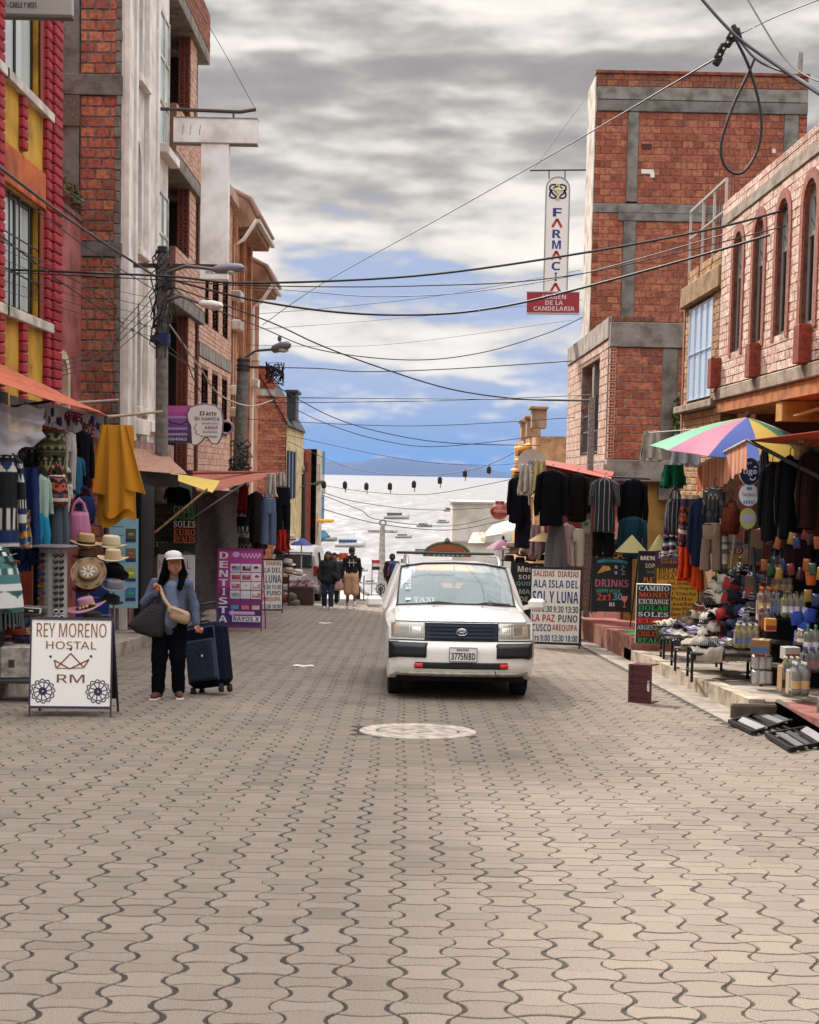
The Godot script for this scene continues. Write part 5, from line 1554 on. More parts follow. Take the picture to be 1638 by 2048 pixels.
	holed(side,Rect2(-W/2,0,W,H),[Rect2(W*0.30,0.13,0.03,0.12)]+range(10).map(func(k): return Rect2(-W/2+0.028,0.04+k*0.033+(k/2)*0.010,0.034,0.022)),W/2-0.012,W/2)
	put("handle_side",side,mr,c)
	for q in [[V(-W/2+0.006,H/2,0),V(0.012,H,W-0.026)],[V(0,H-0.006,0),V(W-0.026,0.012,W-0.026)],[V(0,0.006,0),V(W-0.026,0.012,W-0.026)]]:
		var m:=MB.new();m.cbox(q[0],q[1],0.003);put("panel",m,mr,c)
	for k in 5:
		var m:=MB.new();m.cbox(V(-0.01,0.06+k*0.078,W/2+0.003),V(W*0.8,0.008,0.006),0.0);put("rib",m,M("241012",{r=0.5}),c)
	for k in 3:
		var m:=MB.new();m.cbox(V(-W/2-0.001,0.16+k*0.03+(0.012 if k==2 else 0.0),0.075),V(0.004,0.016,0.02),0.0);put("slot",m,M("c7b8aa"),c)
	for q in [[607,1333,"flattened white scrap of paper on the road left of the taxi"],[650,1247,"small white scrap of litter on the road near the two walkers"]]:
		var g:=gnd(q[0],q[1])
		var m:=MB.new();m.grid(6,3,func(u,v): return V((u-0.5)*0.28,0.012+0.006*sin(u*9.0),(0.5-v)*0.14))
		tag(put("paper_scrap",m,M("cfc8be")),q[2],"litter").position=g
func build_poles() -> void:
	var pc:=M("77736d",{r=0.9,t="stain",s=1.2,b="bump",bs=0.5})
	var p:=gnd(320,1279)
	var o:=thing("utility_pole","tall concrete utility pole with a knot of cables behind the woman","pole",p)
	var m:=MB.new();m.lathe([Vector2(0.135,-0.3),Vector2(0.115,3.0),Vector2(0.095,6.75),Vector2(0.001,6.76)],16);put("shaft",m,pc,o)
	m=MB.new();m.bar(V(-0.5,6.45,0.0),V(0.95,6.45,0.05),0.07,0.07);put("cross_arm",m,M("3a2e26"),o)
	for k in 9:
		var P:=[]
		var ph:=rr(0,TAU)
		for i in 14: P.append(V(0.12*cos(ph+i*0.9)*rr(0.6,1.8),6.7-0.13*i*rr(0.7,1.1),0.10+0.1*sin(ph+i*0.9)))
		var w:=MB.new();w.tube(P,0.012,5);put("cable_loop",w,M("121212",{r=0.6}),o)
	for q in [[0.0,6.72,0.05,0.1],[0.1,6.1,0.12,0.07],[-0.1,5.2,0.12,0.06]]:
		var w:=MB.new();w.cbox(V(q[0],q[1],q[2]),V(0.16,0.12,0.12),0.02);put("junction_box",w,M("22252a"),o)
	m=MB.new();m.lathe([Vector2(0.14,5.1),Vector2(0.14,5.3)],14);put("blue_strap",m,M("26346a"),o)
	for q in [[2.0,"c5c0b6"],[1.62,"b8b4ac"]]:
		m=MB.new();m.grid(6,3,func(u,v): return V(sin((u-0.5)*1.8)*0.13,q[0]+v*0.3,cos((u-0.5)*1.8)*0.13),0.002);put("pasted_notice",m,M(q[1]),o)
	var lamp:=func(label: String,a: Vector3,b: Vector3,R: float,tone: String) -> Node3D:
		var l:=thing("street_lamp",label,"lamp",a)
		var d:=b-a
		var w:=MB.new();w.tube([Vector3.ZERO,d*0.25+V(0,0.09,0),d*0.62],0.03,8);put("arm",w,M("6d6a66",{r=0.5,m=0.4}),l)
		var dir:=d.normalized()
		w=MB.new();w.tube([d*0.58,d*0.64,d*0.8,d*0.95,d*1.0],[0.02,R*0.8,R,R*0.75,0.01],12);put("lamp_head",w,M(tone,{r=0.45}),l)
		w=MB.new();w.ball(d*0.84-V(0,R*0.7,0),V(R*1.1,R*0.55,R*0.8),12);put("lamp_glass",w,M("b9b5aa",{r=0.15}),l)
		return l
	lamp.call("grey street lamp head on a bent arm over the first pole",at(335,545,24.2),at(490,535,23.6),0.09,"77767a")
	lamp.call("white tube shaped street lamp below the first pole's cables",at(335,600,24.2),at(446,612,23.2),0.075,"d8d3cc")
	p=at(474,1150,33.4);p.y=road_y(-33.4)
	o=thing("utility_pole","concrete utility pole with bushy cable bundles farther down the left side","pole",p)
	var top:=at(487,716,33.4)-p
	m=MB.new();m.tube([V(0,-0.3,0),V(0,2.0,0),top],[0.18,0.165,0.135],14);put("shaft",m,pc,o)
	for k in 16:
		var P:=[]
		var ph:=rr(0,TAU);var c0:=rr(0.48,0.66)
		for i in 9: P.append(top*(c0+0.006*i)+V(0.25*cos(ph+i*0.8)*rr(0.5,1.3),rr(-0.12,0.12),0.15+0.15*sin(ph+i)))
		var w:=MB.new();w.tube(P,0.014,5);put("cable_loop",w,M(["1a1a1c","3a3836","2a2c33"][k % 3]),o)
	for q in [0.99,0.97,0.955]:
		m=MB.new();m.lathe([Vector2(0.16,-0.03),Vector2(0.16,0.03)],14,top*q);put("strap",m,M("2a2826"),o)
	m=MB.new();m.bar(top*0.965,top*0.965+V(0.75,0.0,0.0),0.05,0.05);put("bracket",m,M("24262a"),o)
	for k in 12:
		var P:=[]
		var c1:=top*0.955+V(0.75,0,0);var ph:=rr(0,TAU)
		for i in 7: P.append(c1+V(0.22*cos(ph+i) ,rr(-0.35,0.2),0.1*sin(ph+i)))
		var w:=MB.new();w.tube(P,0.013,5);put("cable_tangle",w,M("1c1c1f"),o)
	var l2: Node3D=lamp.call("grey street lamp on a long bent arm at the second pole",at(489,716,33.4),at(582,688,32.6),0.12,"6f6f72")
	var pcx:=MB.new();pcx.lathe([Vector2(0.03,0.08),Vector2(0.05,0.14),Vector2(0.04,0.2),Vector2(0.001,0.2)],10,(at(559,690,32.8)-l2.position));put("photocell",pcx,M("4a4a4c"),l2)
	lamp.call("small dark street lamp reaching out beside the hostel sign",at(602,975,58.0),at(650,963,57.0),0.10,"5a5a58")
	m=MB.new();m.tube([at(609,1175,58.0),at(609,940,58.0)],0.05,8);tag(put("lamp_post",m,M("3a3a38")),"thin dark post in front of the hostel sign","post")
	p=at(1172,1234,26.3)
	o=thing("steel_pole","thin grey squared pole rising through the black jackets on the right","pole",p)
	top=at(1184,795,26.3)-p
	m=MB.new();m.bar(V(0,0,0),top,0.11,0.11);put("shaft",m,M("837c75",{r=0.6,t="streak",s=2.0}),o)
	m=MB.new();m.bar(top+V(0.09,-0.6,0),top+V(0.09,0.05,0),0.05,0.05);put("bracket",m,M("2f2d2c"),o)
	m=MB.new();m.cbox(top*0.415+V(-0.06,0,0.09),V(0.14,0.26,0.08),0.01);var mb:=put("meter_box",m,M("9ba59c"),o)
	m=MB.new();m.cbox(top*0.427+V(-0.06,0,0.132),V(0.08,0.07,0.004),0.0);put("meter_label",m,M("2d8a4e"),mb)
	p=at(1062,930,36.0)
	o=thing("satellite_dish","pale satellite dish with blue emblem above the right hand stalls","dish",p)
	o.rotation=V(-0.15,0.25,0)
	m=MB.new();m.lathe([Vector2(0.001,0.0),Vector2(0.15,0.01),Vector2(0.3,0.045),Vector2(0.40,0.09),Vector2(0.405,0.10),Vector2(0.3,0.06),Vector2(0.15,0.025),Vector2(0.001,0.015)],28,Vector3.ZERO,Basis(Vector3.RIGHT,PI/2));put("dish",m,M("b5aca2",{r=0.5}),o)
	m=MB.new();m.tube([V(0,0,0.0),V(0.0,-0.38,0.35),V(0,-0.15,0.45)],0.015,6);m.cbox(V(0,-0.1,0.45),V(0.06,0.1,0.06),0.01);put("feed_arm",m,M("4a4a4a"),o)
	m=MB.new();m.tube([V(0,-0.05,-0.05),V(0,-0.6,-0.15),V(0,-1.6,-0.15)],0.03,8);put("mast",m,M("5d5a55"),o)
	m=MB.new()
	for k in 4: m.tube([V(-0.12+0.06*k,-0.05,0.08),V(-0.06+0.06*k,0.1-0.02*k,0.085),V(0.02+0.05*k,0.02,0.08)],0.014,5)
	put("emblem",m,M("2e6ea0"),o)
func wire(label: String,pts: Array,d0: float,d1: float,r: float,tone:="141416",called:="overhead_wire") -> Node3D:
	var c:=Curve3D.new()
	var n:=pts.size()
	var x0: float=pts[0][0];var x1: float=pts[n-1][0]
	var P:=[]
	for q in pts:
		var t: float=(q[0]-x0)/(x1-x0)
		P.append(at(q[0],q[1],lerpf(d0,d1,t)))
	var R:=[]
	for i in n-1:
		var a: Vector3=P[maxi(i-1,0)];var b: Vector3=P[i];var e: Vector3=P[i+1];var f: Vector3=P[mini(i+2,n-1)]
		for k in 8: R.append(b.cubic_interpolate(e,a,f,k/8.0))
	R.append(P[n-1])
	var m:=MB.new();m.tube(R,r,5)
	return tag(put(called,m,M(tone,{r=0.6})),label,"wire","overhead wires")
func build_wires() -> void:
	wire("thick twisted cable sloping from the yellow house down to the first pole",[[-20,320],[150,447],[325,562]],15.0,24.1,0.02,"3a3536")
	wire("thin wire just below the twisted cable at the yellow house",[[-20,348],[170,492],[325,590]],15.0,24.1,0.008)
	wire("wire sagging across the yellow house's lower window to the pink brick building",[[-20,455],[160,590],[395,742]],16.0,29.0,0.011)
	wire("lower of two wires crossing the yellow house's lower window",[[-20,470],[150,560],[300,660],[420,770]],16.0,30.0,0.008)
	wire("level black wire from the left edge past the first pole",[[-20,538],[325,552],[492,566],[830,552],[1160,507],[1450,452],[1660,392]],20.0,17.5,0.016)
	wire("thin wire that runs close under the level black wire",[[-20,543],[325,560],[495,571],[830,572],[1160,548],[1660,430]],20.0,17.5,0.008)
	wire("thick black cable dipping lowest in mid street below the white hanging sign",[[330,556],[495,598],[680,625],[860,629],[1000,614],[1160,577],[1440,500],[1660,432]],24.2,17.5,0.018)
	wire("wavy wire between the white hanging sign and the pharmacy sign",[[487,575],[600,582],[720,592],[830,592],[960,582],[1160,548],[1445,470]],32.0,20.9,0.009)
	wire("wire from the first pole sloping down across the street to the squared pole",[[335,570],[530,640],[640,690],[760,735],[900,778],[1040,798],[1180,802]],24.2,26.3,0.013)
	wire("wire just below the sloping one from first pole to squared pole",[[340,585],[510,650],[640,700],[820,720],[960,706],[1090,668],[1165,635]],24.2,34.0,0.011)
	wire("wavy wire from the second pole's bracket to the corner building",[[540,735],[640,737],[715,743],[830,741],[950,735],[1145,722]],33.4,31.0,0.012)
	wire("level wire just below the second pole's tangle",[[515,795],[800,797],[1180,800]],33.4,26.3,0.010)
	wire("straight wire from the tangle rising slightly to the right",[[512,806],[850,802],[1180,790]],33.4,26.3,0.008)
	wire("pair of falling wires from the second pole, the upper one",[[548,770],[660,832],[770,866],[900,886],[1080,891]],33.4,40.0,0.012)
	wire("pair of falling wires from the second pole, the lower one",[[540,790],[640,842],[760,880],[880,893],[1080,872]],33.4,40.0,0.010)
	wire("level wire above the far hills, reaching the corner building",[[490,838],[820,852],[1150,835]],33.4,32.0,0.008)
	wire("thin wire above the far hills from the brick gable",[[565,868],[760,910],[900,928],[1040,925],[1100,880]],52.0,48.0,0.010)
	wire("wire drooping from the brick gable to the satellite dish",[[570,880],[700,935],[830,950],[950,938],[1040,900]],52.0,40.0,0.012)
	wire("long thin wire rising right from the second pole toward the iron clamp",[[525,650],[640,570],[900,425],[1120,300],[1430,118]],33.4,11.0,0.008)
	wire("thin stay wire from the top of the frame to the white hanging sign's boom",[[383,-5],[440,90],[509,215]],26.8,27.3,0.006)
	wire("thin stay wire from the brick tower to the pharmacy sign's boom",[[1176,190],[1120,265],[1068,338]],34.3,33.8,0.008)
	wire("thin wire from pink brick building across the lake side sky",[[490,630],[700,612],[900,588],[1162,540]],36.0,34.2,0.006)
	wire("faint wire across the blue sky from the orange house",[[492,660],[760,640],[1165,600]],40.0,34.2,0.006)
	wire("faint lower wire across the blue sky from the orange house",[[492,690],[760,690],[1145,640]],40.0,31.0,0.006)
	wire("thin wire over the lake from the small street lamp to the dish",[[630,968],[740,984],[860,988],[1026,958]],58.0,45.0,0.014)
	wire("wire over the boats from the blue house to the white block",[[632,980],[720,1005],[860,1020],[1000,1014]],66.0,100.0,0.02)
	wire("wire falling from the blue house past the anchor's ring",[[632,985],[720,1020],[760,1040],[900,1052],[1000,1030]],66.0,90.0,0.02)
	wire("lowest wire falling from the blue house toward the moored boats",[[635,1015],[760,1048],[900,1060],[1010,1040]],66.0,80.0,0.02)
	wire("pale cable drooping from the first pole to the second pole",[[340,650],[400,735],[440,790],[500,812],[545,800]],24.2,33.4,0.016,"a9a29c")
	wire("cable hanging down the pink brick building to the purple banner",[[345,600],[380,740],[412,800]],24.2,26.5,0.01)
	for k in 4:
		wire(["bundle of service wires fanning to the pink arch, topmost","service wire to the pink arch, second from the top","service wire to the pink arch, third from the top","service wire to the pink arch, lowest of four"][k],[[110,728+k*9],[200,690+k*12],[260,630+k*16],[322,555+k*22]],22.1,24.1,0.008,"3b383a")
	for k in 5:
		wire(["fine wire from the yellow house to the first pole, topmost of five","fine wire from the yellow house to the first pole, second of five","fine wire from the yellow house to the first pole, third of five","fine wire from the yellow house to the first pole, fourth of five","fine wire from the yellow house to the first pole, lowest of five"][k],[[-20,485+k*22],[150,560+k*16],[322,600+k*20]],19.0,24.1,0.005)
	wire("heavy cable crossing the top right corner over the iron clamp",[[1380,-30],[1466,66],[1560,135],[1680,215]],10.5,9.0,0.012)
	wire("twisted cable from the iron clamp to the right edge",[[1466,62],[1515,120],[1600,158],[1680,222]],10.5,9.0,0.010)
	wire("thin line crossing the top right corner above the brick tower",[[1490,-10],[1560,105],[1610,150],[1680,175]],10.5,9.0,0.006)
	wire("straight thin line leaving the top edge at far right",[[1690,-20],[1560,30],[1480,68]],9.0,10.4,0.004)
	var cl:=thing("cable_clamp","black perforated iron cable clamp hanging at the top right","clamp",at(1466,66,10.4))
	var m:=MB.new()
	var b: Vector3=at(1428,128,10.4)-cl.position
	for k in 5: m.cbox(b*(k+0.5)/5.0+V(0.012*sin(k*2.0),0,0),V(0.075,0.055,0.03),0.01,Basis(Vector3(0,0,1),atan2(b.y,b.x)))
	put("plate",m,M("17181a",{r=0.5,m=0.5}),cl)
	for k in 4:
		var h:=MB.new();h.lathe([Vector2(0.001,0),Vector2(0.009,0),Vector2(0.009,0.004),Vector2(0.001,0.004)],8,b*(k+0.6)/5.0+V(0,0,0.016),Basis(Vector3.RIGHT,PI/2));put("bolt_hole",h,M("b5b1ab"),cl)
	m=MB.new();m.tube([V(0,0.05,0),V(0.02,0.0,0.02),V(0.0,-0.06,0.0),V(0.05,-0.05,0.02),V(0.03,0.03,0)],0.02,6);put("wrapping",m,M("201f20"),cl)
	var lp:=[]
	for q in [[1470,75],[1500,140],[1522,230],[1515,300],[1484,346],[1452,335],[1442,290],[1465,215],[1495,150],[1512,110]]: lp.append(at(q[0],q[1],10.3))
	var LP:=[]
	for i in lp.size()-1:
		for k in 6: LP.append(lp[i].cubic_interpolate(lp[i+1],lp[maxi(i-1,0)],lp[mini(i+2,lp.size()-1)],k/6.0))
	m=MB.new();m.tube(LP,0.011,6)
	tag(put("cable_loop",m,M("111113",{r=0.5})),"drop shaped loop of black cable hanging below the iron clamp","cable")
	var k:=0
	for q in [[648,968],[690,968],[733,971],[780,971],[828,967],[880,959],[930,945],[978,938]]:
		var o:=thing("hanging_lantern","small dark lantern with pale tassel, %s of the string" % ["first from the left","second from the left","third from the left","fourth from the left","fourth from the right","third from the right","second from the right","last on the right"][k],"lantern",at(q[0],q[1]-8,56.0),0.0,"string of lanterns")
		m=MB.new();m.lathe([Vector2(0.02,-0.04),Vector2(0.05,-0.06),Vector2(0.09,-0.12),Vector2(0.09,-0.30),Vector2(0.05,-0.34)].map(func(e): return Vector2(e.x,e.y)),10);put("lantern_body",m,M("1c1c1a"),o)
		m=MB.new();m.cbox(V(0.03,-0.42,0),V(0.05,0.16,0.02),0.0);put("tassel",m,M("b5a58f"),o)
		k+=1
func face_lines(par: Node3D,w: float,h: float,z: float,lines: Array) -> void:
	for q in lines:
		text(par,q[0],V((q[1]-0.5)*w,q[2]*h,z),q[3]*w,q[4]*h,M(q[5],{r=0.7}),q[6] if q.size()>6 else "b")
func board(called: String,label: String,p: Vector3,w: float,h: float,turn: float,lean: float,ground: String,edge: String,lines: Array,lift:=0.1,legs:=true,category:="sign",fw:=0.02) -> Node3D:
	var o:=thing(called,label,category,p)
	o.transform.basis=Basis(Vector3.UP,turn)*Basis(Vector3.RIGHT,-lean)
	var m:=MB.new();m.cbox(V(0,lift+h/2,0),V(w,h,0.012),0.0)
	var f:=put("panel",m,M(ground,{r=0.6}),o)
	var e:=M(edge,{r=0.5,t="grain",s=3.0})
	for s in [-1,1]:
		m=MB.new();m.box(V(s*w/2-fw*0.6,0.0 if legs else lift-fw,-0.012),V(s*w/2+fw*0.6,lift+h+fw,0.012));put("frame_post",m,e,o)
		if legs:
			var L:=lift+h
			m=MB.new();m.bar(V(s*w/2,L-0.02,-0.02),V(s*w/2,0.0-L*sin(lean)*0.0,-L*0.55),0.02,0.02);put("leg",m,e,o)
	for y in [lift,lift+h]:
		m=MB.new();m.box(V(-w/2+fw*0.6,y-fw,-0.0125),V(w/2-fw*0.6,y+fw,0.0125));put("frame_rail",m,e,o)
	face_lines(o,w,h,0.008,lines.map(func(q): var c: Array=q.duplicate();c[2]=q[2]+lift/h;return c))
	return o
func disc(par: Node3D,called: String,o: Vector3,rx: float,ry: float,th: float,mat: Material) -> MeshInstance3D:
	var p:=PackedVector2Array()
	for k in 32: p.push_back(Vector2(cos(TAU*k/32)*rx,sin(TAU*k/32)*ry))
	var m:=MB.new();m.prism(p,th,o)
	return put(called,m,mat,par)
func stroke(par: Node3D,called: String,pts: Array,r: float,mat: Material,closed:=false) -> MeshInstance3D:
	var m:=MB.new()
	var n:=pts.size()
	for i in (n if closed else n-1):
		var a: Vector3=pts[i];var b: Vector3=pts[(i+1) % n]
		var d:=(b-a).normalized();var s:=d.cross(Vector3(0,0,1))*r
		m.quad(a+s,b+s,b-s,a-s)
	return put(called,m,mat,par)
func build_signs() -> void:
	var DK:="2a2430"
	var o:=board("hostel_board","white hostel A-board with crown and two wheels at lower left",gnd(140,1434),0.75,0.83,0.06,0.10,"dfd9d0","352b42",[["REY MORENO",0.5,0.87,0.86,0.155,"8a5426","r"],["HOSTAL",0.5,0.70,0.62,0.085,"7a5224","r"],["RM",0.5,0.325,0.34,0.09,"6a3a26","r"]],0.09,true,"sign",0.012)
	var y0:=0.09
	var br:=M("7a3f24")
	stroke(o,"crown",[V(-0.155,y0+0.44,0.009),V(-0.135,y0+0.365,0.009),V(0.015,y0+0.475,0.009)+V(-0.02,0.03,0),V(0.12,y0+0.375,0.009),V(0.165,y0+0.45,0.009),V(-0.01,y0+0.36,0.009)],0.006,br,true)
	stroke(o,"crown",[V(-0.135,y0+0.365,0.0095),V(-0.01,y0+0.36,0.0095)+V(0,0.005,0),V(0.12,y0+0.372,0.0095)],0.004,br)
	for q in [[-0.19,0.475],[-0.005,0.545],[0.185,0.48]]: disc(o,"crown_dot",V(q[0],y0+q[1],0.007),0.012,0.012,0.003,M("3a2a22"))
	for s in [-1,1]:
		var c:=V(s*0.255,y0+0.15,0.008)
		var pu:=M("33284a")
		for e in [[0.085,0.008],[0.032,0.012],[0.020,0.020]]:
			var P:=[]
			for k in 28: P.append(c+V(cos(TAU*k/28),sin(TAU*k/28),0)*e[0])
			stroke(o,"wheel_ring",P,e[1]*0.6,pu,true)
		var T:=[]
		for k in 48: T.append(c+V(cos(TAU*k/48),sin(TAU*k/48),0)*(0.112 if (k/2) % 2==0 else 0.098))
		stroke(o,"wheel_teeth",T,0.005,pu,true)
		for k in 10: stroke(o,"wheel_spoke",[c+V(cos(TAU*k/10),sin(TAU*k/10),0.001)*0.03,c+V(cos(TAU*k/10+0.2),sin(TAU*k/10+0.2),0.0)*0.085],0.005,pu)
	var bp:=MB.new();bp.cbox(V(0,0.50,-0.27),V(0.72,0.80,0.01),0.0,Basis(Vector3.RIGHT,0.5));put("back_panel",bp,M("15171c",{r=0.7}),o)
	o=board("dentist_board","magenta and purple dentist board with white upright letters by the kerb",gnd(478,1262),0.87,1.52,0.0,0.05,"7a2a6c","8c2f63",[["RAYOS X",0.66,0.105,0.58,0.062,"2a1a34"]],0.08)
	for k in 8: text(o,"DENTISTA"[k],V(-0.32+(0.01 if k==4 else 0.0),0.08+1.40-k*0.178,0.009),0.06 if k==4 else 0.17,0.135,M("e4dde2"))
	var g:=MB.new();g.cbox(V(0,0.08+1.14,0.0065),V(0.86,0.74,0.002),0.0);put("pink_ground",g,M("a83a86",{r=0.5}),o)
	g=MB.new();g.cbox(V(0,0.08+0.22,0.0065),V(0.86,0.42,0.002),0.0);put("purple_ground",g,M("44286a",{r=0.5}),o)
	var tones:=["7d94b8","5c2f36","c9bfc6","a8404a","8f4a58","d9cfd2","c4566a","e0dbda","b9a29a","9fa8b0","c9ccd0","b07a72"]
	for k in 12:
		var q:=V(-0.09+(k % 3)*0.205,0.08+1.16-(k/3)*0.175,0.009)
		g=MB.new();g.cbox(q,V(0.19,0.155,0.003),0.0)
		var ph:=put("photo_print",g,M("d8d2d4",{r=0.4}),o)
		g=MB.new();g.cbox(q+V(0.01,-0.01,0.002),V(0.16,0.09,0.003),0.0);put("print_detail",g,M(tones[k]),ph)
		g=MB.new();g.ball(q+V(rr(-0.04,0.04),0.01,0.003),V(0.05,0.03,0.003),10);put("print_detail",g,M(tones[(k*5+3) % 12]),ph)
	for k in 3:
		g=MB.new();g.cbox(V(-0.09+k*0.205,0.08+0.385,0.009),V(0.15,0.08,0.003),0.0);put("logo",g,M(["5a8fb0","d86a7a","d2b088"][k]),o)
	stroke(o,"arrow",[V(-0.17,0.355,0.009),V(0.30,0.355,0.009)],0.03,M("cfa7cf"))
	stroke(o,"arrow",[V(-0.12,0.40,0.0092),V(-0.2,0.355,0.0092),V(-0.12,0.31,0.0092)],0.016,M("cfa7cf"))
	g=MB.new();g.cbox(V(0.14,0.24,0.0078),V(0.55,0.115,0.002),0.0);put("caption_panel",g,M("dcd4dc"),o)
	var P:=[]
	for k in 40: P.append(V(0.02+k*0.0098,1.50+0.045*sin(k*0.9)-0.02,0.009))
	stroke(o,"signature",P,0.006,M("e4c7dc"))
	disc(o,"tooth_emblem",V(-0.08,1.50,0.008),0.07,0.055,0.002,M("caa6cf"))
	var trip:=[["SALIDAS  DIARIAS",0.5,0.925,0.9,0.075,"96352a"],["ALA ISLA DEL",0.5,0.79,0.9,0.10,"24366e"],["SOL Y LUNA",0.5,0.615,0.92,0.155,"22346c"],["Hrs 8:30 9:30 13:30",0.5,0.455,0.92,0.085,"2c3436"],["LA PAZ",0.27,0.335,0.46,0.095,"a0362c"],["PUNO",0.76,0.335,0.38,0.095,"2a3a2c"],["CUSCO",0.24,0.205,0.38,0.095,"24366e"],["AREQUIPA",0.70,0.205,0.5,0.095,"a0362c"],["Hrs 9:00 13:30 18:00",0.5,0.07,0.92,0.085,"24366e"]]
	board("travel_board","white travel timetable board partly hidden behind the magenta dentist board",gnd(528,1226),0.92,1.28,0.1,0.05,"ddd8ce","17181c",trip,0.08)
	board("travel_board","white travel timetable board standing on the road right of the taxi",gnd(1108,1296),0.86,1.30,-0.16,0.05,"ddd8ce","17181c",trip,0.08)
	board("menu_board","black chalk menu board half hidden behind the taxi's right mirror",gnd(1056,1272),0.72,1.36,-0.1,0.05,"10161a","1a1a1a",[["Menú",0.45,0.93,0.55,0.09,"d9d6c8"],["SOPA",0.45,0.81,0.5,0.065,"c9c6b8"],["QUINUA",0.5,0.71,0.7,0.07,"7fa0a4"],["MAMI",0.5,0.60,0.55,0.07,"8fa8a0"],["DE 15",0.5,0.49,0.5,0.07,"a9a58a"]],0.06)
	var pp:=at(1222,1228,24.6)
	o=board("pizza_board","black pizza and drinks board with yellow lettering on the red platform",pp,0.68,1.10,-0.05,0.05,"0f141b","141414",[["PiZZAS",0.5,0.905,0.86,0.13,"d9a52e"],["DRINKS",0.5,0.44,0.86,0.12,"a9607a"],["HAPPY HOUR",0.42,0.315,0.62,0.06,"3f9a78"],["2x1",0.3,0.215,0.34,0.11,"c4482c"],["30",0.66,0.225,0.24,0.11,"6f9ab0"],["BS",0.52,0.10,0.14,0.06,"d8d4c8"],["N",0.60,0.70,0.06,0.05,"d8d4c8"],["U",0.60,0.61,0.06,0.05,"d8d4c8"]],0.06)
	var sl:=MB.new();sl.prism(PackedVector2Array([Vector2(-0.26,0.71),Vector2(-0.16,0.85),Vector2(-0.05,0.84),Vector2(-0.02,0.78)]),0.004,V(0,0,0.008));put("pizza_slice",sl,M("cf9a50"),o)
	for q in [[-0.16,0.78],[-0.10,0.81],[-0.12,0.76],[-0.19,0.75]]: disc(o,"pizza_topping",V(q[0],q[1],0.012),0.014,0.012,0.003,M("a83426"))
	stroke(o,"ribbon",[V(-0.26,0.92,0.009),V(-0.12,0.945,0.009),V(0.1,0.94,0.009),V(0.27,0.91,0.009)],0.028,M("3f8a9a"))
	stroke(o,"price_scribble",[V(0.16,0.86,0.009),V(0.22,0.84,0.009),V(0.15,0.78,0.009),V(0.22,0.76,0.009),V(0.17,0.70,0.009),V(0.24,0.71,0.009)],0.008,M("7c8a92"))
	var ck:=MB.new();ck.prism(PackedVector2Array([Vector2(0.17,0.32),Vector2(0.29,0.32),Vector2(0.265,0.24),Vector2(0.235,0.21),Vector2(0.235,0.14),Vector2(0.265,0.125),Vector2(0.195,0.125),Vector2(0.225,0.14),Vector2(0.225,0.21),Vector2(0.195,0.24)]),0.004,V(0,0,0.008));put("cocktail",ck,M("d98a72"),o)
	var ep:=at(1304,1288,20.6)
	o=thing("exchange_board","upright money exchange sign box with stacked coloured lines","sign",ep,-0.12)
	g=MB.new();g.cbox(V(0,0.45,0),V(0.50,0.88,0.14),0.0);put("panel",g,M("b9b4ac"),o)
	var rows:=[["CAMBIO","1c2430","cfd6dc"],["MONEY","3a2420","c8542c"],["EXCHANGE","1c2a2a","cfd0c4"],["DOLAR","1f2c26","2f9a4e"],["SOLES","20242a","cfd2d4"],["EURO","8f2026","e0453a"],["ARGENTINOS","26282c","b9c2c8"],["CHILENOS","33201c","c4482c"],["REALES","182420","3f9a5c"]]
	for k in 9:
		var y:=0.83-k*0.096
		g=MB.new();g.cbox(V(0.0,y,0.0715),V(0.49,0.094,0.003),0.0)
		var st:=put("painted_strip",g,M(rows[k][1]),o)
		text(st,rows[k][0],V(0.0,y,0.0745),0.44 if k != 6 else 0.46,0.068,M(rows[k][2]),"sb")
	o=board("restaurant_board","yellow restaurant menu board with purple heading in front of the platform",at(1352,1262,21.9),0.68,0.95,0.0,0.03,"b98a24","3a2a1c",[["BREAKFAST",0.5,0.93,0.9,0.085,"1d1610","sb"],["DESAYUNOS",0.5,0.83,0.9,0.085,"1d1610","sb"],["Set menú",0.55,0.73,0.55,0.06,"2a1d12","sb"],["Sop•Sopas",0.58,0.645,0.72,0.06,"2a1d12","sb"],["Set Trucha",0.58,0.56,0.72,0.06,"2a1d12","sb"],["Pollo",0.6,0.475,0.5,0.06,"2a1d12","sb"],["Lasañas",0.6,0.39,0.6,0.06,"2a1d12","sb"],["Omelets•Pizzas",0.55,0.305,0.84,0.06,"2a1d12","sb"],["Italian Food",0.56,0.22,0.76,0.06,"2a1d12","sb"],["Mexican Food",0.56,0.135,0.8,0.06,"2a1d12","sb"],["Box lunch",0.56,0.05,0.66,0.06,"8a3a1c","sb"]],0.06)
	g=MB.new();g.cbox(V(0,1.14,0),V(0.70,0.24,0.012),0.0);var hd:=put("heading_panel",g,M("3a2030"),o)
	text(hd,"Restaurant",V(-0.02,1.19,0.008),0.58,0.095,M("c9b2cf"),"s")
	text(hd,"Jardín Bolivia",V(0.03,1.08,0.008),0.6,0.08,M("a97a3c"),"s")
	o=board("menu_board","narrow black menu board squeezed behind the exchange sign box",at(1300,1262,22.6),0.42,1.22,0.0,0.02,"0e1114","141414",[["MENÚ",0.42,0.93,0.72,0.07,"d9d6c8"],["SOPA",0.5,0.82,0.5,0.06,"b9a58a"],["Quinua",0.55,0.735,0.5,0.04,"5f8a8a","s"],["PLATO",0.5,0.63,0.6,0.075,"b5743c"]],0.06)
	var tp:=V(at(1497,1000,16.6).x,road_y(-16.6)+0.165,-16.6)
	o=thing("advert_stand","black stand carrying three round phone card signs, one above another","sign",tp,-0.05)
	var yy:=func(py: float) -> float: return at(1497,py,16.6).y-tp.y
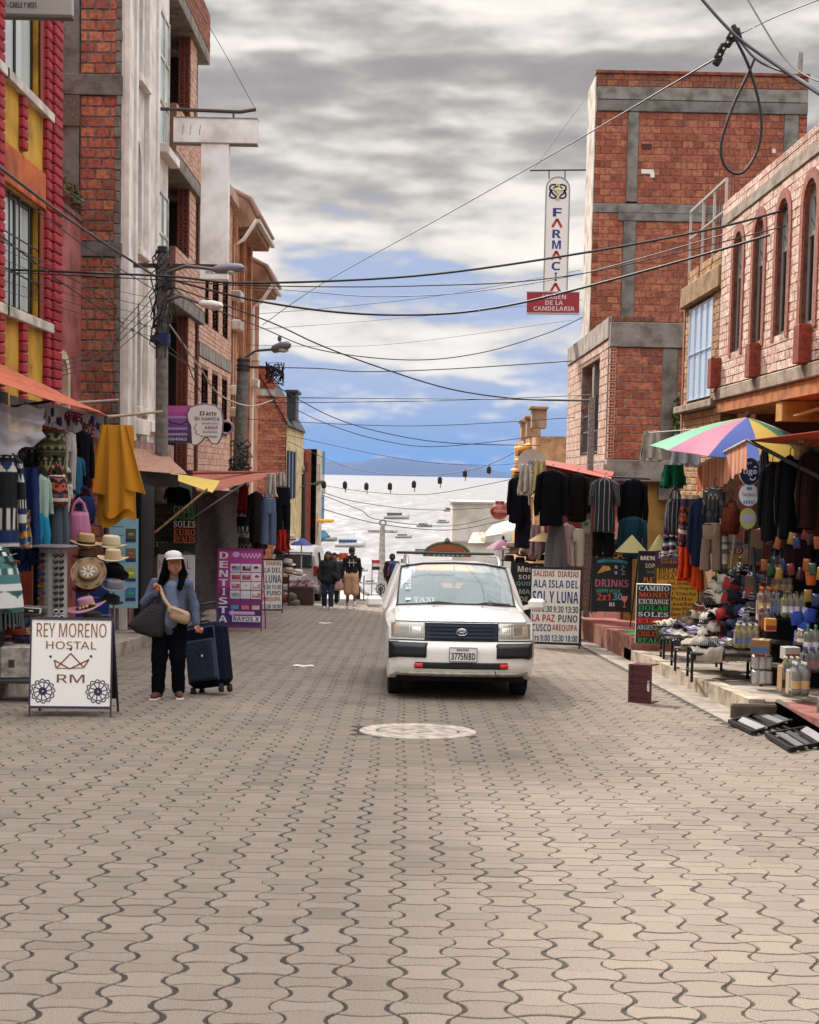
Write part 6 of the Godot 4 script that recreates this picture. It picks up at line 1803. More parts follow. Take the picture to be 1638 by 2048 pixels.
	g=MB.new();g.tube([V(0.1,0,0.1),V(0.04,yy.call(1090),-0.03),V(0,yy.call(920),-0.03)],0.02,8);put("stand",g,M("161616"),o)
	var d1:=disc(o,"navy_disc",V(0,yy.call(943),0),0.125,0.168,0.02,M("c9c6be"))
	disc(d1,"disc_face",V(0,yy.call(943),0.004),0.118,0.160,0.018,M("161a4c",{r=0.4}))
	text(d1,"Aquí",V(-0.02,yy.call(926),0.024),0.085,0.045,M("d8d8e0"),"r")
	text(d1,"tigo",V(0.0,yy.call(944),0.024),0.165,0.09,M("e0e0e6"),"b")
	stroke(d1,"smile",[V(0.0,yy.call(956),0.0235),V(0.025,yy.call(960),0.0235),V(0.055,yy.call(959),0.0235),V(0.07,yy.call(954),0.0235)],0.007,M("e0e0e6"))
	stroke(d1,"accent",[V(0.045,yy.call(935),0.0235),V(0.06,yy.call(932),0.0235),V(0.078,yy.call(935),0.0235)],0.006,M("e0e0e6"))
	d1=disc(o,"white_disc",V(0,yy.call(990),-0.004),0.115,0.155,0.02,M("9a3038"))
	disc(d1,"disc_face",V(0,yy.call(990),0.0),0.115,0.130,0.019,M("cfd2d8",{r=0.4}))
	text(d1,"Tarjetas",V(0,yy.call(990),0.021),0.17,0.055,M("a8452c"),"r")
	text(d1,"entel",V(0,yy.call(1003),0.021),0.13,0.05,M("2a70b8"),"b")
	g=MB.new();g.cbox(V(0.0,yy.call(977),0.020),V(0.06,0.032,0.004),0.0);put("speech_mark",g,M("3a86b8"),d1)
	d1=disc(o,"green_disc",V(0,yy.call(1037),-0.002),0.095,0.125,0.02,M("9aa860",{r=0.4}))
	g=MB.new();g.cbox(V(0.0,yy.call(1036),0.02),V(0.13,0.09,0.004),0.01);put("lilac_label",g,M("a594b8"),d1)
	var fp:=at(1110,583,33.9)
	o=thing("pharmacy_sign","tall white rounded pharmacy sign with upright letters hanging from a boom","sign",fp)
	var top: float=at(1110,355,33.9).y-fp.y
	var ap:=arch(-0.28,0.28,0.0,top,16)
	g=MB.new();g.prism(ap,0.14,V(0,0,-0.07));put("light_box",g,M("ddd6ce",{r=0.5}),o)
	arch_ring(o,"rim",Transform3D(),-0.265,0.265,0.0,top-0.015,0.03,0.06,0.078,M("8d8a86",{r=0.4}))
	for k in 8:
		var q:=V(0.0,top-0.83-k*0.253,0.073)
		if "FARMACIA"[k]=="A": stroke(o,"lettering",[q+V(-0.11,-0.10,0),q+V(0,0.10,0),q+V(0.11,-0.10,0)],0.03,M("a8302c"))
		else: text(o,"FARMACIA"[k],q,0.06 if k==6 else 0.21,0.20,M("2c3a7a"))
	var em:=V(0,top-0.34,0.072)
	for a in [0.6,-0.6]:
		var R:=[]
		for k in 24:
			var e:=V(cos(TAU*k/24)*0.22,sin(TAU*k/24)*0.12,0)
			R.append(em+e.rotated(Vector3(0,0,1),a))
		stroke(o,"orbit",R,0.022,M("2a2436"),true)
	g=MB.new();g.lathe([Vector2(0.07,-0.19),Vector2(0.02,-0.15),Vector2(0.02,-0.03),Vector2(0.14,0.03),Vector2(0.15,0.06),Vector2(0.001,0.05)],14,em+V(0,0,0.01),Basis(),1.0,0.15);put("goblet",g,M("c9bd92"),o)
	stroke(o,"snake",[em+V(-0.02,-0.16,0.03),em+V(0.05,-0.08,0.03),em+V(-0.04,0.02,0.03),em+V(0.04,0.10,0.03),em+V(0.0,0.17,0.03),em+V(-0.05,0.13,0.03)],0.018,M("d2c79c"))
	g=MB.new();g.bar(at(1060,341,33.9)-fp,at(1172,340,33.9)-fp,0.03,0.03)
	for px in [1098,1130]: g.bar(at(px,341,33.9)-fp,at(px,358,33.9)-fp,0.025,0.025)
	put("boom",g,M("2a2a2c"),o)
	var vp:=at(1106,606,33.85)
	o=thing("red_sign","red sign box with white lettering under the pharmacy sign","sign",vp,0.0)
	o.rotation.z=0.012
	g=MB.new();g.cbox(V(0,0,0),V(1.25,0.53,0.12),0.012);put("light_box",g,M("8f2029",{r=0.45}),o)
	for e in [[0,0.255,1.27,0.03],[0,-0.255,1.27,0.03]]:
		g=MB.new();g.cbox(V(e[0],e[1],0.004),V(e[2],e[3],0.13),0.005);put("rim",g,M("a8a19b",{r=0.4}),o)
	for q in [["VIRGEN",0.14,0.56],["DE LA",0.0,0.42],["CANDELARIA",-0.14,0.98]]: text(o,q[0],V(0.02,q[1],0.063),q[2],0.105,M("c4b2b2"))
	var hp:=at(429,560,27.2)
	o=thing("letter_t_sign","huge blank white T shaped sign hanging over the street at left","sign",hp)
	var H: float=at(429,238,27.2).y-hp.y
	var wt:=M("e8e2de",{r=0.6,t="soft",s=0.3})
	g=MB.new();g.cbox(V(0,(H-0.47)/2,0),V(0.53,H-0.47,0.22),0.008);put("stem",g,wt,o)
	g=MB.new();g.cbox(V(0,H-0.24,0),V(1.59,0.47,0.225),0.008);put("crossbar",g,wt,o)
	for e in [[0,H-0.004,1.6,0.02],[0,H-0.475,1.6,0.02]]:
		g=MB.new();g.cbox(V(e[0],e[1],0.003),V(e[2],e[3],0.24),0.0);put("rim",g,M("7d7672"),o)
	for q in [[-0.62,0.0],[-0.48,0.02],[-0.30,-0.02]]:
		stroke(o,"ghost_letter",[V(q[0],H-0.33,0.114),V(q[0]+0.02,H-0.14,0.114)],0.008,M("8d8683"))
	g=MB.new();g.tube([at(308,217,27.3)-hp,at(480,224,27.2)-hp,at(512,219,27.2)-hp],0.035,8)
	for px in [390,467]: g.bar(at(px,222,27.2)-hp,at(px,241,27.2)-hp,0.035,0.035)
	put("boom",g,M("4a3f3a"),o)
	text(o,"HOTEL SUITES",V(0.02,0.13,0.114),0.36,0.05,M("5a4a4a"),"b")
	o=thing("dental_banner","purple dental banner fixed beside the tooth shaped sign","banner",at(352,886,25.0))
	var bw:=0.56;var bh:=0.66
	for k in 6:
		g=MB.new();g.cbox(V(0,(k+0.5)*bh/6,0.0),V(bw,bh/6-0.0005,0.03),0.0);put("banner_band",g,M(["33264f","45305f","5e3a74","7a4286","96408a","a84a86"][k],{r=0.6}),o)
	text(o,"73264963",V(-0.02,0.07,0.018),0.42,0.05,M("b5a9c4"))
	stroke(o,"swash",[V(-0.24,0.52,0.0165),V(-0.1,0.36,0.0165),V(0.1,0.33,0.0165),V(0.22,0.40,0.0165)],0.012,M("352447"))
	for y in [0.45,0.25,0.15]: stroke(o,"caption",[V(-0.2,y,0.0165),V(0.2,y+0.01,0.0165)],0.018,M("9a7fae"))
	o=thing("tooth_sign","white tooth shaped dental sign with violet edge and black script","sign",at(414,890,25.0))
	var tp2:=PackedVector2Array()
	for q in [[376,828],[382,815],[395,811],[412,809],[430,812],[442,822],[446,840],[445,862],[441,878],[434,888],[424,886],[417,875],[410,874],[402,884],[393,890],[385,888],[384,872],[383,852],[377,840]]:
		var w3:=at(q[0],q[1],25.0)-o.position
		tp2.push_back(Vector2(w3.x,w3.y))
	g=MB.new();g.prism(tp2,0.05,V(0,0,0));put("tooth",g,M("cdc6c3",{r=0.5}),o)
	var edge:=[]
	for q in tp2: edge.append(V(q.x,q.y,0.03))
	edge.append(edge[0])
	g=MB.new();g.tube(edge,0.022,6);put("rim",g,M("5d4a66",{r=0.4}),o)
	var k5:=M("1f1c20")
	text(o,"El arte",V(0.02,0.56,0.054),0.30,0.075,k5,"sb")
	text(o,"de nuestra",V(0.0,0.47,0.054),0.44,0.07,k5,"s")
	text(o,"profesión",V(0.06,0.38,0.054),0.30,0.05,M("a0648f"),"s")
	text(o,"AMAR",V(0.08,0.31,0.054),0.24,0.055,M("8a4a8a"),"b")
	text(o,"la sonrisa",V(0.06,0.24,0.054),0.26,0.05,M("6a5a72"),"s")
	text(o,"de los demás",V(0.04,0.155,0.054),0.30,0.04,k5,"s")
	stroke(o,"face_outline",[V(-0.18,0.38,0.0525),V(-0.2,0.33,0.0525),V(-0.23,0.28,0.0525),V(-0.18,0.25,0.0525),V(-0.2,0.2,0.0525),V(-0.12,0.17,0.0525)],0.006,k5)
	var rs:=MB.new();rs.lathe([Vector2(0.09,-0.02),Vector2(0.13,-0.02),Vector2(0.13,0.02),Vector2(0.09,0.02),Vector2(0.09,-0.02)],20,at(453,855,25.0)-o.position,Basis(Vector3.RIGHT,PI/2));put("round_lamp",rs,M("8a7a8c",{r=0.4}),o)
	o=thing("cable_tv_sign","grey sign box naming cable television and wifi at top left","sign",at(40,14,19.6))
	g=MB.new();g.cbox(V(0,0.05,0),V(1.45,0.36,0.10),0.01);put("light_box",g,M("a39d96",{r=0.5}),o)
	g=MB.new();g.cbox(V(0,-0.135,0.01),V(1.47,0.05,0.14),0.008);put("rim",g,M("5d5651"),o)
	text(o,"TV - CABLE Y WIFI",V(0.0,0.01,0.053),0.48,0.075,M("3a3836"),"b")
	o=thing("hostel_sign","red hostel sign with white emblem above the residence sign","sign",at(592,912,60.0))
	g=MB.new();g.cbox(V(0,0,0),V(0.80,0.36,0.1),0.02);put("panel",g,M("6a2a26"),o)
	text(o,"HOSTAL",V(0.02,0.0,0.055),0.62,0.17,M("cfc6bc"))
	g=MB.new();g.cbox(V(0.08,-0.46,0),V(0.9,0.5,0.08),0.02);put("lower_panel",g,M("5a3028"),o)
	text(o,"ω",V(0.02,-0.42,0.045),0.26,0.18,M("c9a58f"),"sb")
	o=thing("residence_sign","cream residence sign with upright lettering panel below it","sign",at(586,938,59.0))
	g=MB.new();g.cbox(V(0,0,0),V(0.95,0.28,0.1),0.02);put("panel",g,M("a9a08c"),o)
	text(o,"RESIDENCIAL",V(0,0,0.055),0.86,0.15,M("2f2a26"),"sb")
	g=MB.new();g.cbox(V(0.0,-1.55,-0.1),V(0.62,2.7,0.08),0.02);put("upright_panel",g,M("b5a888"),o)
	for k in 6: text(o,"CAFETE"[k],V(0.02,-0.5-k*0.4,-0.055),0.22,0.3,M("2f3c4c"),"sb")
	g=MB.new();g.cbox(V(0.42,-2.0,-0.15),V(0.22,3.6,0.1),0.0);put("dark_post",g,M("1c1a1c"),o)
	o=thing("exchange_sign","black exchange panel with green, white and orange words behind the woman","sign",at(369,1088,23.6))
	g=MB.new();g.cbox(V(0,0.32,0),V(0.42,0.64,0.03),0.0);put("panel",g,M("101214"),o)
	for q in [["CAMBIO",0.585,"6a8a5a"],["DOLAR",0.47,"3a8a4a"],["SOLES",0.335,"b9b5a8"],["EURO",0.20,"b5562c"],["REALES",0.07,"b5562c"]]: text(o,q[0],V(0,q[1],0.017),0.37,0.11,M(q[2]),"sb")
	o=thing("tour_panel","dark tour panel with faint red words left of the exchange panel","sign",at(330,1112,23.9))
	g=MB.new();g.cbox(V(0,0.45,0),V(0.36,0.9,0.03),0.0);put("panel",g,M("14161a"),o)
	for q in [["ES GR",0.76,"5a2a28"],["OY PI",0.62,"5a2a28"],["DE LA",0.20,"a9a59c"]]: text(o,q[0],V(0,q[1],0.017),0.3,0.08,M(q[2]),"sb")
	o=thing("lodging_panel","white panel with purple letters low behind the woman's shoulder","sign",at(352,1200,23.4))
	g=MB.new();g.cbox(V(0,0.38,0),V(0.62,0.76,0.03),0.0);put("panel",g,M("b9b2b5"),o)
	text(o,"HOSTAL",V(-0.02,0.6,0.017),0.52,0.14,M("6a4a62"),"r");text(o,"TOURS",V(-0.02,0.38,0.017),0.5,0.14,M("6a4a62"),"r")
	o=thing("dark_poster","dark green landscape poster above the white lodging panel","poster",at(352,1122,23.75))
	g=MB.new();g.cbox(V(0.02,0.1,0),V(0.62,0.42,0.02),0.0);put("panel",g,M("26302e"),o)
	stroke(o,"painted_hills",[V(-0.25,0.05,0.0115),V(-0.1,0.18,0.0115),V(0.02,0.06,0.0115),V(0.18,0.16,0.0115),V(0.3,0.08,0.0115)],0.02,M("5d6a5c"))
	o=thing("photo_panel","pale blue panel of tour photographs under the yellow poncho","poster",at(247,1216,20.6),0.15)
	g=MB.new();g.cbox(V(0,0.66,0),V(0.42,1.32,0.03),0.0);put("panel",g,M("7fa2ae",{r=0.5}),o)
	for k in 4:
		g=MB.new();g.cbox(V(0.10,1.10-k*0.29,0.017),V(0.15,0.15,0.006),0.0);var pr:=put("photo_print",g,M(["4a4a3a","6a5a3c","8d9a4a","3a6a9a"][k]),o)
		g=MB.new();g.cbox(V(0.10,1.0-k*0.29,0.017),V(0.15,0.05,0.006),0.0);put("caption_strip",g,M("1f2a5a"),pr)
		g=MB.new();g.ball(V(0.10,1.09-k*0.29,0.02),V(0.045,0.025,0.004),10);put("print_detail",g,M(["8a7a4a","a84a3a","c9c03a","3a8a5a"][k]),pr)
	for k in 7: stroke(o,"text_line",[V(-0.17,1.2-k*0.13,0.016),V(0.0,1.2-k*0.13,0.016)],0.008,M("4a6a80"))
func woven(key: String,pal: Array,seed_: int,plain:=0.35) -> StandardMaterial3D:
	if mats.has(key): return mats[key]
	var r:=RandomNumberGenerator.new();r.seed=seed_
	var cs:=pal.map(func(c): return hx(c))
	var bands:=[]
	var y:=0
	while y<96:
		var hgt:=r.randi_range(3,10)
		bands.append([y,y+hgt,cs[r.randi() % cs.size()],cs[r.randi() % cs.size()],0 if r.randf()<plain else r.randi_range(1,3)])
		y+=hgt
	return img_mat(key,64,96,func(px,py):
		for b in bands:
			if py >= b[0] and py<b[1]:
				var hh: int=b[1]-b[0]
				match b[4]:
					1: return b[2] if absi(px % 12-6)*hh/6>py-b[0] else b[3]
					2: return b[2] if absi(px % 10-5)+absi((py-b[0])-hh/2)>3 else b[3]
					3: return b[2] if (px/3) % 2==0 else b[3]
				return b[2]
		return cs[0],0.95)
func fabric(s: String) -> Material:
	match s:
		"andes1": return woven(s,["5a1f1c","17130f","a5482a","c9b89a","2a2f4a"],3)
		"andes2": return woven(s,["1c2438","8a2a5a","c9c4bc","2f5a6a","141414"],5)
		"andes3": return woven(s,["3a3a3c","c9c2b4","1a1a1c","7a7468"],8)
		"camo": return woven(s,["3a3a26","8a8460","1c1c14","5a5638"],11,0.1)
		"teal": return woven(s,["3f6a66","16181a","c4c4bc","2f4f4e"],13)
		"print": return woven(s,["101116","c4bfb4","14151c","1d2c55","0c0c10"],17)
		"beads": return woven(s,["a5482a","d9a03a","3a6a9a","7a2a2a","c9c0a8"],19,0.1)
		"purple": return woven(s,["3c3458","8f87a0","241f3a","b9b2bc","55507a"],23,0.8)
		"greyst": return woven(s,["5a554e","a9a294","2f2c2a","c4bdae"],29,0.8)
		"navyst": return img_mat(s,96,8,func(x,_y): return hx("a9a8a4") if x % 8==0 else hx("12141c"),0.95)
	return cloth(s)
func cloth_tube(m: MB, rows: Array, folds: float, ph: float, n := 22) -> void:
	var R:=[]
	for i in rows.size():
		var q: Array=rows[i]
		var row:=PackedVector3Array()
		for k in n:
			var a:=TAU*k/n
			var f:=1.0+folds*(0.3+0.7*i/(rows.size()-1.0))*(sin(a*5.0+ph)*0.6+sin(a*9.0+ph*2.0)*0.4)
			row.push_back(V(q[1]+cos(a)*q[2]*(0.6+0.4*f),q[0],-sin(a)*q[3]*f))
		R.push_back(row)
	R.reverse()
	m.rings(R)
func shape(kind: String, w: float, h: float) -> MB:
	var q:=shape0(kind,w,h)
	q.wrinkle(0.03,4.0,V(1.6,0.5,1.6))
	return q
func shape0(kind: String,w: float,h: float) -> MB:
	var m:=MB.new()
	var ph:=rr(0,6.0)
	match kind:
		"sweater","jacket","shirt":
			var sl:=0.5 if kind=="shirt" else 0.82
			cloth_tube(m,[[0.0,0,w*.10,.03],[-.02*h,0,w*.2,.05],[-.06*h,0,w*.31,.07],[-.25*h,0,w*.32,.10],[-.6*h,0,w*.31,.10],[-.97*h,0,w*.33,.09],[-h,0,w*.32,.08]],0.22,ph)
			for s in [-1,1]:
				cloth_tube(m,[[-.03*h,s*w*.22,w*.06,.04],[-.10*h,s*w*.34,w*.10,.06],[-.35*h,s*w*.405,w*.085,.06],[-sl*h*.7,s*w*.43,w*.075,.05],[-sl*h,s*w*.435,w*.06,.04]],0.25,ph+s,14)
		"poncho":
			cloth_tube(m,[[0.0,0,w*.14,.03],[-.03*h,0,w*.3,.05],[-.12*h,0,w*.40,.06],[-.45*h,0,w*.46,.07],[-.8*h,0,w*.48,.08],[-.96*h,0,w*.44,.07],[-h,0,w*.42,.06]],0.3,ph,30)
		"trousers","skirt":
			if kind=="skirt": cloth_tube(m,[[0.0,0,w*.3,.05],[-.1*h,0,w*.34,.07],[-.6*h,0,w*.46,.10],[-h,0,w*.5,.12]],0.4,ph,30)
			else:
				cloth_tube(m,[[0.0,0,w*.42,.06],[-.2*h,0,w*.46,.08],[-.32*h,0,w*.46,.08]],0.15,ph)
				for s in [-1,1]: cloth_tube(m,[[-.28*h,s*w*.24,w*.23,.08],[-.65*h,s*w*.26,w*.21,.07],[-h,s*w*.27,w*.2,.06]],0.2,ph+s,16)
		"shawl":
			m.grid(16,12,func(u,v):
				var t: float=1.0-v
				return V((u-0.5)*w*(0.75+0.3*t) ,-t*h-0.03*h*sin(u*7.0+ph)*t,0.05*sin(u*14.0+ph)*(0.4+t)),0.012)
			for k in 14: m.tube([V(-w*.5+w*(k+.5)/14.0,-h*0.98,0),V(-w*.5+w*(k+.5)/14.0+rr(-.01,.01),-h*1.09,rr(-.02,.02))],0.008,4)
		"bag":
			cloth_tube(m,[[-.28*h,0,w*.38,.05],[-.34*h,0,w*.46,.09],[-.65*h,0,w*.5,.12],[-.95*h,0,w*.46,.10],[-h,0,w*.38,.07]],0.12,ph)
			m.tube([V(-w*.34,-.3*h,0),V(-w*.2,-.08*h,0),V(0,0,0),V(w*.2,-.08*h,0),V(w*.34,-.3*h,0)],0.014,6)
		"scarf":
			for s in [-1,1]: cloth_tube(m,[[0.0,0,w*.18,.03],[-.1*h,s*w*.12,w*.25,.05],[-.6*h,s*w*.22,w*.27,.05],[-h*(0.94+.06*s),s*w*.25,w*.25,.04]],0.4,ph+s,14)
	return m
var CAT:={"sweater": "sweater","jacket": "jacket","shirt": "shirt","poncho": "poncho","trousers": "trousers","skirt": "skirt","shawl": "shawl","bag": "bag","scarf": "scarf"}
func hang(kind: String,label: String,px: float,py: float,w: float,h: float,d: float,mat: String,group: String,turn:=0.0) -> void:
	var p:=at(px,py,d)
	var s:=d/F
	var o: Node3D=tag(put("knitted_"+kind if kind=="bag" else ("hanging_"+kind),shape(kind,w*s,h*s),fabric(mat)),label,CAT[kind],group)
	o.position=p;o.rotation.y=turn
	if kind in ["sweater","jacket","shirt","poncho","trousers","skirt"]:
		var g:=MB.new();g.tube([V(-w*s*.28,-0.03*h*s,0),V(0,0.03,0),V(w*s*.28,-0.03*h*s,0)],0.008,5);g.tube([V(0,0.03,0),V(0,0.09,0),V(0.025,0.115,0),V(0.04,0.09,0)],0.005,5)
		put("hanger",g,M("2a2522"),o)
func hat(label: String,p: Vector3,r: float,brim: float,crown: float,mat: String,e:=Vector3.ZERO,band:="2a1e18",group:="hats on the stand",sx:=0.86,dip:=0.0) -> Node3D:
	var o:=thing("hat",label,"hat",p,0.0,group)
	o.rotation=e
	var fm:=M(mat,{r=0.9,t="grain",s=12.0,b="finebump",bs=0.15})
	var m:=MB.new()
	m.lathe([Vector2(r*1.0,0.0),Vector2(r*0.98,crown*0.45),Vector2(r*0.92,crown*0.85),Vector2(r*0.78,crown),Vector2(r*0.45,crown*(0.99-dip)),Vector2(0.001,crown*(0.93-dip))],24,Vector3.ZERO,Basis(),1.0,sx)
	put("crown",m,fm,o)
	m=MB.new()
	var f:=func(u,v):
		var a: float=TAU*u
		var q:=lerpf(r*0.98,brim,v)
		return V(-cos(a)*q,0.012*v+0.10*brim*v*v*pow(cos(a),2.0)-0.09*brim*v*pow(sin(a),2.0),sin(a)*q*lerpf(sx,0.92,v))
	m.grid(28,4,f,0.004)
	put("brim",m,fm,o)
	m=MB.new();m.lathe([Vector2(r*1.0,0.004),Vector2(r*1.02,0.006),Vector2(r*1.015,crown*0.25),Vector2(r*0.995,crown*0.26)],24,Vector3.ZERO,Basis(),1.0,sx)
	put("hat_band",m,M(band),o)
	return o
func awning(called: String,label: String,P: Array,sag: float,mat: Material,cat:="awning") -> MeshInstance3D:
	var m:=MB.new()
	m.grid(14,10,func(u,v):
		var a: Vector3=P[0].lerp(P[1],u);var b: Vector3=P[3].lerp(P[2],u)
		return a.lerp(b,v)-V(0,sag*(sin(PI*u)*sin(PI*v)+0.25*sin(u*11.0)*sin(v*9.0)),0),0.006)
	var o:=put(called,m,mat)
	tag(o,label,cat)
	return o
func pole(label: String,a: Vector3,b: Vector3,r: float,tone: String,called:="stall_pole") -> Node3D:
	var m:=MB.new();m.tube([Vector3.ZERO,b-a],r,8)
	var o:=tag(put(called,m,M(tone,{r=0.7,t="streak",s=2.0})),label,"pole","stall poles")
	o.position=a
	return o
func build_left_stalls() -> void:
	var L:="clothes hung on the left stall"
	awning("orange_awning","faded orange awning over the first clothes stall at left",[V(-5.45,3.15,-12.5),V(-3.95,2.42,-12.5),at(213,830,18.8),V(-5.45,2.98,-18.8)],0.05,M("c4623c",{r=0.85,t="stain",s=0.8,bl=0.5}))
	var a:=at(20,790,18.85);var b:=at(212,834,18.75)
	var vl:=thing("valance","printed white valance with red letters and orange scallops on the first stall","valance",b)
	var n:=12
	for k in n:
		var p0:=a.lerp(b,k/float(n))-b;var p1:=a.lerp(b,(k+1)/float(n))-b
		var m:=MB.new();m.quad(p0-V(0,0.30,0),p1-V(0,0.30,0),p1,p0);m.quad(p1-V(0,0.30,0),p0-V(0,0.30,0),p0,p1)
		put("printed_panel",m,M(["c4c0c2","b5b2bc","ccc6c4"][k % 3],{r=0.8}),vl)
		var c:=(p0+p1)/2+V(0,-0.15,0.006)
		m=MB.new();m.ball(c+V(-0.02,rr(-0.05,0.08),0),V(0.028,0.07,0.004),8);m.ball(c+V(0.05,rr(-0.08,0.05),0),V(0.02,0.06,0.004),8)
		put("print_figure",m,M(["2a4a8a","6a4a6a","3a5a4a","4a6aa0","8a5a3a"][k % 5]),vl)
		m=MB.new()
		m.prism(PackedVector2Array(range(9).map(func(i): return Vector2(cos(PI+PI*i/8.0)*0.052,sin(PI+PI*i/8.0)*0.07))),0.006,(p0+p1)/2+V(0,-0.30,-0.003))
		put("scallop",m,M("c9501f",{r=0.85}),vl)
	var lb:=Basis(Vector3(0,0,1),atan2((b-a).y,(b-a).x))
	for q in [["A",0.60],["R",0.635],["T",0.67],["E",0.705],["S",0.74]]: text(vl,q[0],a.lerp(b,q[1])-b+V(0,-0.09,0.012),0.06,0.12,M("a82830"),"b",lb)
	text(vl,"SE",a.lerp(b,0.84)-b+V(0,-0.21,0.012),0.13,0.14,M("a82830"),"b",lb)
	pole("bamboo pole from the first awning to the brick end wall",at(113,808,19.5),at(236,800,23.9),0.022,"a58f7c")
	pole("thin pole from the valance corner to the concrete pole",at(213,834,18.8),at(324,823,24.0),0.022,"a58f7c")
	pole("upright post of the first clothes stall",at(213,832,18.7),V(at(213,832,18.7).x,road_y(-18.7)+0.18,-18.7),0.03,"4a4642")
	pole("black strut under the orange awning",at(20,815,17.0),at(116,800,18.7),0.02,"1a1a1a")
	var pm:=glass("cfd4dc",0.35);pm=pm.duplicate();pm.roughness=0.3
	var pp:=[at(-10,918,14.8),at(84,885,16.0),at(90,815,16.2),at(-10,808,14.9)]
	var ms:=MB.new()
	ms.grid(24,14,func(u,v):
		var q: Vector3=pp[0].lerp(pp[1],u).lerp(pp[3].lerp(pp[2],u),v)
		return q+V(0.02*sin(v*17.0+u*5.0),0.02*sin(u*13.0),0.05*sin(u*15.0+v*12.0)+0.03*sin(v*31.0)),0.003)
	tag(put("plastic_sheet",ms,pm),"crumpled clear plastic sheet hanging over the first stall","sheet")
	for q in [
		["jacket","black jacket with white feather print at the far left edge",8,905,80,190,15.2,"print"],["shawl","deep blue shawl hanging between printed jacket and orange bag",52,935,62,190,16.2,"24345f"],
		["trousers","camouflage trousers hanging high under the orange awning",105,862,58,150,17.2,"camo"],["sweater","dark patterned sweater high behind the camouflage trousers",70,880,66,120,17.4,"andes3"],
		["shirt","mint green tie dyed shirt hanging in the first stall",82,952,44,150,16.6,"9fb9ac"],["trousers","white cotton trousers hanging beside the camouflage pair",136,868,30,110,17.6,"b9b2ac"],
		["jacket","black embroidered jacket right of the white trousers",165,865,46,110,18.0,"14151c"],["bag","maroon llama wool bag with a white figure in the first stall",112,930,44,80,16.8,"andes1"],
		["skirt","slate grey pleated skirt over the sunglasses stand",117,1000,44,90,16.9,"4f5660"],["scarf","turquoise scarf trailing beside the pleated skirt",84,1030,30,66,16.5,"2a86a8"],
		["shirt","teal child's shirt hanging in the middle of the first stall",150,915,42,72,17.8,"2a5a72"],["bag","red woven bag left of the yellow poncho",172,930,24,60,18.2,"a3301f"],
		["bag","navy fringed bag with pale zigzag left of the yellow poncho",168,975,42,70,17.8,"1f2a48"],["bag","pink quilted backpack hanging above the straw hats",158,1000,44,92,17.2,"b0708f"],
		["bag","dark maroon backpack beside the pink one",136,995,30,66,17.3,"4a1f22"],["shawl","orange and blue beaded bag low at the left stall",38,1020,46,70,15.9,"beads"],
		["shirt","pale pink and white shirt half hidden by the maroon bag",122,985,26,60,17.4,"c4b2b0"],["trousers","dark blue trousers hanging at the back of the first stall",100,1010,70,200,17.9,"161c38"],
		["shawl","black and white geometric shawl behind the mint shirt",60,965,50,110,16.9,"print"],["jacket","orange and white knitted jacket behind the beaded bag",20,985,44,90,15.8,"andes1"],
		["scarf","grey striped scarf hanging left of the teal child's shirt",134,935,22,110,17.5,"greyst"],["shirt","white and red football style shirt below the maroon bag",128,968,30,56,17.1,"b5a9a8"]]:
		hang(q[0],q[1],q[2],q[3],q[4],q[5],q[6],q[7],L,0.5)
	var yp:=at(228,850,18.4)
	var o:=thing("yellow_poncho","bright yellow poncho with folded sleeves hanging from the stall corner","poncho",yp)
	var ym:=M("d08a10",{r=0.9,t="grain",s=3.0,rim=0.3,bl=0.3})
	var s:=18.4/F
	for q in [["back",12,76,195,-0.05],["front_panel",18,62,176,0.03]]:
		var m:=MB.new()
		m.grid(18,12,func(u,v):
			var t: float=1.0-v
			return V((q[1]-8+(u-0.5)*q[2]*(0.88+0.14*t))*s,-t*(q[3]+10.0*sin(u*6.0))*s,q[4]+0.035*sin(u*12.0+q[1])*t),0.01)
		put(q[0],m,ym,o)
	for q in [[-34,26,128,0.06],[44,30,124,0.07]]:
		var m:=MB.new()
		m.grid(8,8,func(u,v):
			var t: float=1.0-v
			return V((q[0]*(0.45+0.55*t)+(u-0.5)*q[1]*(0.5+0.9*t))*s,(-2.0-t*q[2]-10.0*u*t)*s,q[3]+0.02*sin(u*7.0)),0.008)
		put("sleeve",m,ym,o)
	var hm:=MB.new();hm.tube([V(-9*s,-4*s,0.06),V(-9*s,-100*s,0.08),V(-8*s,-172*s,0.06)],0.006,5);put("edge_seam",hm,M("a86a10"),o)
	var mp:=at(-22,1392,14.3);mp.y=road_y(-14.3)+0.2
	var j:={head=V(-0.03,1.5,0),neck=V(-0.03,1.36,0),chest=V(-0.03,1.2,0),waist=V(-0.02,1.0,0),hem=V(0,0.86,0),pelvis=V(0,0.88,0),shr=V(-0.19,1.3,0),elr=V(-0.24,1.05,0),wrr=V(-0.22,0.85,0.05),hdr=V(0,-0.1,0),tbr=V(0.2,0,0.8),
		shl=V(0.14,1.3,0),ell=V(0.19,1.05,0),wrl=V(0.18,0.85,0.05),hdl=V(0,-0.1,0),tbl=V(-0.2,0,0.8),hipl=V(0.08,0.85,0),knl=V(0.08,0.48,0.02),anl=V(0.07,0.10,0.02),hipr=V(-0.08,0.85,0),knr=V(-0.08,0.48,0.0),anr=V(-0.08,0.10,0.0)}
	var mq:=person("mannequin",mp,j,{top={mat=cloth("2f4f4e"),w=0.02,called="sweater"},legs={mat=M("0e0f14")},shoe=M("b5764a"),skin="1c1614",turn=V(0,0.2,0)},0.02)
	mq.name=numbered("mannequin");tag(mq,"mannequin in teal and black patterned poncho at the far left edge","mannequin")
	var po:=MB.new()
	cloth_tube(po,[[1.40,0,0.09,0.08],[1.34,0,0.20,0.14],[1.2,0.02,0.26,0.19],[0.95,0.03,0.30,0.21],[0.72,0.04,0.31,0.22]],0.12,1.0,30)
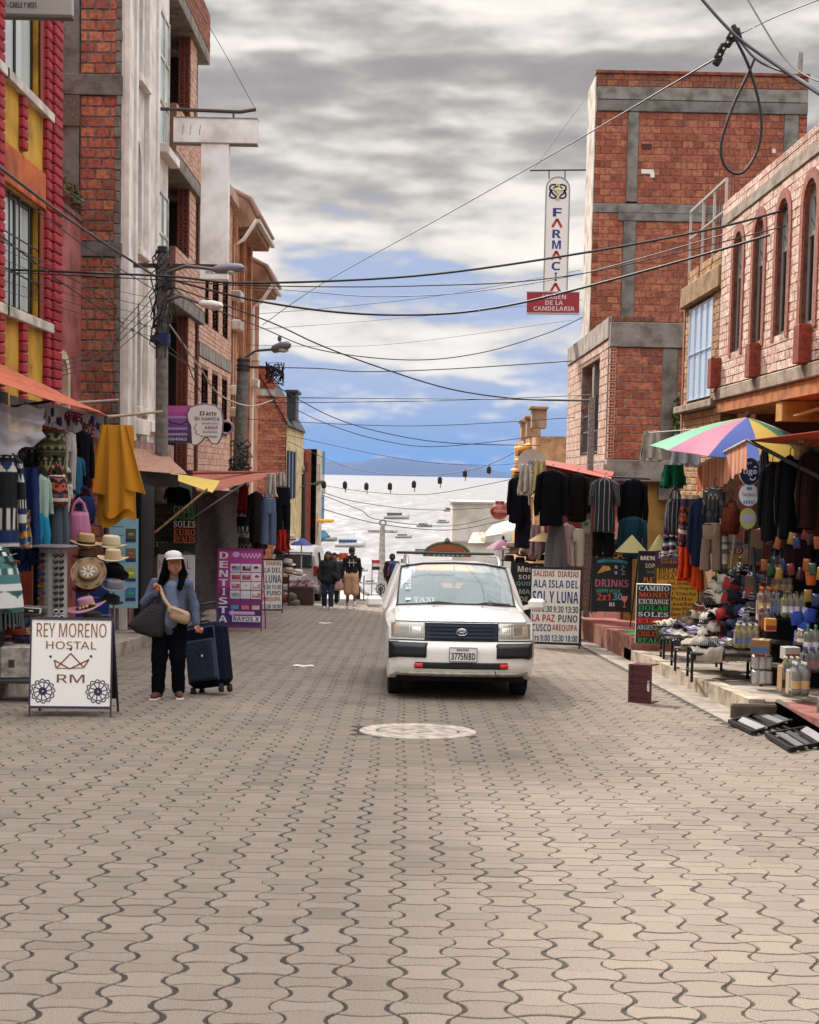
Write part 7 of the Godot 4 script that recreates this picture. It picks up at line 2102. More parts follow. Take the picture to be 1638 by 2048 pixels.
	var pno:=put("poncho",po,fabric("teal"),mq)
	var frg:=MB.new()
	for k in 40: frg.tube([V(0.04+cos(TAU*k/40)*0.30,0.73,sin(TAU*k/40)*0.21),V(0.04+cos(TAU*k/40)*0.31,0.56+rr(-0.02,0.02),sin(TAU*k/40)*0.22)],0.01,4)
	put("fringe",frg,M("3f4646"),pno)
	hat("cream straw hat cut by the left edge of the picture",at(2,1112,15.2),0.09,0.17,0.11,"c4b79c")
	var gp:=at(105,1340,16.2);gp.y=road_y(-16.2)+0.18
	var top:=at(105,1094,16.2).y-gp.y
	o=thing("sunglasses_stand","grey revolving sunglasses stand in front of the first stall","display stand",gp,0.0)
	hm=MB.new();hm.lathe([Vector2(0.165,0.35),Vector2(0.165,top)],32);hm.cbox(V(0.0,(top+0.35)/2,0.166),V(0.03,top-0.35,0.012),0.003);put("column",hm,M("9a958e",{r=0.5}),o)
	hm=MB.new();hm.lathe([Vector2(0.001,0),Vector2(0.28,0.0),Vector2(0.28,0.02),Vector2(0.001,0.025)],24,V(0,top,0));put("top_plate",hm,M("6a6662",{r=0.4}),o)
	hm=MB.new();hm.lathe([Vector2(0.001,0),Vector2(0.25,0.0),Vector2(0.22,0.04),Vector2(0.03,0.06),Vector2(0.03,0.4)],16);put("base",hm,M("3a3836"),o)
	var lens:=["4a2f2a","5a2a26","a83a44","2a4a9a","7a3a6a","c97a2a","7a4a6a","b5642a","b5542f","8a2f3a","c08a3a","a8621f"]
	var nth:=["topmost","second from the top","third from the top","fourth from the top","fifth from the top","sixth from the top","sixth from the bottom","fifth from the bottom","fourth from the bottom","third from the bottom","second from the bottom","lowest"]
	var tint:=["brown","dark red","red","blue","plum","amber","mauve","orange","rust","crimson","yellow brown","tawny"]
	for k in 12:
		for side in 2:
			var wht: bool=side==1 and (k==9 or k==10)
			var g:=thing("sunglasses",("%s tinted sunglasses on the lit face of the stand, %s" % [tint[k],nth[k]]) if side==0 else ("white framed sunglasses, %s on the stand" % ["upper pair","lower pair"][k-9] if wht else "black sunglasses on the shaded right face of the stand, %s" % nth[k]),"sunglasses",gp+V(sin(-0.55 if side==0 else 0.62)*0.178,top-0.085-k*0.072,cos(-0.55 if side==0 else 0.62)*0.178),-0.55 if side==0 else 0.62,"sunglasses on the stand")
			for e in [-1,1]:
				hm=MB.new();hm.ball(V(e*0.034,0,0.004),V(0.028,0.022,0.006),12);put("lens",hm,M(lens[k] if side==0 else "101014",{r=0.08,sp=0.8}),g)
				hm=MB.new();hm.tube([V(e*0.062,0.008,0),V(e*0.068,0.004,-0.06)],0.003,4);put("temple",hm,M("1a1614"),g)
				hm=MB.new()
				var R:=[]
				for i in 13: R.append(V(e*0.034+cos(TAU*i/12)*0.029,sin(TAU*i/12)*0.023,0.006))
				hm.tube(R,0.005 if wht else 0.003,4);put("rim",hm,M("cfcac4" if wht else "1a1614",{r=0.3}),g)
	var hz:=func(px,py,d): return at(px,py,d)
	hat("tan straw fedora, uppermost left on the hat stand",hz.call(172,1088,17.0),0.105,0.20,0.13,"b08f62",V(0.05,0.2,-0.08),"231a16","hats on the stand",0.86,0.1)
	hat("cream straw hat with dark band, upper right on the hat stand",hz.call(222,1092,17.2),0.115,0.19,0.13,"c9b691",V(0.05,0,-0.05),"a58f6a","hats on the stand",0.86,0.1)
	hat("beige straw hat just below the cream one",hz.call(226,1118,16.9),0.10,0.19,0.12,"c4a880",V(0.08,0,-0.04),"b5986e")
	hat("brown straw hat tucked behind the embroidered leather hat",hz.call(172,1116,17.1),0.10,0.16,0.11,"8f7350",V(0.05,0,0.0))
	var lh:=hat("tan leather hat tipped forward showing a white flower on its crown",hz.call(178,1146,16.7),0.125,0.215,0.07,"a98a68",V(1.25,0.1,0.08),"2a1f18","hats on the stand",0.8)
	for k in 8:
		hm=MB.new();hm.ball(V(cos(TAU*k/8)*0.055,0.068,sin(TAU*k/8)*0.045),V(0.036,0.006,0.014),10,Basis(Vector3.UP,-TAU*k/8));put("petal",hm,M("c9c4b8"),lh)
		hm=MB.new();hm.tube([V(cos(TAU*k/8)*0.185,0.024,sin(TAU*k/8)*0.165),V(cos(TAU*k/8+.15)*0.205,0.024,sin(TAU*k/8+.15)*0.18),V(cos(TAU*k/8+.3)*0.185,0.024,sin(TAU*k/8+.3)*0.165)],0.006,5);put("scroll",hm,M("2f2118"),lh)
	hat("black felt hat lying on its side at the right of the stand",hz.call(228,1146,16.9),0.11,0.18,0.11,"0f1014",V(-0.6,0.3,-0.4),"1a1a1a")
	hat("grey bucket hat with eyelets on the right of the stand",hz.call(228,1176,16.8),0.105,0.165,0.10,"77747c",V(0.15,0,-0.12),"65626c","hats on the stand",0.9,0.0)
	hat("black cap hat beneath the grey bucket hat",hz.call(222,1204,16.8),0.10,0.15,0.09,"101116",V(0.1,0,-0.25),"101010")
	hat("dark red felt hat showing between leather hat and pink hat",hz.call(172,1180,17.0),0.12,0.17,0.06,"5c1418",V(0.2,0,0.0),"4a1014")
	var ph:=hat("wide pink felt hat with a garland of yellow flowers",hz.call(174,1216,16.5),0.105,0.24,0.13,"b57f8f",V(0.12,0,0.22),"3a2018","hats on the stand",0.9)
	for k in 6:
		hm=MB.new();hm.ball(V(-0.10+k*0.042,0.022+0.004*k,0.098-0.012*absf(k-2.5)),V(0.018,0.016,0.012),10);put("flower",hm,M(["4a2f1c","d9c4c0","d9a02c","d2a83a","3a2a1c","c9b03a"][k]),ph)
	hat("brown ribbed hat lowest on the stand under the pink one",hz.call(185,1240,16.9),0.11,0.17,0.10,"5d4c3c",V(0.1,0,0))
	var st:=MB.new();var sb:=at(200,1330,17.3);sb.y=road_y(-17.3)+0.18
	st.tube([V(-0.15,0,0),V(-0.15,1.55,0)],0.015,6);st.tube([V(0.17,0,0),V(0.17,1.55,0)],0.015,6)
	for k in 6: st.tube([V(-0.15,0.35+k*0.22,0),V(0.17,0.35+k*0.22,0)],0.01,5)
	tag(put("hat_stand",st,M("8a8782",{r=0.4,m=0.5})),"thin metal hat stand behind the stacked hats","stand").position=sb
	hm=MB.new();hm.cbox(V(0,0.55,0),V(0.42,1.1,0.04),0.0)
	var bd:=tag(put("blue_door_panel",hm,M("1d3a86",{r=0.5})),"blue panel standing behind the hats","panel");bd.position=at(185,1260,17.6)-V(0,0.25,0)
	o=thing("carton","worn white carton on a low table behind the hostel A-board","box",at(45,1352,14.4),0.2)
	hm=MB.new();hm.cbox(V(0,0.16,0),V(0.42,0.32,0.3),0.01);put("box",hm,M("a59a92",{r=0.9,t="stain",s=1.5}),o)
	hm=MB.new();hm.cbox(V(-0.1,0.15,0.151),V(0.06,0.08,0.003),0.0);put("printed_mark",hm,M("2f2a2a"),o)
	for k in 7:
		var q:=at([20,50,74,40,66,30,58][k],[1285,1278,1262,1240,1220,1262,1300][k],14.6)
		tag(put("folded_textile",bag(PackedVector2Array([Vector2(-0.14,-0.04),Vector2(0.14,-0.05),Vector2(0.15,0.04),Vector2(-0.13,0.05)]),0.2),fabric(["andes1","print","beads","andes2","andes3","8a3a26","7f8a6a"][k])),["reddish folded textile at the mannequin's side","black and white folded textile on the left table","orange beaded textile beside the sunglasses stand","blue and pink folded textile high on the left table","grey folded textile topmost on the left table","rust folded textile on the left table","olive folded textile on top of the carton"][k],"textile","textiles on the left table").position=q
	hm=MB.new();hm.cbox(V(0,0.28,0),V(0.9,0.03,0.6),0.005)
	for x in [-0.42,0.42]:
		for z in [-0.27,0.27]: hm.bar(V(x,0,z),V(x,0.27,z),0.03,0.03)
	tag(put("low_table",hm,M("2a2624")),"low dark table carrying the carton at far left","table").position=at(45,1352,14.4)-V(0.05,0.30,0)
	var tw:=M("b5836a",{r=0.7,t="streak",s=1.5,bl=0.4})
	awning("striped_tarpaulin","pale orange and white striped tarpaulin roof beside the concrete pole",[at(262,940,21.5),at(374,948,22.0),at(330,905,25.0),at(262,895,24.0)],0.03,tw,"tarpaulin")
	awning("yellow_tarpaulin","yellow tarpaulin flap right of the concrete pole",[at(352,960,22.5),at(425,985,22.5),at(440,962,25.5),at(340,945,25.5)],0.03,M("c9a940",{r=0.7,bl=0.5}),"tarpaulin")
	awning("red_awning","long red and pale orange awning over the shoe and bag stall",[at(395,990,24.5),at(522,958,27.5),at(560,945,31.0),at(385,948,29.0)],0.06,M("b55f42",{r=0.75,t="streak",s=1.2,bl=0.5}))
	pole("red ridge pole along the second stall's roof",at(383,946,27.0),at(556,944,32.0),0.03,"8f2f24")
	pole("slanting bamboo pole below the yellow tarpaulin",at(310,1065,22.3),at(415,978,22.5),0.018,"9a7f52")
	pole("dark slanting pole behind the bamboo one",at(378,1040,23.0),at(492,965,26.0),0.016,"26221f")
	hm=MB.new();hm.bar(at(275,955,21.6),at(352,962,22.4),0.08,0.2)
	tag(put("shop_beam",hm,M("16181a",{r=0.4})),"black steel beam under the striped tarpaulin","beam")
	var gc:=[at(388,1222,28.8),at(482,1215,30.0),at(486,985,30.0),at(384,975,28.8)]
	hm=MB.new()
	hm.grid(20,16,func(u,v): return gc[0].lerp(gc[1],u).lerp(gc[3].lerp(gc[2],u),v)+V(0,0,0.09*sin(u*9.0+v*4.0)+0.05*sin(v*13.0-u*6.0)),0.01)
	tag(put("grey_curtain",hm,M("565055",{r=0.6,t="stain",s=1.0,b="bump",bs=2.0})),"creased grey plastic curtain behind the magenta dentist board","curtain")
	for q in [["jacket","black jacket hanging above the exchange panel",352,975,60,55,24.4,"101116"],["bag","black and white woven bag hanging at the curtain's right edge",490,985,30,80,29.2,"print"],["scarf","red scarf hanging at the front of the bag stall",487,968,20,60,29.0,"8f2422"],["bag","striped woollen bag low at the curtain's right edge",492,1050,30,75,29.2,"andes3"],
		["trousers","faded blue jeans with sandy top hanging under a blue hat",538,998,32,90,28.0,"5a6a80"],["trousers","black and red tracksuit trousers at the stall's right end",566,975,32,110,29.0,"14161c"],["shawl","red cloth below the black tracksuit",566,1060,24,40,28.9,"a32a26"],["shirt","dark shirt behind the jeans under the red awning",512,985,34,100,28.6,"2a2422"],
		["shawl","white fringed cloth at the corner of the red awning",543,948,22,42,27.4,"b9a8a0"],["shawl","second white fringed cloth at the red awning's end",562,945,18,40,30.0,"b9aaa4"],["bag","small purple woven bag beside the striped woollen one",512,1060,24,70,29.4,"andes2"],["jacket","brown jacket hanging inside the bag stall",520,1040,30,70,28.8,"3a2a22"]]:
		hang(q[0],q[1],q[2],q[3],q[4],q[5],q[6],q[7],"clothes hung on the bag stall",0.4)
	for q in [["royal blue hat above the faded jeans",538,995,27.6,"1f3f9a"],["black felt hat on the bag stall's rack",548,1085,27.4,"101014"],["cream furry hat beside the blue parasol",582,1080,28.0,"b9aea4"],["white cap on the rack, middle",575,1128,27.8,"b5aea6"],["striped cap left of the furry hat",572,1100,27.8,"7a3a34"],["tan cap low on the rack",578,1146,27.6,"a58a74"],["dark red cap lowest on the rack",568,1165,27.6,"6a2420"],["black wide hat behind the striped cap",556,1108,28.2,"17151a"],["white cap low at the right of the rack",596,1150,28.2,"bdb5ae"]]:
		hat(q[0],at(q[1],q[2],q[3]+11.0),0.14,0.24,0.15,q[4],V(0.1,rr(-1,1),rr(-0.2,0.2)),"2a201c","hats on the bag stall")
	hm=MB.new();hm.tube([at(577,1212,39.2),at(577,1070,39.2)],0.03,6);hm.tube([at(555,1110,39.2),at(605,1110,39.2)],0.02,6)
	tag(put("cap_rack",hm,M("3a3633")),"thin rack carrying caps in front of the white van","rack")
	for k in 5:
		var q:=at([558,572,586,565,580][k],[1208,1212,1208,1198,1196][k],40.5)
		tag(put("filled_sack",bag(PackedVector2Array([Vector2(-0.19,-0.11),Vector2(0.19,-0.12),Vector2(0.2,0.09),Vector2(0.05,0.17),Vector2(-0.17,0.1)]),0.4),fabric(["4a4440","8a8078","6a625c","7a3a3a","5a5650"][k])),["dark grey sack of goods on the road edge","pale sack of goods, front of the heap","grey sack of goods, right of the heap","reddish sack on top of the heap","brown grey sack at the back of the heap"][k],"sack","sacks by the bag stall").position=q
	o=thing("brown_box","brown box heaped with pink flowers in front of the van","box",gnd(603,1210))
	hm=MB.new();hm.cbox(V(0,0.28,0),V(0.72,0.56,0.5),0.02);put("box",hm,M("4a3026",{t="stain",s=2.0}),o)
	leaves(o,V(0,0.64,0),V(0.36,0.14,0.25),200,0.04,["a8788a","b58f9a","6a4a5a","8a5a6a"],"flowers")
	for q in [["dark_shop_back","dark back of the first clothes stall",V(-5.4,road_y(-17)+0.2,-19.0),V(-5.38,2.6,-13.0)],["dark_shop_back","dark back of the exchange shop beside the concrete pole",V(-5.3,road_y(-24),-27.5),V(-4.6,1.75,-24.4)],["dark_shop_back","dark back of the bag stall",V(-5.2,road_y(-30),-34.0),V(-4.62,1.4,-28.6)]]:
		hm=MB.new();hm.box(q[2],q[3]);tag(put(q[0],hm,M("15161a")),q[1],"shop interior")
func parasol(label: String,p: Vector3,R: float,H: float,cols: Array,tilt: Vector3,drop: float,post: float) -> Node3D:
	var o:=thing("parasol",label,"parasol",p)
	o.rotation=tilt
	var n:=cols.size()
	for k in n:
		var m:=MB.new()
		m.grid(6,6,func(u,v):
			var a: float=TAU*(k+u)/n
			var q:=maxf(1.0-v,0.02)
			var bow:=1.0-0.07*sin(PI*u)*q
			return V(sin(a)*R*q*bow,H*(1.0-q)-0.10*H*sin(PI*q)*-1.0,cos(a)*R*q*bow),0.004)
		put("gore",m,M(cols[k],{r=0.7,bl=0.2,t="grain",s=2.0}),o)
		if drop>0:
			m=MB.new()
			m.grid(8,3,func(u,v):
				var a: float=TAU*(k+u)/n
				var bow:=1.0-0.07*sin(PI*u)
				return V(sin(a)*R*bow*1.01,-drop*(1.0-v)+0.03*sin(u*12.0)*(1.0-v),cos(a)*R*bow*1.01),0.003)
			put("hem_flap",m,M(cols[k],{r=0.6,bl=0.5}),o)
		var rb:=MB.new();rb.tube([V(sin(TAU*k/n)*R,-0.01,cos(TAU*k/n)*R),V(sin(TAU*k/n)*R*0.5,H*0.52,cos(TAU*k/n)*R*0.5),V(0,H-0.03,0)],0.006,4);put("rib",rb,M("5a5854",{m=0.5,r=0.4}),o)
	var f:=MB.new();f.ball(V(0,H+0.02,0),V(0.035,0.05,0.035),10);put("finial",f,M("2a2220"),o)
	f=MB.new();f.tube([V(0,H,0),V(0,H-post,0)],0.02,8);put("shaft",f,M("b5b0a8",{r=0.4}),o)
	return o
func bottles(label: String,p: Vector3,nx: int,nz: int,r: float,h: float,tone: String,cap: String,wrap:=true) -> Node3D:
	var o:=thing("bottle_pack",label,"bottles",p,0.0,"drinks on the right stall")
	var m:=MB.new()
	m.lathe([Vector2(0.001,0),Vector2(r*.9,0.0),Vector2(r,0.015),Vector2(r,h*.45),Vector2(r*.93,h*.5),Vector2(r,h*.58),Vector2(r,h*.66),Vector2(r*.4,h*.88),Vector2(r*.36,h*.93)],12)
	var mesh:=m.mesh()
	var c:=MB.new();c.lathe([Vector2(r*.4,h*.92),Vector2(r*.4,h),Vector2(0.001,h)],10)
	var cm:=c.mesh()
	var l:=MB.new();l.lathe([Vector2(r*1.01,h*.2),Vector2(r*1.01,h*.44)],12)
	var lm:=l.mesh()
	var bm:=M(hx(tone).darkened(0.38).to_html(false),{r=0.12,sp=0.7})
	for i in nx:
		for k in nz:
			var b:=put("bottle",mesh,bm,o);b.position=V((i-(nx-1)/2.0)*r*2.04,0,-k*r*2.04)
			put("bottle_cap",cm,M(cap,{r=0.4}),b)
			if k==0: put("bottle_label",lm,M(["8a2a24","c9a02c","d0cbc0","2a4a8a"][hash(label) % 4],{r=0.5}),b)
	if wrap:
		m=MB.new();m.cbox(V(0,h*.42,-(nz-1)*r),V(nx*r*2.06,h*.8,nz*r*2.06),0.03);put("plastic_wrap",m,glass("e8e8e8",0.12),o)
	return o
func packet(label: String,p: Vector3,w: float,h: float,tone: String,mark: String,turn:=0.0) -> void:
	var o:=thing("snack_packet",label,"packet",p,turn,"snack packets on the right stall")
	put("packet",bag(PackedVector2Array([Vector2(-w/2,0),Vector2(w/2,0),Vector2(w/2,h),Vector2(-w/2,h)]),0.06),M(tone,{r=0.3}),o)
	var m:=MB.new();m.cbox(V(0,h*.62,0.0),V(w*.8,h*.16,0.052),0.01);put("packet_mark",m,M(mark,{r=0.4}),o)
	m=MB.new();m.cbox(V(0,h*.97,0.0),V(w,h*.05,0.008),0.0);put("crimped_edge",m,M(tone,{r=0.3}),o)
	o.rotation.z=rr(-0.25,0.25)
func build_right_stalls() -> void:
	var m:=MB.new()
	var y0:=road_y(-16.5)+0.165
	parasol("big parasol with green, yellow, blue, pink and white panels over the right stall",at(1488,905,18.2),1.22,0.46,["3a7a5c","a85a78","24489a","c9a640","2f8a64","a85a78","24489a","c9a640","2f7a5c","c9c8b4","c9c8b4","c9b040"],V(-0.06,2.55,0.10),0.0,2.2)
	awning("orange_awning","orange awning sloping up to the right edge over the drinks stall",[V(3.97,2.12,-10.0),V(5.9,2.06,-10.0),V(5.9,2.02,-18.5),at(1495,880,16.2)],0.03,M("c4481c",{r=0.8,t="grain",s=1.0,bl=0.4}))
	var fa:=at(1395,935,18.6);var fb:=at(1494,882,16.3)
	var fr:=thing("awning_fringe","pleated pale orange fringe hanging from the awning's edge","fringe",fa)
	for k in 26:
		var a:=fa.lerp(fb,k/26.0)-fa;var b:=fa.lerp(fb,(k+1)/26.0)-fa
		var d:=0.42-0.10*absf(k/13.0-0.8)+rr(-0.02,0.02)
		m=MB.new();m.grid(3,4,func(u,v): return a.lerp(b,u)-V(0,d*(1.0-v),0)+V(0,0,0.03*sin(u*PI)+0.02*sin(k*2.1)*(1.0-v)),0.003)
		put("pleat",m,M(["c9805c","cf9274","bf6c40","d2a088"][k % 4] if k>2 else "c4581f",{r=0.85,bl=0.5}),fr)
	pole("white edging rail above the orange fringe",at(1392,934,18.7),at(1494,880,16.25),0.016,"c9c4bc","stall_pole")
	pole("black folding arm of the orange awning",at(1494,880,16.2),at(1660,965,14.4),0.024,"232323","stall_pole")
	pole("yellow bamboo pole under the soffit above the parasol",at(1590,832,17.0),at(1680,805,15.5),0.02,"b5843c")
	pole("dark leg of the right stall behind the round signs",at(1505,1095,16.4),V(at(1530,1300,16.0).x,y0,-16.0),0.025,"1a1a1a")
	for q in [["white_banner_cloth","white lace cloth hanging below the corner building's ledge",1283,862,42,55,22.0,"b9b4aa"],["white_banner_cloth","silvery cloth with yellow loop beside the white lace cloth",1342,868,58,60,21.0,"a8a8b0"]]:
		hang("shawl",q[1],q[2]+q[4]/2,q[3],q[4],q[5],q[6],q[7],"cloths under the ledge")
	pole("thin string rail carrying the lace cloths",at(1290,866,22.2),at(1440,855,18.5),0.008,"c4bfb5","stall_pole")
	var L:="clothes hung on the right stall"
	for q in [["shawl","green shawl with blue fringe hanging at the parasol's left edge",1345,930,48,42,18.6,"1f6a4a"],["bag","black and white embroidered bag at the left end of the right stall",1350,975,34,90,18.4,"navyst"],["shawl","bright pink and black woven shawl under the green one",1343,1045,32,66,18.4,"andes2"],["shawl","dark red woven poncho with orange fringe in the right stall",1378,990,44,110,18.0,"andes1"],
		["jacket","navy hooded jacket with a white badge in the right stall",1402,1000,46,130,17.6,"1a2238"],["sweater","zigzag knitted sweater in black and cream in the right stall",1428,975,44,110,17.5,"andes3"],["trousers","taupe harem trousers hanging low in the right stall",1425,1050,42,90,17.3,"7d6858"],["scarf","striped black and grey legging beside the taupe trousers",1448,1040,18,110,17.3,"greyst"],["bag","reddish brown woven bag under the orange fringe",1462,1000,34,66,17.2,"5a2a1f"],["shawl","orange woollen fringe trailing down in front of the menu boards",1372,1095,30,62,17.9,"c4401c"],["scarf","orange woollen scarf end trailing lower to the right",1396,1120,22,60,17.8,"c8481f"],
		["jacket","black jacket deep inside the right stall, left one",1545,930,50,150,16.0,"17171a"],["jacket","black jacket deep inside the right stall, middle one",1580,915,50,160,15.6,"121216"],["jacket","dark brown jacket deep inside the right stall at the edge",1622,905,50,150,15.0,"2a1a18"],["bag","black bag with red trim at the back of the drinks stall",1600,1060,60,80,15.6,"241416"],["scarf","black and white scarf behind the round signs",1530,900,20,130,16.4,"navyst"],["scarf","dark maroon scarf between the black jackets",1562,925,18,140,15.8,"3a1c1c"],["bag","small cream bag hanging high in the drinks stall",1603,880,20,36,15.2,"a9976a"]]:
		hang(q[0],q[1],q[2],q[3],q[4],q[5],q[6],q[7],L,-0.45)
	var tl:=["low dark table of folded clothes nearest the road","dark table of folded clothes behind the nearest one","third dark table of folded clothes, by the menu board"]
	var tq:=[[1440,1352,16.4,0.75,0.33],[1392,1330,18.0,0.62,0.36],[1352,1302,19.6,0.42,0.40]]
	for k in 3:
		var q: Array=tq[k]
		var p:=at(q[0],q[1],q[2]);p.y=road_y(-q[2])+0.165
		var o:=thing("clothes_table",tl[k],"table",p,-0.1,"clothes tables on the pavement")
		m=MB.new();m.cbox(V(0,q[4],0),V(q[3],0.03,0.55),0.004);put("table_top",m,M("1f1c1a"),o)
		for x in [-1,1]:
			for z in [-1,1]:
				m=MB.new();m.bar(V(x*(q[3]/2-0.02),0,z*0.25),V(x*(q[3]/2-0.02),q[4],z*0.25),0.03,0.03);put("leg",m,M("161514"),o)
			m=MB.new();m.bar(V(x*(q[3]/2-0.02),0.1,-0.25),V(x*(q[3]/2-0.02),0.1,0.25),0.02,0.02);put("stretcher",m,M("161514"),o)
	for k in 3:
		var q: Array=tq[k]
		var p:=at(q[0],q[1],q[2]);p.y=road_y(-q[2])+0.165+q[4]
		for i in 10:
			var w:=rr(0.24,0.34);var ph:=rr(0,6);var lay:=i/5
			m=MB.new()
			m.grid(10,10,func(u,v):
				var a: float=PI*v
				return V((u-0.5)*w,0.06*sin(a)*(0.7+0.3*sin(u*5.0+ph))+0.012*sin(u*19.0+ph)*sin(a)-(0.10*pow(maxf(0.0,0.35-v)/0.35,2.0) if lay==0 else 0.0),0.20*cos(a)+0.02*sin(u*8.0+ph)),0.01)
			m.wrinkle(0.025,6.0)
			var cn: Array=[["greyst","stone striped"],["purple","violet striped"],["andes3","cream patterned"],["8f8577","beige"],["camo","olive patterned"],["a39a8c","pale"],["4a4038","dark brown"],["purple","mauve striped"],["navyst","black striped"],["b5ab9a","cream"]][(i*3+k*2) % 10]
			tag(put("folded_garment",m,fabric(cn[0])),"%s garment on the %s clothes table, %s layer, %s" % [cn[1],["nearest","middle","farthest"][k],["lower","upper"][lay],["left end","left of middle","middle","right of middle","right end"][i % 5]],"garment","folded clothes on the tables").transform=Transform3D(Basis(Vector3.UP,rr(-0.5,0.4)),p+V((i % 5-2)*q[3]*0.19,0.02+lay*0.07,rr(-0.05,0.12)-lay*0.08))
	var fl:=[["purple","purple striped",1400,1262],["greyst","grey striped",1372,1272],["camo","olive patterned",1350,1268],["andes3","cream zigzag",1425,1248],["8f8a7c","beige knitted",1402,1234],["2f2a44","dark violet",1440,1232],["greyst","stone coloured striped",1440,1290],["a9a08c","pale khaki",1410,1300],["andes2","pink and navy woven",1455,1205],["print","black and white printed",1440,1190],["9a938c","light grey",1462,1175],["7a2426","crimson",1474,1195],["navyst","black striped",1428,1205],["c4bcae","off white",1478,1168],["andes1","rust woven",1418,1222],["3a3a44","charcoal",1454,1160],["b5aca0","cream",1490,1150],["5d5048","brown",1384,1246],["purple","lilac striped",1376,1254],["1c1c22","black",1470,1150]]
	for k in fl.size():
		var q: Array=fl[k]
		var d: float=16.3+(1300.0-q[3])*0.012+(1450.0-q[2])*0.015
		var w:=0.30
		m=MB.new()
		var ph:=rr(0,6)
		m.grid(12,10,func(u,v):
			var a: float=PI*v
			return V((u-0.5)*w+0.02*sin(a*2.0+ph),0.075*sin(a)+0.012*sin(u*17.0+ph)*sin(a)-0.03*u,0.16*cos(a)+0.02*sin(u*9.0+ph)),0.01)
		tag(put("folded_garment",m,fabric(q[0])),"%s folded garment %s" % [q[1],["on the heap of the low table, left of centre","near the left end of the heap","at the heap's far left end","lying above the purple one","in the middle of the second layer","between the bottles and the beige one","hanging over the table's front edge","draped off the table's front corner","halfway up the heap, right side","high on the heap's slope","near the heap's top","beside the bottles high on the heap","halfway up the heap, left side","just under the heap's peak","midway on the left slope","on the back of the heap","on the very top of the heap","at the left foot of the heap","tucked behind the grey striped one","behind the topmost"][k]],"garment","folded clothes on the tables").transform=Transform3D(Basis(Vector3.UP,rr(-0.9,0.3))*Basis(Vector3(0,0,1),rr(-0.2,0.2)),at(q[2],q[3],d))
	m=MB.new()
	var hp:=[at(1400,1300,17.6),at(1500,1310,16.4),at(1512,1150,17.0),at(1440,1150,18.0)]
	m.grid(12,12,func(u,v): return hp[0].lerp(hp[1],u).lerp(hp[3].lerp(hp[2],u),v)+V(0,0.03*sin(u*14.0+v*5.0),0.05*sin(u*9.0)*sin(v*11.0)),0.03)
	tag(put("heap_cover",m,M("3a3638",{r=0.9,t="stain",s=3.0})),"dark cloth spread under the heap of folded clothes","cloth")
	for k in 34:
		var row:=k/7;var cl:=k % 7
		var q:=[1408+cl*15+row*7+rr(-4,4),1288-row*30-cl*2+rr(-5,5)]
		var w:=rr(0.16,0.24);var ph:=rr(0,6)
		m=MB.new()
		m.grid(9,8,func(u,v):
			var a: float=PI*v
			return V((u-0.5)*w,0.055*sin(a)+0.01*sin(u*17.0+ph)*sin(a),0.10*cos(a)+0.015*sin(u*9.0+ph)),0.008)
		var cn: Array=[["c4bcae","off white"],["1c1c22","black"],["andes3","cream and grey patterned"],["greyst","stone striped"],["8a2a2c","crimson"],["purple","lilac striped"],["5d5048","brown"],["a9a294","light grey"],["2a2f44","navy"],["print","black and white printed"]][(k*7+row) % 10]
		tag(put("folded_garment",m,fabric(cn[0])),"%s rolled garment, %s of the heap, %s" % [cn[1],["bottom row","second row up","middle row","fourth row up","top row"][row],["far left","second","third","midmost","third from right","second from right","far right"][cl]],"garment","folded clothes on the tables").transform=Transform3D(Basis(Vector3.UP,rr(-1.4,0.6))*Basis(Vector3.RIGHT,0.5)*Basis(Vector3(0,0,1),rr(-0.3,0.3)),at(q[0],q[1],17.2-cl*0.14+row*0.03))
	var dark:=M("17120f")
	var sh:=thing("drinks_shelf","dark stepped shelf crowded with drinks at the right edge","shelf",V(4.45,y0,-15.3),-0.35)
	for k in 6:
		m=MB.new();m.cbox(V(0.35,0.28+k*0.26,-0.25-k*0.14),V(1.7,0.025,0.34),0.0);put("shelf_board",m,dark,sh)
		m=MB.new();m.cbox(V(0.35,0.15+k*0.26,-0.42-k*0.14),V(1.7,0.26,0.01),0.0);put("riser",m,M("100d0c"),sh)
	for x in [-0.5,1.2]:
		m=MB.new();m.bar(V(x,0,-0.2),V(x,1.9,-1.0),0.04,0.04);put("upright",m,dark,sh)
	for q in [["pack of yellow oil bottles at the table's corner",1494,1296,15.6,4,2,.034,.27,"b5a01c","b9b4a0"],["pack of orange soda bottles halfway up the shelf",1538,1230,15.9,3,2,.04,.32,"a8481a","c4581f"],["second pack of orange soda bottles on the upper shelf",1560,1190,16.2,4,2,.036,.28,"9a3c18","a8481a"],["pack of clear water bottles at the right edge",1600,1390,13.9,2,2,.045,.33,"8a948c","c9c4bc"],["pack of green bottles at the right edge shelf",1630,1310,14.3,3,1,.04,.31,"6a8a5c","2a6a3a"],["pack of teal juice bottles on the middle shelf",1562,1232,15.6,4,1,.03,.26,"3a5a5c","3a7a8a"],["pack of yellow green juice bottles on the middle shelf",1588,1235,15.3,4,2,.032,.28,"8a8a24","1a1a14"],["pack of dark cola bottles on the top shelf",1600,1140,15.9,4,1,.036,.3,"2a1410","8a1f1c"],["pack of blue topped bottles on the top shelf",1566,1150,16.2,4,1,.034,.28,"3a4a4a","2a4a8a"],["pack of sunlit small bottles near the cartons",1590,1352,14.5,4,2,.03,.2,"a8a070","d2ccb8"],["pack of dark bottles beside the blue packets",1625,1345,14.0,3,2,.036,.26,"241a1c","3a3aa0"],["pack of amber jars near the right edge",1612,1290,14.4,2,2,.045,.16,"a8703c","c9b48a"],["pack of red soda bottles on the second shelf",1535,1262,15.7,3,1,.035,.28,"7a1c1a","c9c4bc"]]:
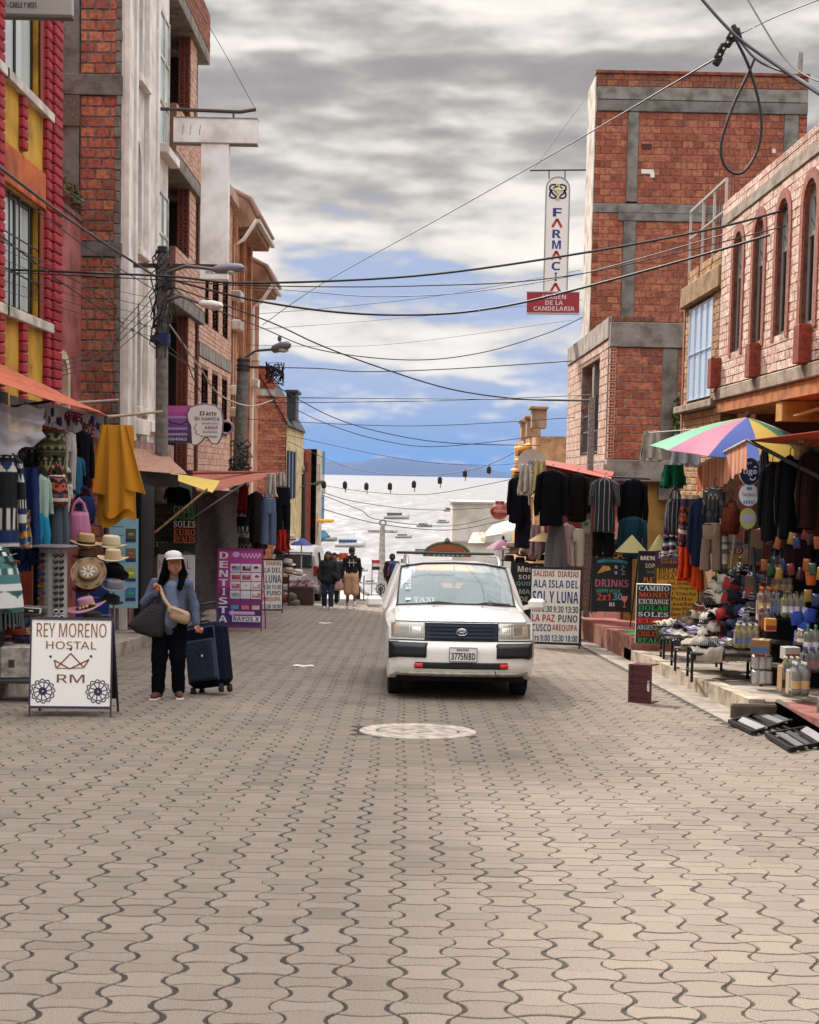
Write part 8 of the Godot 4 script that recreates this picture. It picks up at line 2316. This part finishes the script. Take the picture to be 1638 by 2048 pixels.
		bottles(q[0],at(q[1],q[2],q[3]),q[4],q[5],q[6],q[7],q[8],q[9])
	for q in [["silver shrink wrapped block of cans, lower of two",1524,1368,15.2],["silver shrink wrapped block of cans, upper of two",1524,1338,15.2]]:
		var o:=thing("can_block",q[0],"cans",at(q[1],q[2],q[3]),-0.15,"blocks of cans")
		var cn:=MB.new();cn.lathe([Vector2(0.001,0),Vector2(0.03,0.0),Vector2(0.034,0.01),Vector2(0.034,0.13),Vector2(0.028,0.145),Vector2(0.001,0.14)],14)
		var cmesh:=cn.mesh()
		for i in 3:
			for k in 3: put("can",cmesh,M(["a8a29c","b9b0a8","8f8a86"][(i+k) % 3],{r=0.35,m=0.4}),o).position=V((i-1)*0.07,0,-k*0.07)
		m=MB.new();m.cbox(V(0,0.074,-0.07),V(0.215,0.15,0.215),0.02);put("plastic_wrap",m,glass("e8e8ea",0.2),o)
	for q in [["kraft box with dark print standing on the can blocks",1522,1306,15.2,.2,.15,.2,"8a6444"],["slim tan carton, left of the pair on the pavement",1568,1380,14.6,.11,.26,.14,"a5835c"],["tan and blue carton standing on the pavement",1589,1387,14.2,.16,.24,.16,"a88a68"],["tan carton behind the tan and blue one",1600,1352,14.7,.2,.16,.18,"9a7c58"],["white printed box on the pavement shelf",1580,1318,14.8,.17,.13,.15,"b0aaa4"],["tall cardboard box high beside the woollen hats",1512,1130,16.6,.15,.42,.15,"6a4f38"],["white and red pasta box low on the shelf",1528,1240,16.0,.17,.22,.1,"b59a88"],["tan box stuck among the orange bottles",1500,1195,16.5,.12,.26,.12,"5d4632"],["yellow and red box near the middle shelf",1540,1262,15.5,.12,.14,.1,"c98a2c"]]:
		var o:=thing("carton",q[0],"box",at(q[1],q[2],q[3]),rr(-0.4,0.1),"cartons on the right stall")
		m=MB.new();m.cbox(V(0,q[5]/2,0),V(q[4],q[5],q[6]),0.004);put("box",m,M(q[7],{r=0.85,t="grain",s=4.0}),o)
		m=MB.new();m.cbox(V(0,q[5]*.3,q[6]/2+0.001),V(q[4]*.9,q[5]*.35,0.003),0.0);put("printed_panel",m,M(["2f2a26","3a5a8a","8a2f26"][hash(q[0]) % 3]),o)
		m=MB.new();m.cbox(V(0,q[5]+0.001,0),V(q[4]*.2,0.003,q[6]),0.0);put("tape",m,M("c4b59a",{r=0.3}),o)
	for k in 26:
		var q:=[1525+(k % 9)*14+(k/9)*4,1080+(k/9)*62+(k % 3)*9]
		var c: Array=[["6a241c","a9803a","red"],["1c2c5a","8d8a84","blue"],["94702c","6a2a20","yellow"],["24482c","94905a","green"],["8a4822","a8926a","orange"],["40202e","8f7078","wine coloured"]][(k*5+k/9) % 6]
		packet("%s snack packet, %s from the left in the %s row of packets" % [c[2],["first","second","third","fourth","fifth","sixth","seventh","eighth","ninth"][k % 9],["upper","middle","lower"][k/9]],at(q[0],q[1],16.1-(k % 9)*0.16),0.085,0.135,c[0],c[1],rr(-0.7,0.2))
	for k in 5: packet("shiny blue packet hanging in the bunch, %s" % ["upper left","upper right","centre","lower left","lower right"][k],at([1595,1618,1606,1598,1616][k],[1250,1245,1270,1290,1285][k],14.9),0.13,0.15,"1f3f9a","c9a83a",rr(-0.4,0.2))
	var ob:=thing("orange_bucket","orange plastic bucket on the upper shelf at the right","bucket",at(1622,1170,15.2),0.0)
	m=MB.new();m.lathe([Vector2(0.001,0),Vector2(0.05,0.0),Vector2(0.075,0.17),Vector2(0.08,0.17),Vector2(0.08,0.18),Vector2(0.07,0.18),Vector2(0.045,0.02),Vector2(0.001,0.02)],18);put("pail",m,M("c4601c",{r=0.4}),ob)
	for q in [["black and white woollen hat on top of the clothes heap",1492,1128,16.9,"print"],["grey woollen hat hanging beside the tall cardboard box",1478,1150,17.0,"andes3"],["brown woollen cap on the heap below the signs",1500,1118,16.8,"5d4a3c"]]:
		var o:=thing("woollen_hat",q[0],"hat",at(q[1],q[2],q[3]),0.0,"woollen hats on the right stall")
		m=MB.new();m.lathe([Vector2(0.10,-0.06),Vector2(0.105,0.0),Vector2(0.09,0.07),Vector2(0.05,0.12),Vector2(0.001,0.135)],16);put("cap",m,fabric(q[4]),o)
		for s in [-1,1]:
			var t:=MB.new();t.ball(V(s*0.09,-0.09,0),V(0.03,0.06,0.05),8);put("ear_flap",t,fabric(q[4]),o)
	var o:=thing("island_poster","tall yellow and blue island tour poster beside the restaurant board","poster",at(1456,1240,19.6),0.0)
	var H: float=at(1456,1082,19.6).y-o.position.y
	m=MB.new();m.cbox(V(0,H/2,0),V(0.42,H,0.02),0.0);put("panel",m,M("b98f34"),o)
	for q in [[0.30,0.34,"2f6a9a"],[0.155,0.10,"b9b08a"],[0.06,0.12,"1c3f86"],[0.535,0.085,"6a2440"],[0.88,0.08,"8a2440"],[0.97,0.06,"4a6a8a"]]:
		m=MB.new();m.cbox(V(0,q[0]*H,0.011),V(0.40,q[1]*H,0.003),0.0);put("print_band",m,M(q[2],{r=0.4}),o)
	text(o,"ISLAS",V(-0.01,0.535*H,0.0145),0.36,0.07,M("c9b04a"),"sb");text(o,"L A  D",V(0.0,0.88*H,0.0145),0.3,0.06,M("c9bcc4"),"b")
	m=MB.new();m.prism(PackedVector2Array([Vector2(-0.2,0.2*H),Vector2(-0.05,0.27*H),Vector2(0.08,0.24*H),Vector2(0.2,0.2*H),Vector2(0.1,0.16*H),Vector2(-0.1,0.17*H)]),0.003,V(0,0,0.013));put("print_island",m,M("a9a684"),o)
	o=thing("building_poster","brown poster of a house with yellow heading behind the round signs","poster",at(1502,1225,18.6),0.0)
	H=at(1502,1062,18.6).y-o.position.y
	m=MB.new();m.cbox(V(0,H/2,0),V(0.26,H,0.02),0.0);put("panel",m,M("4a3426"),o)
	m=MB.new();m.cbox(V(0,H*.73,0.011),V(0.25,H*.22,0.003),0.0);put("print_sky",m,M("9aa39a"),o)
	m=MB.new();m.prism(PackedVector2Array([Vector2(-0.12,0.55*H),Vector2(0.12,0.80*H),Vector2(0.12,0.5*H),Vector2(-0.12,0.5*H)]),0.003,V(0,0,0.013));put("print_roof",m,M("8a4a26"),o)
	m=MB.new();m.prism(PackedVector2Array([Vector2(-0.12,0.26*H),Vector2(0.12,0.38*H),Vector2(0.12,0.2*H),Vector2(-0.12,0.14*H)]),0.003,V(0,0,0.012));put("print_wall",m,M("a98a6a"),o)
	text(o,"ANA",V(0.02,0.945*H,0.0145),0.17,0.065,M("c99a2c"),"b");text(o,"DOA",V(0.02,0.87*H,0.0145),0.17,0.06,M("a9a298"),"b")
	var J:="clothes hung under the corner building"
	awning("red_awning","dusty red awning with white edge under the corner building",[at(1085,928,24.6),at(1222,958,24.6),at(1230,940,27.6),at(1092,920,27.6)],0.02,M("8f4034",{r=0.8,bl=0.4}))
	m=MB.new();var rw:=[at(1092,1215,27.2),at(1195,1225,27.2),at(1225,945,27.2),at(1085,930,27.2)]
	m.grid(4,4,func(u,v): return rw[0].lerp(rw[1],u).lerp(rw[3].lerp(rw[2],u),v),0.02)
	tag(put("red_backcloth",m,M("8a4038",{r=0.9})),"red backcloth behind the black jackets","cloth")
	for q in [["shawl","white tasselled cloth at the awning's left corner",1052,930,28,55,24.6,"b9aea0"],["shawl","cream tasselled cloth with a yellow streak beside it",1078,922,28,60,24.4,"b5a474"],["sweater","large black sweater hanging highest under the corner building",1104,942,66,108,24.2,"0e0f12"],["sweater","black sweater right behind the squared pole",1155,950,52,92,24.6,"141311"],["shirt","navy shirt with thin white stripes right of the squared pole",1210,958,62,105,24.4,"navyst"],["jacket","plain black jacket rightmost under the corner building",1268,960,58,105,24.6,"0e0e12"],["jacket","black jacket leftmost beside the satellite dish",1036,955,40,90,26.0,"121218"],["skirt","dark violet skirt below the leftmost black jacket",1048,1010,30,85,26.2,"241f2c"],["skirt","smoke grey skirt below the large black sweater",1113,1040,40,95,24.4,"5f5a5c"],["shirt","pale pink shirt beside the red tassel",1135,1048,30,80,24.5,"a08a88"],["shawl","red embroidered tassel cloth below the jackets",1116,1085,26,50,25.2,"a32c2a"],["trousers","cream knitted trousers by the squared pole",1152,1060,36,72,24.5,"b5aa9c"],["trousers","black trousers with pale cuffs below the striped shirt",1208,1050,44,60,24.6,"1a1a1c"],["jacket","dark teal jacket low on the right of the row",1266,1035,58,80,24.5,"1c3a46"],["sweater","grey camouflage sweater low beside the pole",1213,1075,44,40,24.7,"andes3"],["shawl","pink and white cloth left of the smoke grey skirt",1070,1050,22,60,25.4,"a58a8c"]]:
		hang(q[0],q[1],q[2],q[3],q[4],q[5],q[6],q[7],J,-0.25)
	pole("hanging rail carrying the black jackets",at(1030,944,26.2),at(1300,958,24.7),0.018,"2a2624","stall_pole")
	for q in [["pale conical straw hat above the pizza board",1263,1104,24.0,.28,.30],["tan conical straw hat beside the purple parasol",1086,1082,25.0,.26,.17],["pale green conical hat behind the menu boards",1318,1106,23.2,.2,.32]]:
		o=thing("conical_hat",q[0],"hat",at(q[1],q[2],q[3]),0.0,"conical hats")
		m=MB.new();m.lathe([Vector2(q[4],0),Vector2(q[4]*.5,q[5]*.5),Vector2(0.001,q[5])],20);put("cone",m,M("a9a06a" if q[1] != 1086 else "b0905c",{r=0.9,t="streak",s=6.0}),o)
	parasol("plum coloured parasol over the far right hand stall",at(1006,1098,30.0),0.40,0.22,["6a2448","74284e","6a2448","7a2c54","6a2448","74284e","6a2448","7a2c54"],V(0,0.2,0),0.0,1.6)
	awning("white_awning","pale striped awning over the far right hand stall",[at(962,1074,33.0),at(1036,1062,33.0),at(1034,1036,38.0),at(985,1050,38.0)],0.03,M("b5a898",{r=0.7,bl=0.5}))
	awning("cream_canopy","small cream canopy of a handcart by the taxi's roof",[at(936,1086,32.0),at(968,1086,32.0),at(975,1066,34.0),at(945,1066,34.0)],-0.10,M("b9ad98",{r=0.7,bl=0.5}),"canopy")
	o=thing("pot_sign","round red clay pot ornament with swirls at the far stall","ornament",at(999,1040,34.0))
	m=MB.new();m.lathe([Vector2(0.001,0),Vector2(0.12,0.02),Vector2(0.22,0.14),Vector2(0.24,0.24),Vector2(0.16,0.36),Vector2(0.10,0.40),Vector2(0.12,0.46),Vector2(0.10,0.46),Vector2(0.001,0.40)],20);put("pot",m,M("8a2f24",{r=0.4}),o)
	for k in 5: stroke(o,"swirl",[V(-0.15+k*0.06,0.2,0.25),V(-0.12+k*0.06,0.28,0.25),V(-0.09+k*0.06,0.18,0.25)],0.012,M("c9a08a"))
	for q in [["white plush toy hanging by the far stall",1052,1075,27.0,"b9b0a8"],["brown plush toy below the white one",1080,1098,26.4,"4a3a30"],["tan plush toy at the far stall's front",1060,1100,26.8,"a58a70"]]:
		o=thing("plush_toy",q[0],"toy",at(q[1],q[2],q[3]),0.0,"plush toys")
		blob(o,"toy_body",[[V(0,0,0),V(0,0.16,0),0.11,0.09],[V(0,0.24,0.03),V(0,0.25,0.03),0.09,0.09],[V(-0.08,0.32,0),V(-0.09,0.34,0),0.03,0.03],[V(0.08,0.32,0),V(0.09,0.34,0),0.03,0.03],[V(-0.1,0.1,0.05),V(-0.14,0.0,0.08),0.04,0.04],[V(0.1,0.1,0.05),V(0.14,0.0,0.08),0.04,0.04]],0.025,0.04,M(q[4],{r=1.0,b="finebump",bs=0.8}))
	for k in 8:
		hat(["dark brown hat","black hat","tan hat","cream hat","maroon hat","grey hat","beige cap","charcoal hat"][k]+" on the far right hand stall, "+["front left","front middle","front right","second row left","second row middle","second row right","back left","back right"][k],at([1018,1040,1062,1028,1050,1074,1022,1090][k],[1122,1126,1122,1108,1112,1108,1096,1120][k],28.5),0.11,0.19,0.12,["3a2a20","141416","9a7c58","b5a888","4a1c1c","6a6660","a5937a","26262a"][k],V(0,rr(-1,1),0),"1a1414","hats on the far stall")
	m=MB.new();m.cbox(V(0,0.45,0),V(1.6,0.9,0.6),0.02)
	tag(put("stall_counter",m,M("2f2420")),"dark counter of the far right hand stall","counter").position=V(at(1050,1200,29.2).x,road_y(-29.2),-29.2)
func boat(label: String,px: float,py: float,lpx: float,turn: float,hull: String,cabin: String,kind: int) -> void:
	var r:=ray(px,py)
	var p:=EYE+r*((-14.4-EYE.y)/r.y)
	var L:=lpx*(-p.z)/F
	var o:=thing("boat",label,"boat",p,turn,"boats moored on the lake")
	var m:=MB.new()
	var R:=[]
	for i in 9:
		var t:=i/8.0
		var x:=lerpf(-L/2,L/2,t)
		var w:=L*0.14*(1.0 if t<0.55 else cos((t-0.55)/0.45*PI/2)*0.95+0.05)
		var dk:=L*(0.12+0.06*t*t)
		R.append(PackedVector3Array([V(x,dk,w),V(x,dk*0.35,w*0.9),V(x,-0.2,w*0.5),V(x,-0.2,-w*0.5),V(x,dk*0.35,-w*0.9),V(x,dk,-w)]))
	m.rings(R)
	put("hull",m,M(hull,{r=0.5}),o)
	var h:=L*0.125
	m=MB.new();m.cbox(V(-L*0.08,h+L*0.06,0),V(L*0.58,L*0.13,L*0.2),L*0.015);var cbn:=put("cabin",m,M(cabin,{r=0.5}),o)
	for k in 5:
		for s in [-1,1]:
			m=MB.new();m.cbox(V(-L*0.31+k*L*0.11,h+L*0.065,s*L*0.1),V(L*0.08,L*0.045,L*0.006),0.0);put("window",m,M("1c242c",{r=0.2}),cbn)
	m=MB.new();m.cbox(V(-L*0.1,h+L*0.118,0),V(L*0.66,L*0.012,L*0.23),0.0);put("roof",m,M(["b9b5ae","3a5a9a","9a948c"][kind],{r=0.5}),o)
	m=MB.new();m.tube([V(L*0.12,h+L*0.12,0),V(L*0.12,h+L*(0.24 if kind != 1 else 0.5),0)],L*0.005,5);put("mast",m,M("6a6866"),o)
	var g:=MB.new()
	for k in 6: g.tube([V(-L*0.42+k*L*0.1,h+L*0.12,L*0.1),V(-L*0.42+k*L*0.1,h+L*0.16,L*0.1)],L*0.003,4)
	g.tube([V(-L*0.42,h+L*0.16,L*0.1),V(L*0.08,h+L*0.16,L*0.1)],L*0.003,4)
	put("roof_rail",g,M("8a8784"),o)
func build_far() -> void:
	for q in [["white tour boat farthest out above the anchor's ring",793,1038,52,0.1,"a8a49e","8d8a88",2],["small grey boat right of the anchor's ring",849,1054,31,-0.2,"8a8784","9c9894",0],["boat moored against the anchor's right arm",807,1076,34,0.2,"94918c","a8a49e",0],["pale boat half hidden by the white block, nearer one",886,1046,26,0.0,"97938e","a09c96",2],["low boat farther out beside the white block",902,1023,30,0.0,"9a968f","8d8984",2],["white and blue tour boat left of the anchor",700,1094,62,0.15,"b5b2ac","6a7f9a",1],["grey green boat behind the turquoise house",650,1082,48,0.0,"7a7f78","8d918a",1],["white launch low beside the anchor's foot",742,1168,32,0.5,"b9b6b0","8f9490",0],["tour boat behind the taxi's roof bar",846,1108,44,0.1,"8f8c88","a29e98",2],["small boat low between the walkers and the anchor",722,1142,30,-0.3,"a9a69f","7f8a86",0]]:
		boat(q[0],q[1],q[2],q[3],q[4],q[5],q[6],q[7])
	var d:=165.0
	var b:=at(763,1195,d)
	var s:=d/F
	var o:=thing("anchor_monument","tall white anchor monument with ring and crossbar by the lake","monument",b)
	var am:=M("a9a39c",{r=0.7,t="stain",s=0.3})
	var m:=MB.new()
	m.rings([PackedVector3Array([V(-9*s,0,0.4),V(9*s,0,0.4),V(9*s,0,-0.4),V(-9*s,0,-0.4)]),PackedVector3Array([V(-5*s,142*s,0.3),V(4*s,142*s,0.3),V(4*s,142*s,-0.3),V(-5*s,142*s,-0.3)])])
	put("shank",m,am,o)
	m=MB.new();m.cbox(V(0,133*s,0),V(60*s,6*s,0.5),0.05);put("stock",m,am,o)
	m=MB.new()
	var R:=[]
	for k in 25: R.append(V(cos(TAU*k/24)*6.0*s,(150+sin(TAU*k/24)*6.0)*s,0))
	m.tube(R,2.2*s,8);put("ring",m,am,o)
	m=MB.new()
	R=[]
	for k in 13: R.append(V(cos(PI+PI*k/12)*45.0*s,(22+sin(PI+PI*k/12)*20.0)*s,0))
	m.tube(R,4.0*s,8);put("arms",m,am,o)
	o=thing("ships_wheel","dark ship's wheel monument in front of the anchor","monument",at(761,1178,80.0))
	m=MB.new()
	for e in [[9.0,1.0],[4.0,0.8]]:
		R=[]
		for k in 21: R.append(V(cos(TAU*k/20),sin(TAU*k/20),0)*e[0]*80.0/F)
		m.tube(R,e[1]*80.0/F,6)
	put("rim",m,M("1c1a1a"),o)
	for k in 8:
		m=MB.new();m.tube([Vector3.ZERO,V(cos(TAU*k/8),sin(TAU*k/8),0)*12.5*80.0/F],0.7*80.0/F,5);put("spoke",m,M("1c1a1a"),o)
	m=MB.new();m.tube([V(0,0,-0.05),V(0,-1.6,-0.05)],0.06,6);put("stand",m,M("2a2826"),o)
	var k0:=0
	for q in [[675,1108,60.0,["a8302a","c9a83a","3a7a4a"],"red, yellow and green flag behind the hooded man"],[688,1106,60.0,["b5502a","b53a2c","c9b45a"],"orange and red flag beside the man's head"],[752,1120,62.0,["a8302a","c9c0b8","2a2a2c"],"red, white and black flag at the anchor's foot"],[791,1122,62.0,["3a7a8a","a8402c","c9c4b0"],"blue and red flag right of the anchor"],[656,1110,61.0,["3a6a4a","c9c4bc","3a4a8a"],"green and white flag above the woman in the coat"],[810,1118,62.0,["6a8a5c","a8a08a","8a5a3a"],"greenish flag nearest the taxi's roof"]]:
		o=thing("flag",q[4],"flag",at(q[0],q[1],q[2]),0.0,"flags in the lakeside square")
		var w: float=15.0*q[2]/F;var h: float=20.0*q[2]/F
		for k in 3:
			m=MB.new();m.grid(6,2,func(u,v): return V((u-0.5)*w,-h*(k+1.0-v)/3.0,0.05*sin(u*7.0)),0.01);put("stripe",m,M(q[3][k],{r=0.8,bl=0.4}),o)
		m=MB.new();m.tube([V(-w/2,0.02,0),V(-w/2,-2.2,0)],0.02,5);put("pole",m,M("5a5856"),o)
	o=thing("dark_post","thin dark post with crossbar in the square beside the hooded man","post",at(727,1212,46.0))
	m=MB.new();m.tube([V(0,-0.1,0),V(0,1.0,0)],0.02,6);m.bar(V(-0.12,0.18,0),V(0.4,0.18,0),0.05,0.08);m.bar(V(0.15,0.1,0),V(0.15,0.4,0),0.03,0.03);put("bars",m,M("1a1a1a"),o)
	o=thing("bollard","dark round bollard at the head of the slope near the walkers","bollard",at(716,1205,47.0))
	m=MB.new();m.lathe([Vector2(0.001,-0.1),Vector2(0.08,-0.1),Vector2(0.07,0.5),Vector2(0.09,0.52),Vector2(0.001,0.6)],12);put("post",m,M("26282a"),o)
	var vz:=44.0
	var p:=at(586,1200,vz);p.y=road_y(-vz-1.5)
	o=thing("white_van","white van seen from behind beside the bag stall","van",p,0.0)
	o.transform.basis=Basis(Vector3.RIGHT,-atan(SLOPE))
	o.position.y=road_y(-vz)
	var wm:=M("a8a39e",{r=0.3,sp=0.6})
	var st:=[[0.0,0.74,1.50],[-0.15,0.80,1.74],[-1.2,0.82,1.80],[-3.4,0.82,1.78],[-4.0,0.80,1.2],[-4.4,0.76,0.9]]
	m=MB.new()
	R=[]
	for q in st: R.append(PackedVector3Array([V(-q[1],0.25,q[0]),V(q[1],0.25,q[0]),V(q[1]+0.02,0.9,q[0]),V(q[1]*0.88,q[2]-0.08,q[0]),V(q[1]*0.7,q[2],q[0]),V(-q[1]*0.7,q[2],q[0]),V(-q[1]*0.88,q[2]-0.08,q[0]),V(-q[1]-0.02,0.9,q[0])]))
	R.reverse()
	m.rings(R)
	put("body",m,wm,o)
	m=MB.new();m.cbox(V(0,1.32,-0.03),V(1.2,0.52,0.12),0.04,Basis(Vector3.RIGHT,-0.2));put("rear_window",m,M("151a20",{r=0.08,sp=0.9}),o)
	m=MB.new();m.cbox(V(0.80,1.35,-1.5),V(0.06,0.45,2.2),0.02,Basis(Vector3(0,0,1),0.13));put("side_window",m,M("151a20",{r=0.08,sp=0.9}),o)
	for x in [-0.70,0.70]:
		m=MB.new();m.cbox(V(x,0.98,0.02),V(0.13,0.32,0.06),0.02);put("tail_light",m,M("8f1f1c",{r=0.2}),o)
		m=MB.new();m.lathe([Vector2(0.001,-0.09),Vector2(0.29,-0.09),Vector2(0.31,0),Vector2(0.29,0.09),Vector2(0.001,0.09)],20,V(x*1.05,0.30,-0.8),Basis(Vector3(0,0,1),PI/2));put("wheel",m,M("141414"),o)
	m=MB.new();m.cbox(V(0,0.42,0.03),V(1.62,0.2,0.14),0.04);put("bumper",m,M("8d8985",{r=0.5}),o)
	m=MB.new();m.cbox(V(0.05,0.72,0.03),V(0.42,0.13,0.02),0.0);put("number_plate",m,M("c4bfb8"),o)
	parasol("small blue parasol in front of the white van",at(603,1090,41.0),0.34,0.22,["2a3a7a","32458a","2a3a7a","32458a","2a3a7a","32458a"],V(0,0.3,0),0.0,1.2)
	p=at(892,1200,30.0)
	o=thing("tourist_bus","colourful vehicle behind the taxi with an arched painted sign on its roof","bus",V(p.x,road_y(-31.5),-30.0))
	m=MB.new();m.cbox(V(0,0.65,-1.7),V(1.62,0.75,3.2),0.12);put("body",m,M("a8542a",{r=0.5}),o)
	m=MB.new();m.cbox(V(0,1.1,-1.8),V(1.3,0.3,2.6),0.12);put("cabin",m,M("2a2c2c",{r=0.15}),o)
	m=MB.new();m.cbox(V(0,1.27,-1.8),V(1.3,0.06,2.8),0.03);put("roof",m,M("b9732f",{r=0.5}),o)
	for x in [-0.68,0.68]:
		for z in [-0.7,-2.8]:
			m=MB.new();m.lathe([Vector2(0.001,-0.09),Vector2(0.28,-0.09),Vector2(0.3,0),Vector2(0.28,0.09),Vector2(0.001,0.09)],16,V(x,0.3,z),Basis(Vector3(0,0,1),PI/2));put("wheel",m,M("141414"),o)
	var ay:=at(892,1113,30.0).y-o.position.y
	for e in [[0.52,0.30,"8a7a4a",0.0],[0.49,0.27,"2f5a3c",0.02],[0.45,0.23,"a8542a",0.035],[0.36,0.10,"3a5a44",0.05]]:
		var pg:=PackedVector2Array([Vector2(-e[0],0.0)])
		for k in 15: pg.push_back(Vector2(-e[0]*cos(PI*k/14),0.03+e[1]*sin(PI*k/14)))
		pg.push_back(Vector2(e[0],0.0))
		m=MB.new();m.prism(pg,0.03,V(0,ay,e[3]));put("arched_sign",m,M(e[2],{r=0.5}),o)
	for k in 7: stroke(o,"painted_mark",[V(-0.3+k*0.1,ay+0.04,0.0825),V(-0.25+k*0.1,ay+0.04,0.0825)],0.025,M("b9b08a"))
	m=MB.new();m.lathe([Vector2(0.07,0),Vector2(0.05,0.05),Vector2(0.001,0.09)],10,V(0,ay+0.32,0.02));put("crest",m,M("4a5a4a"),o)
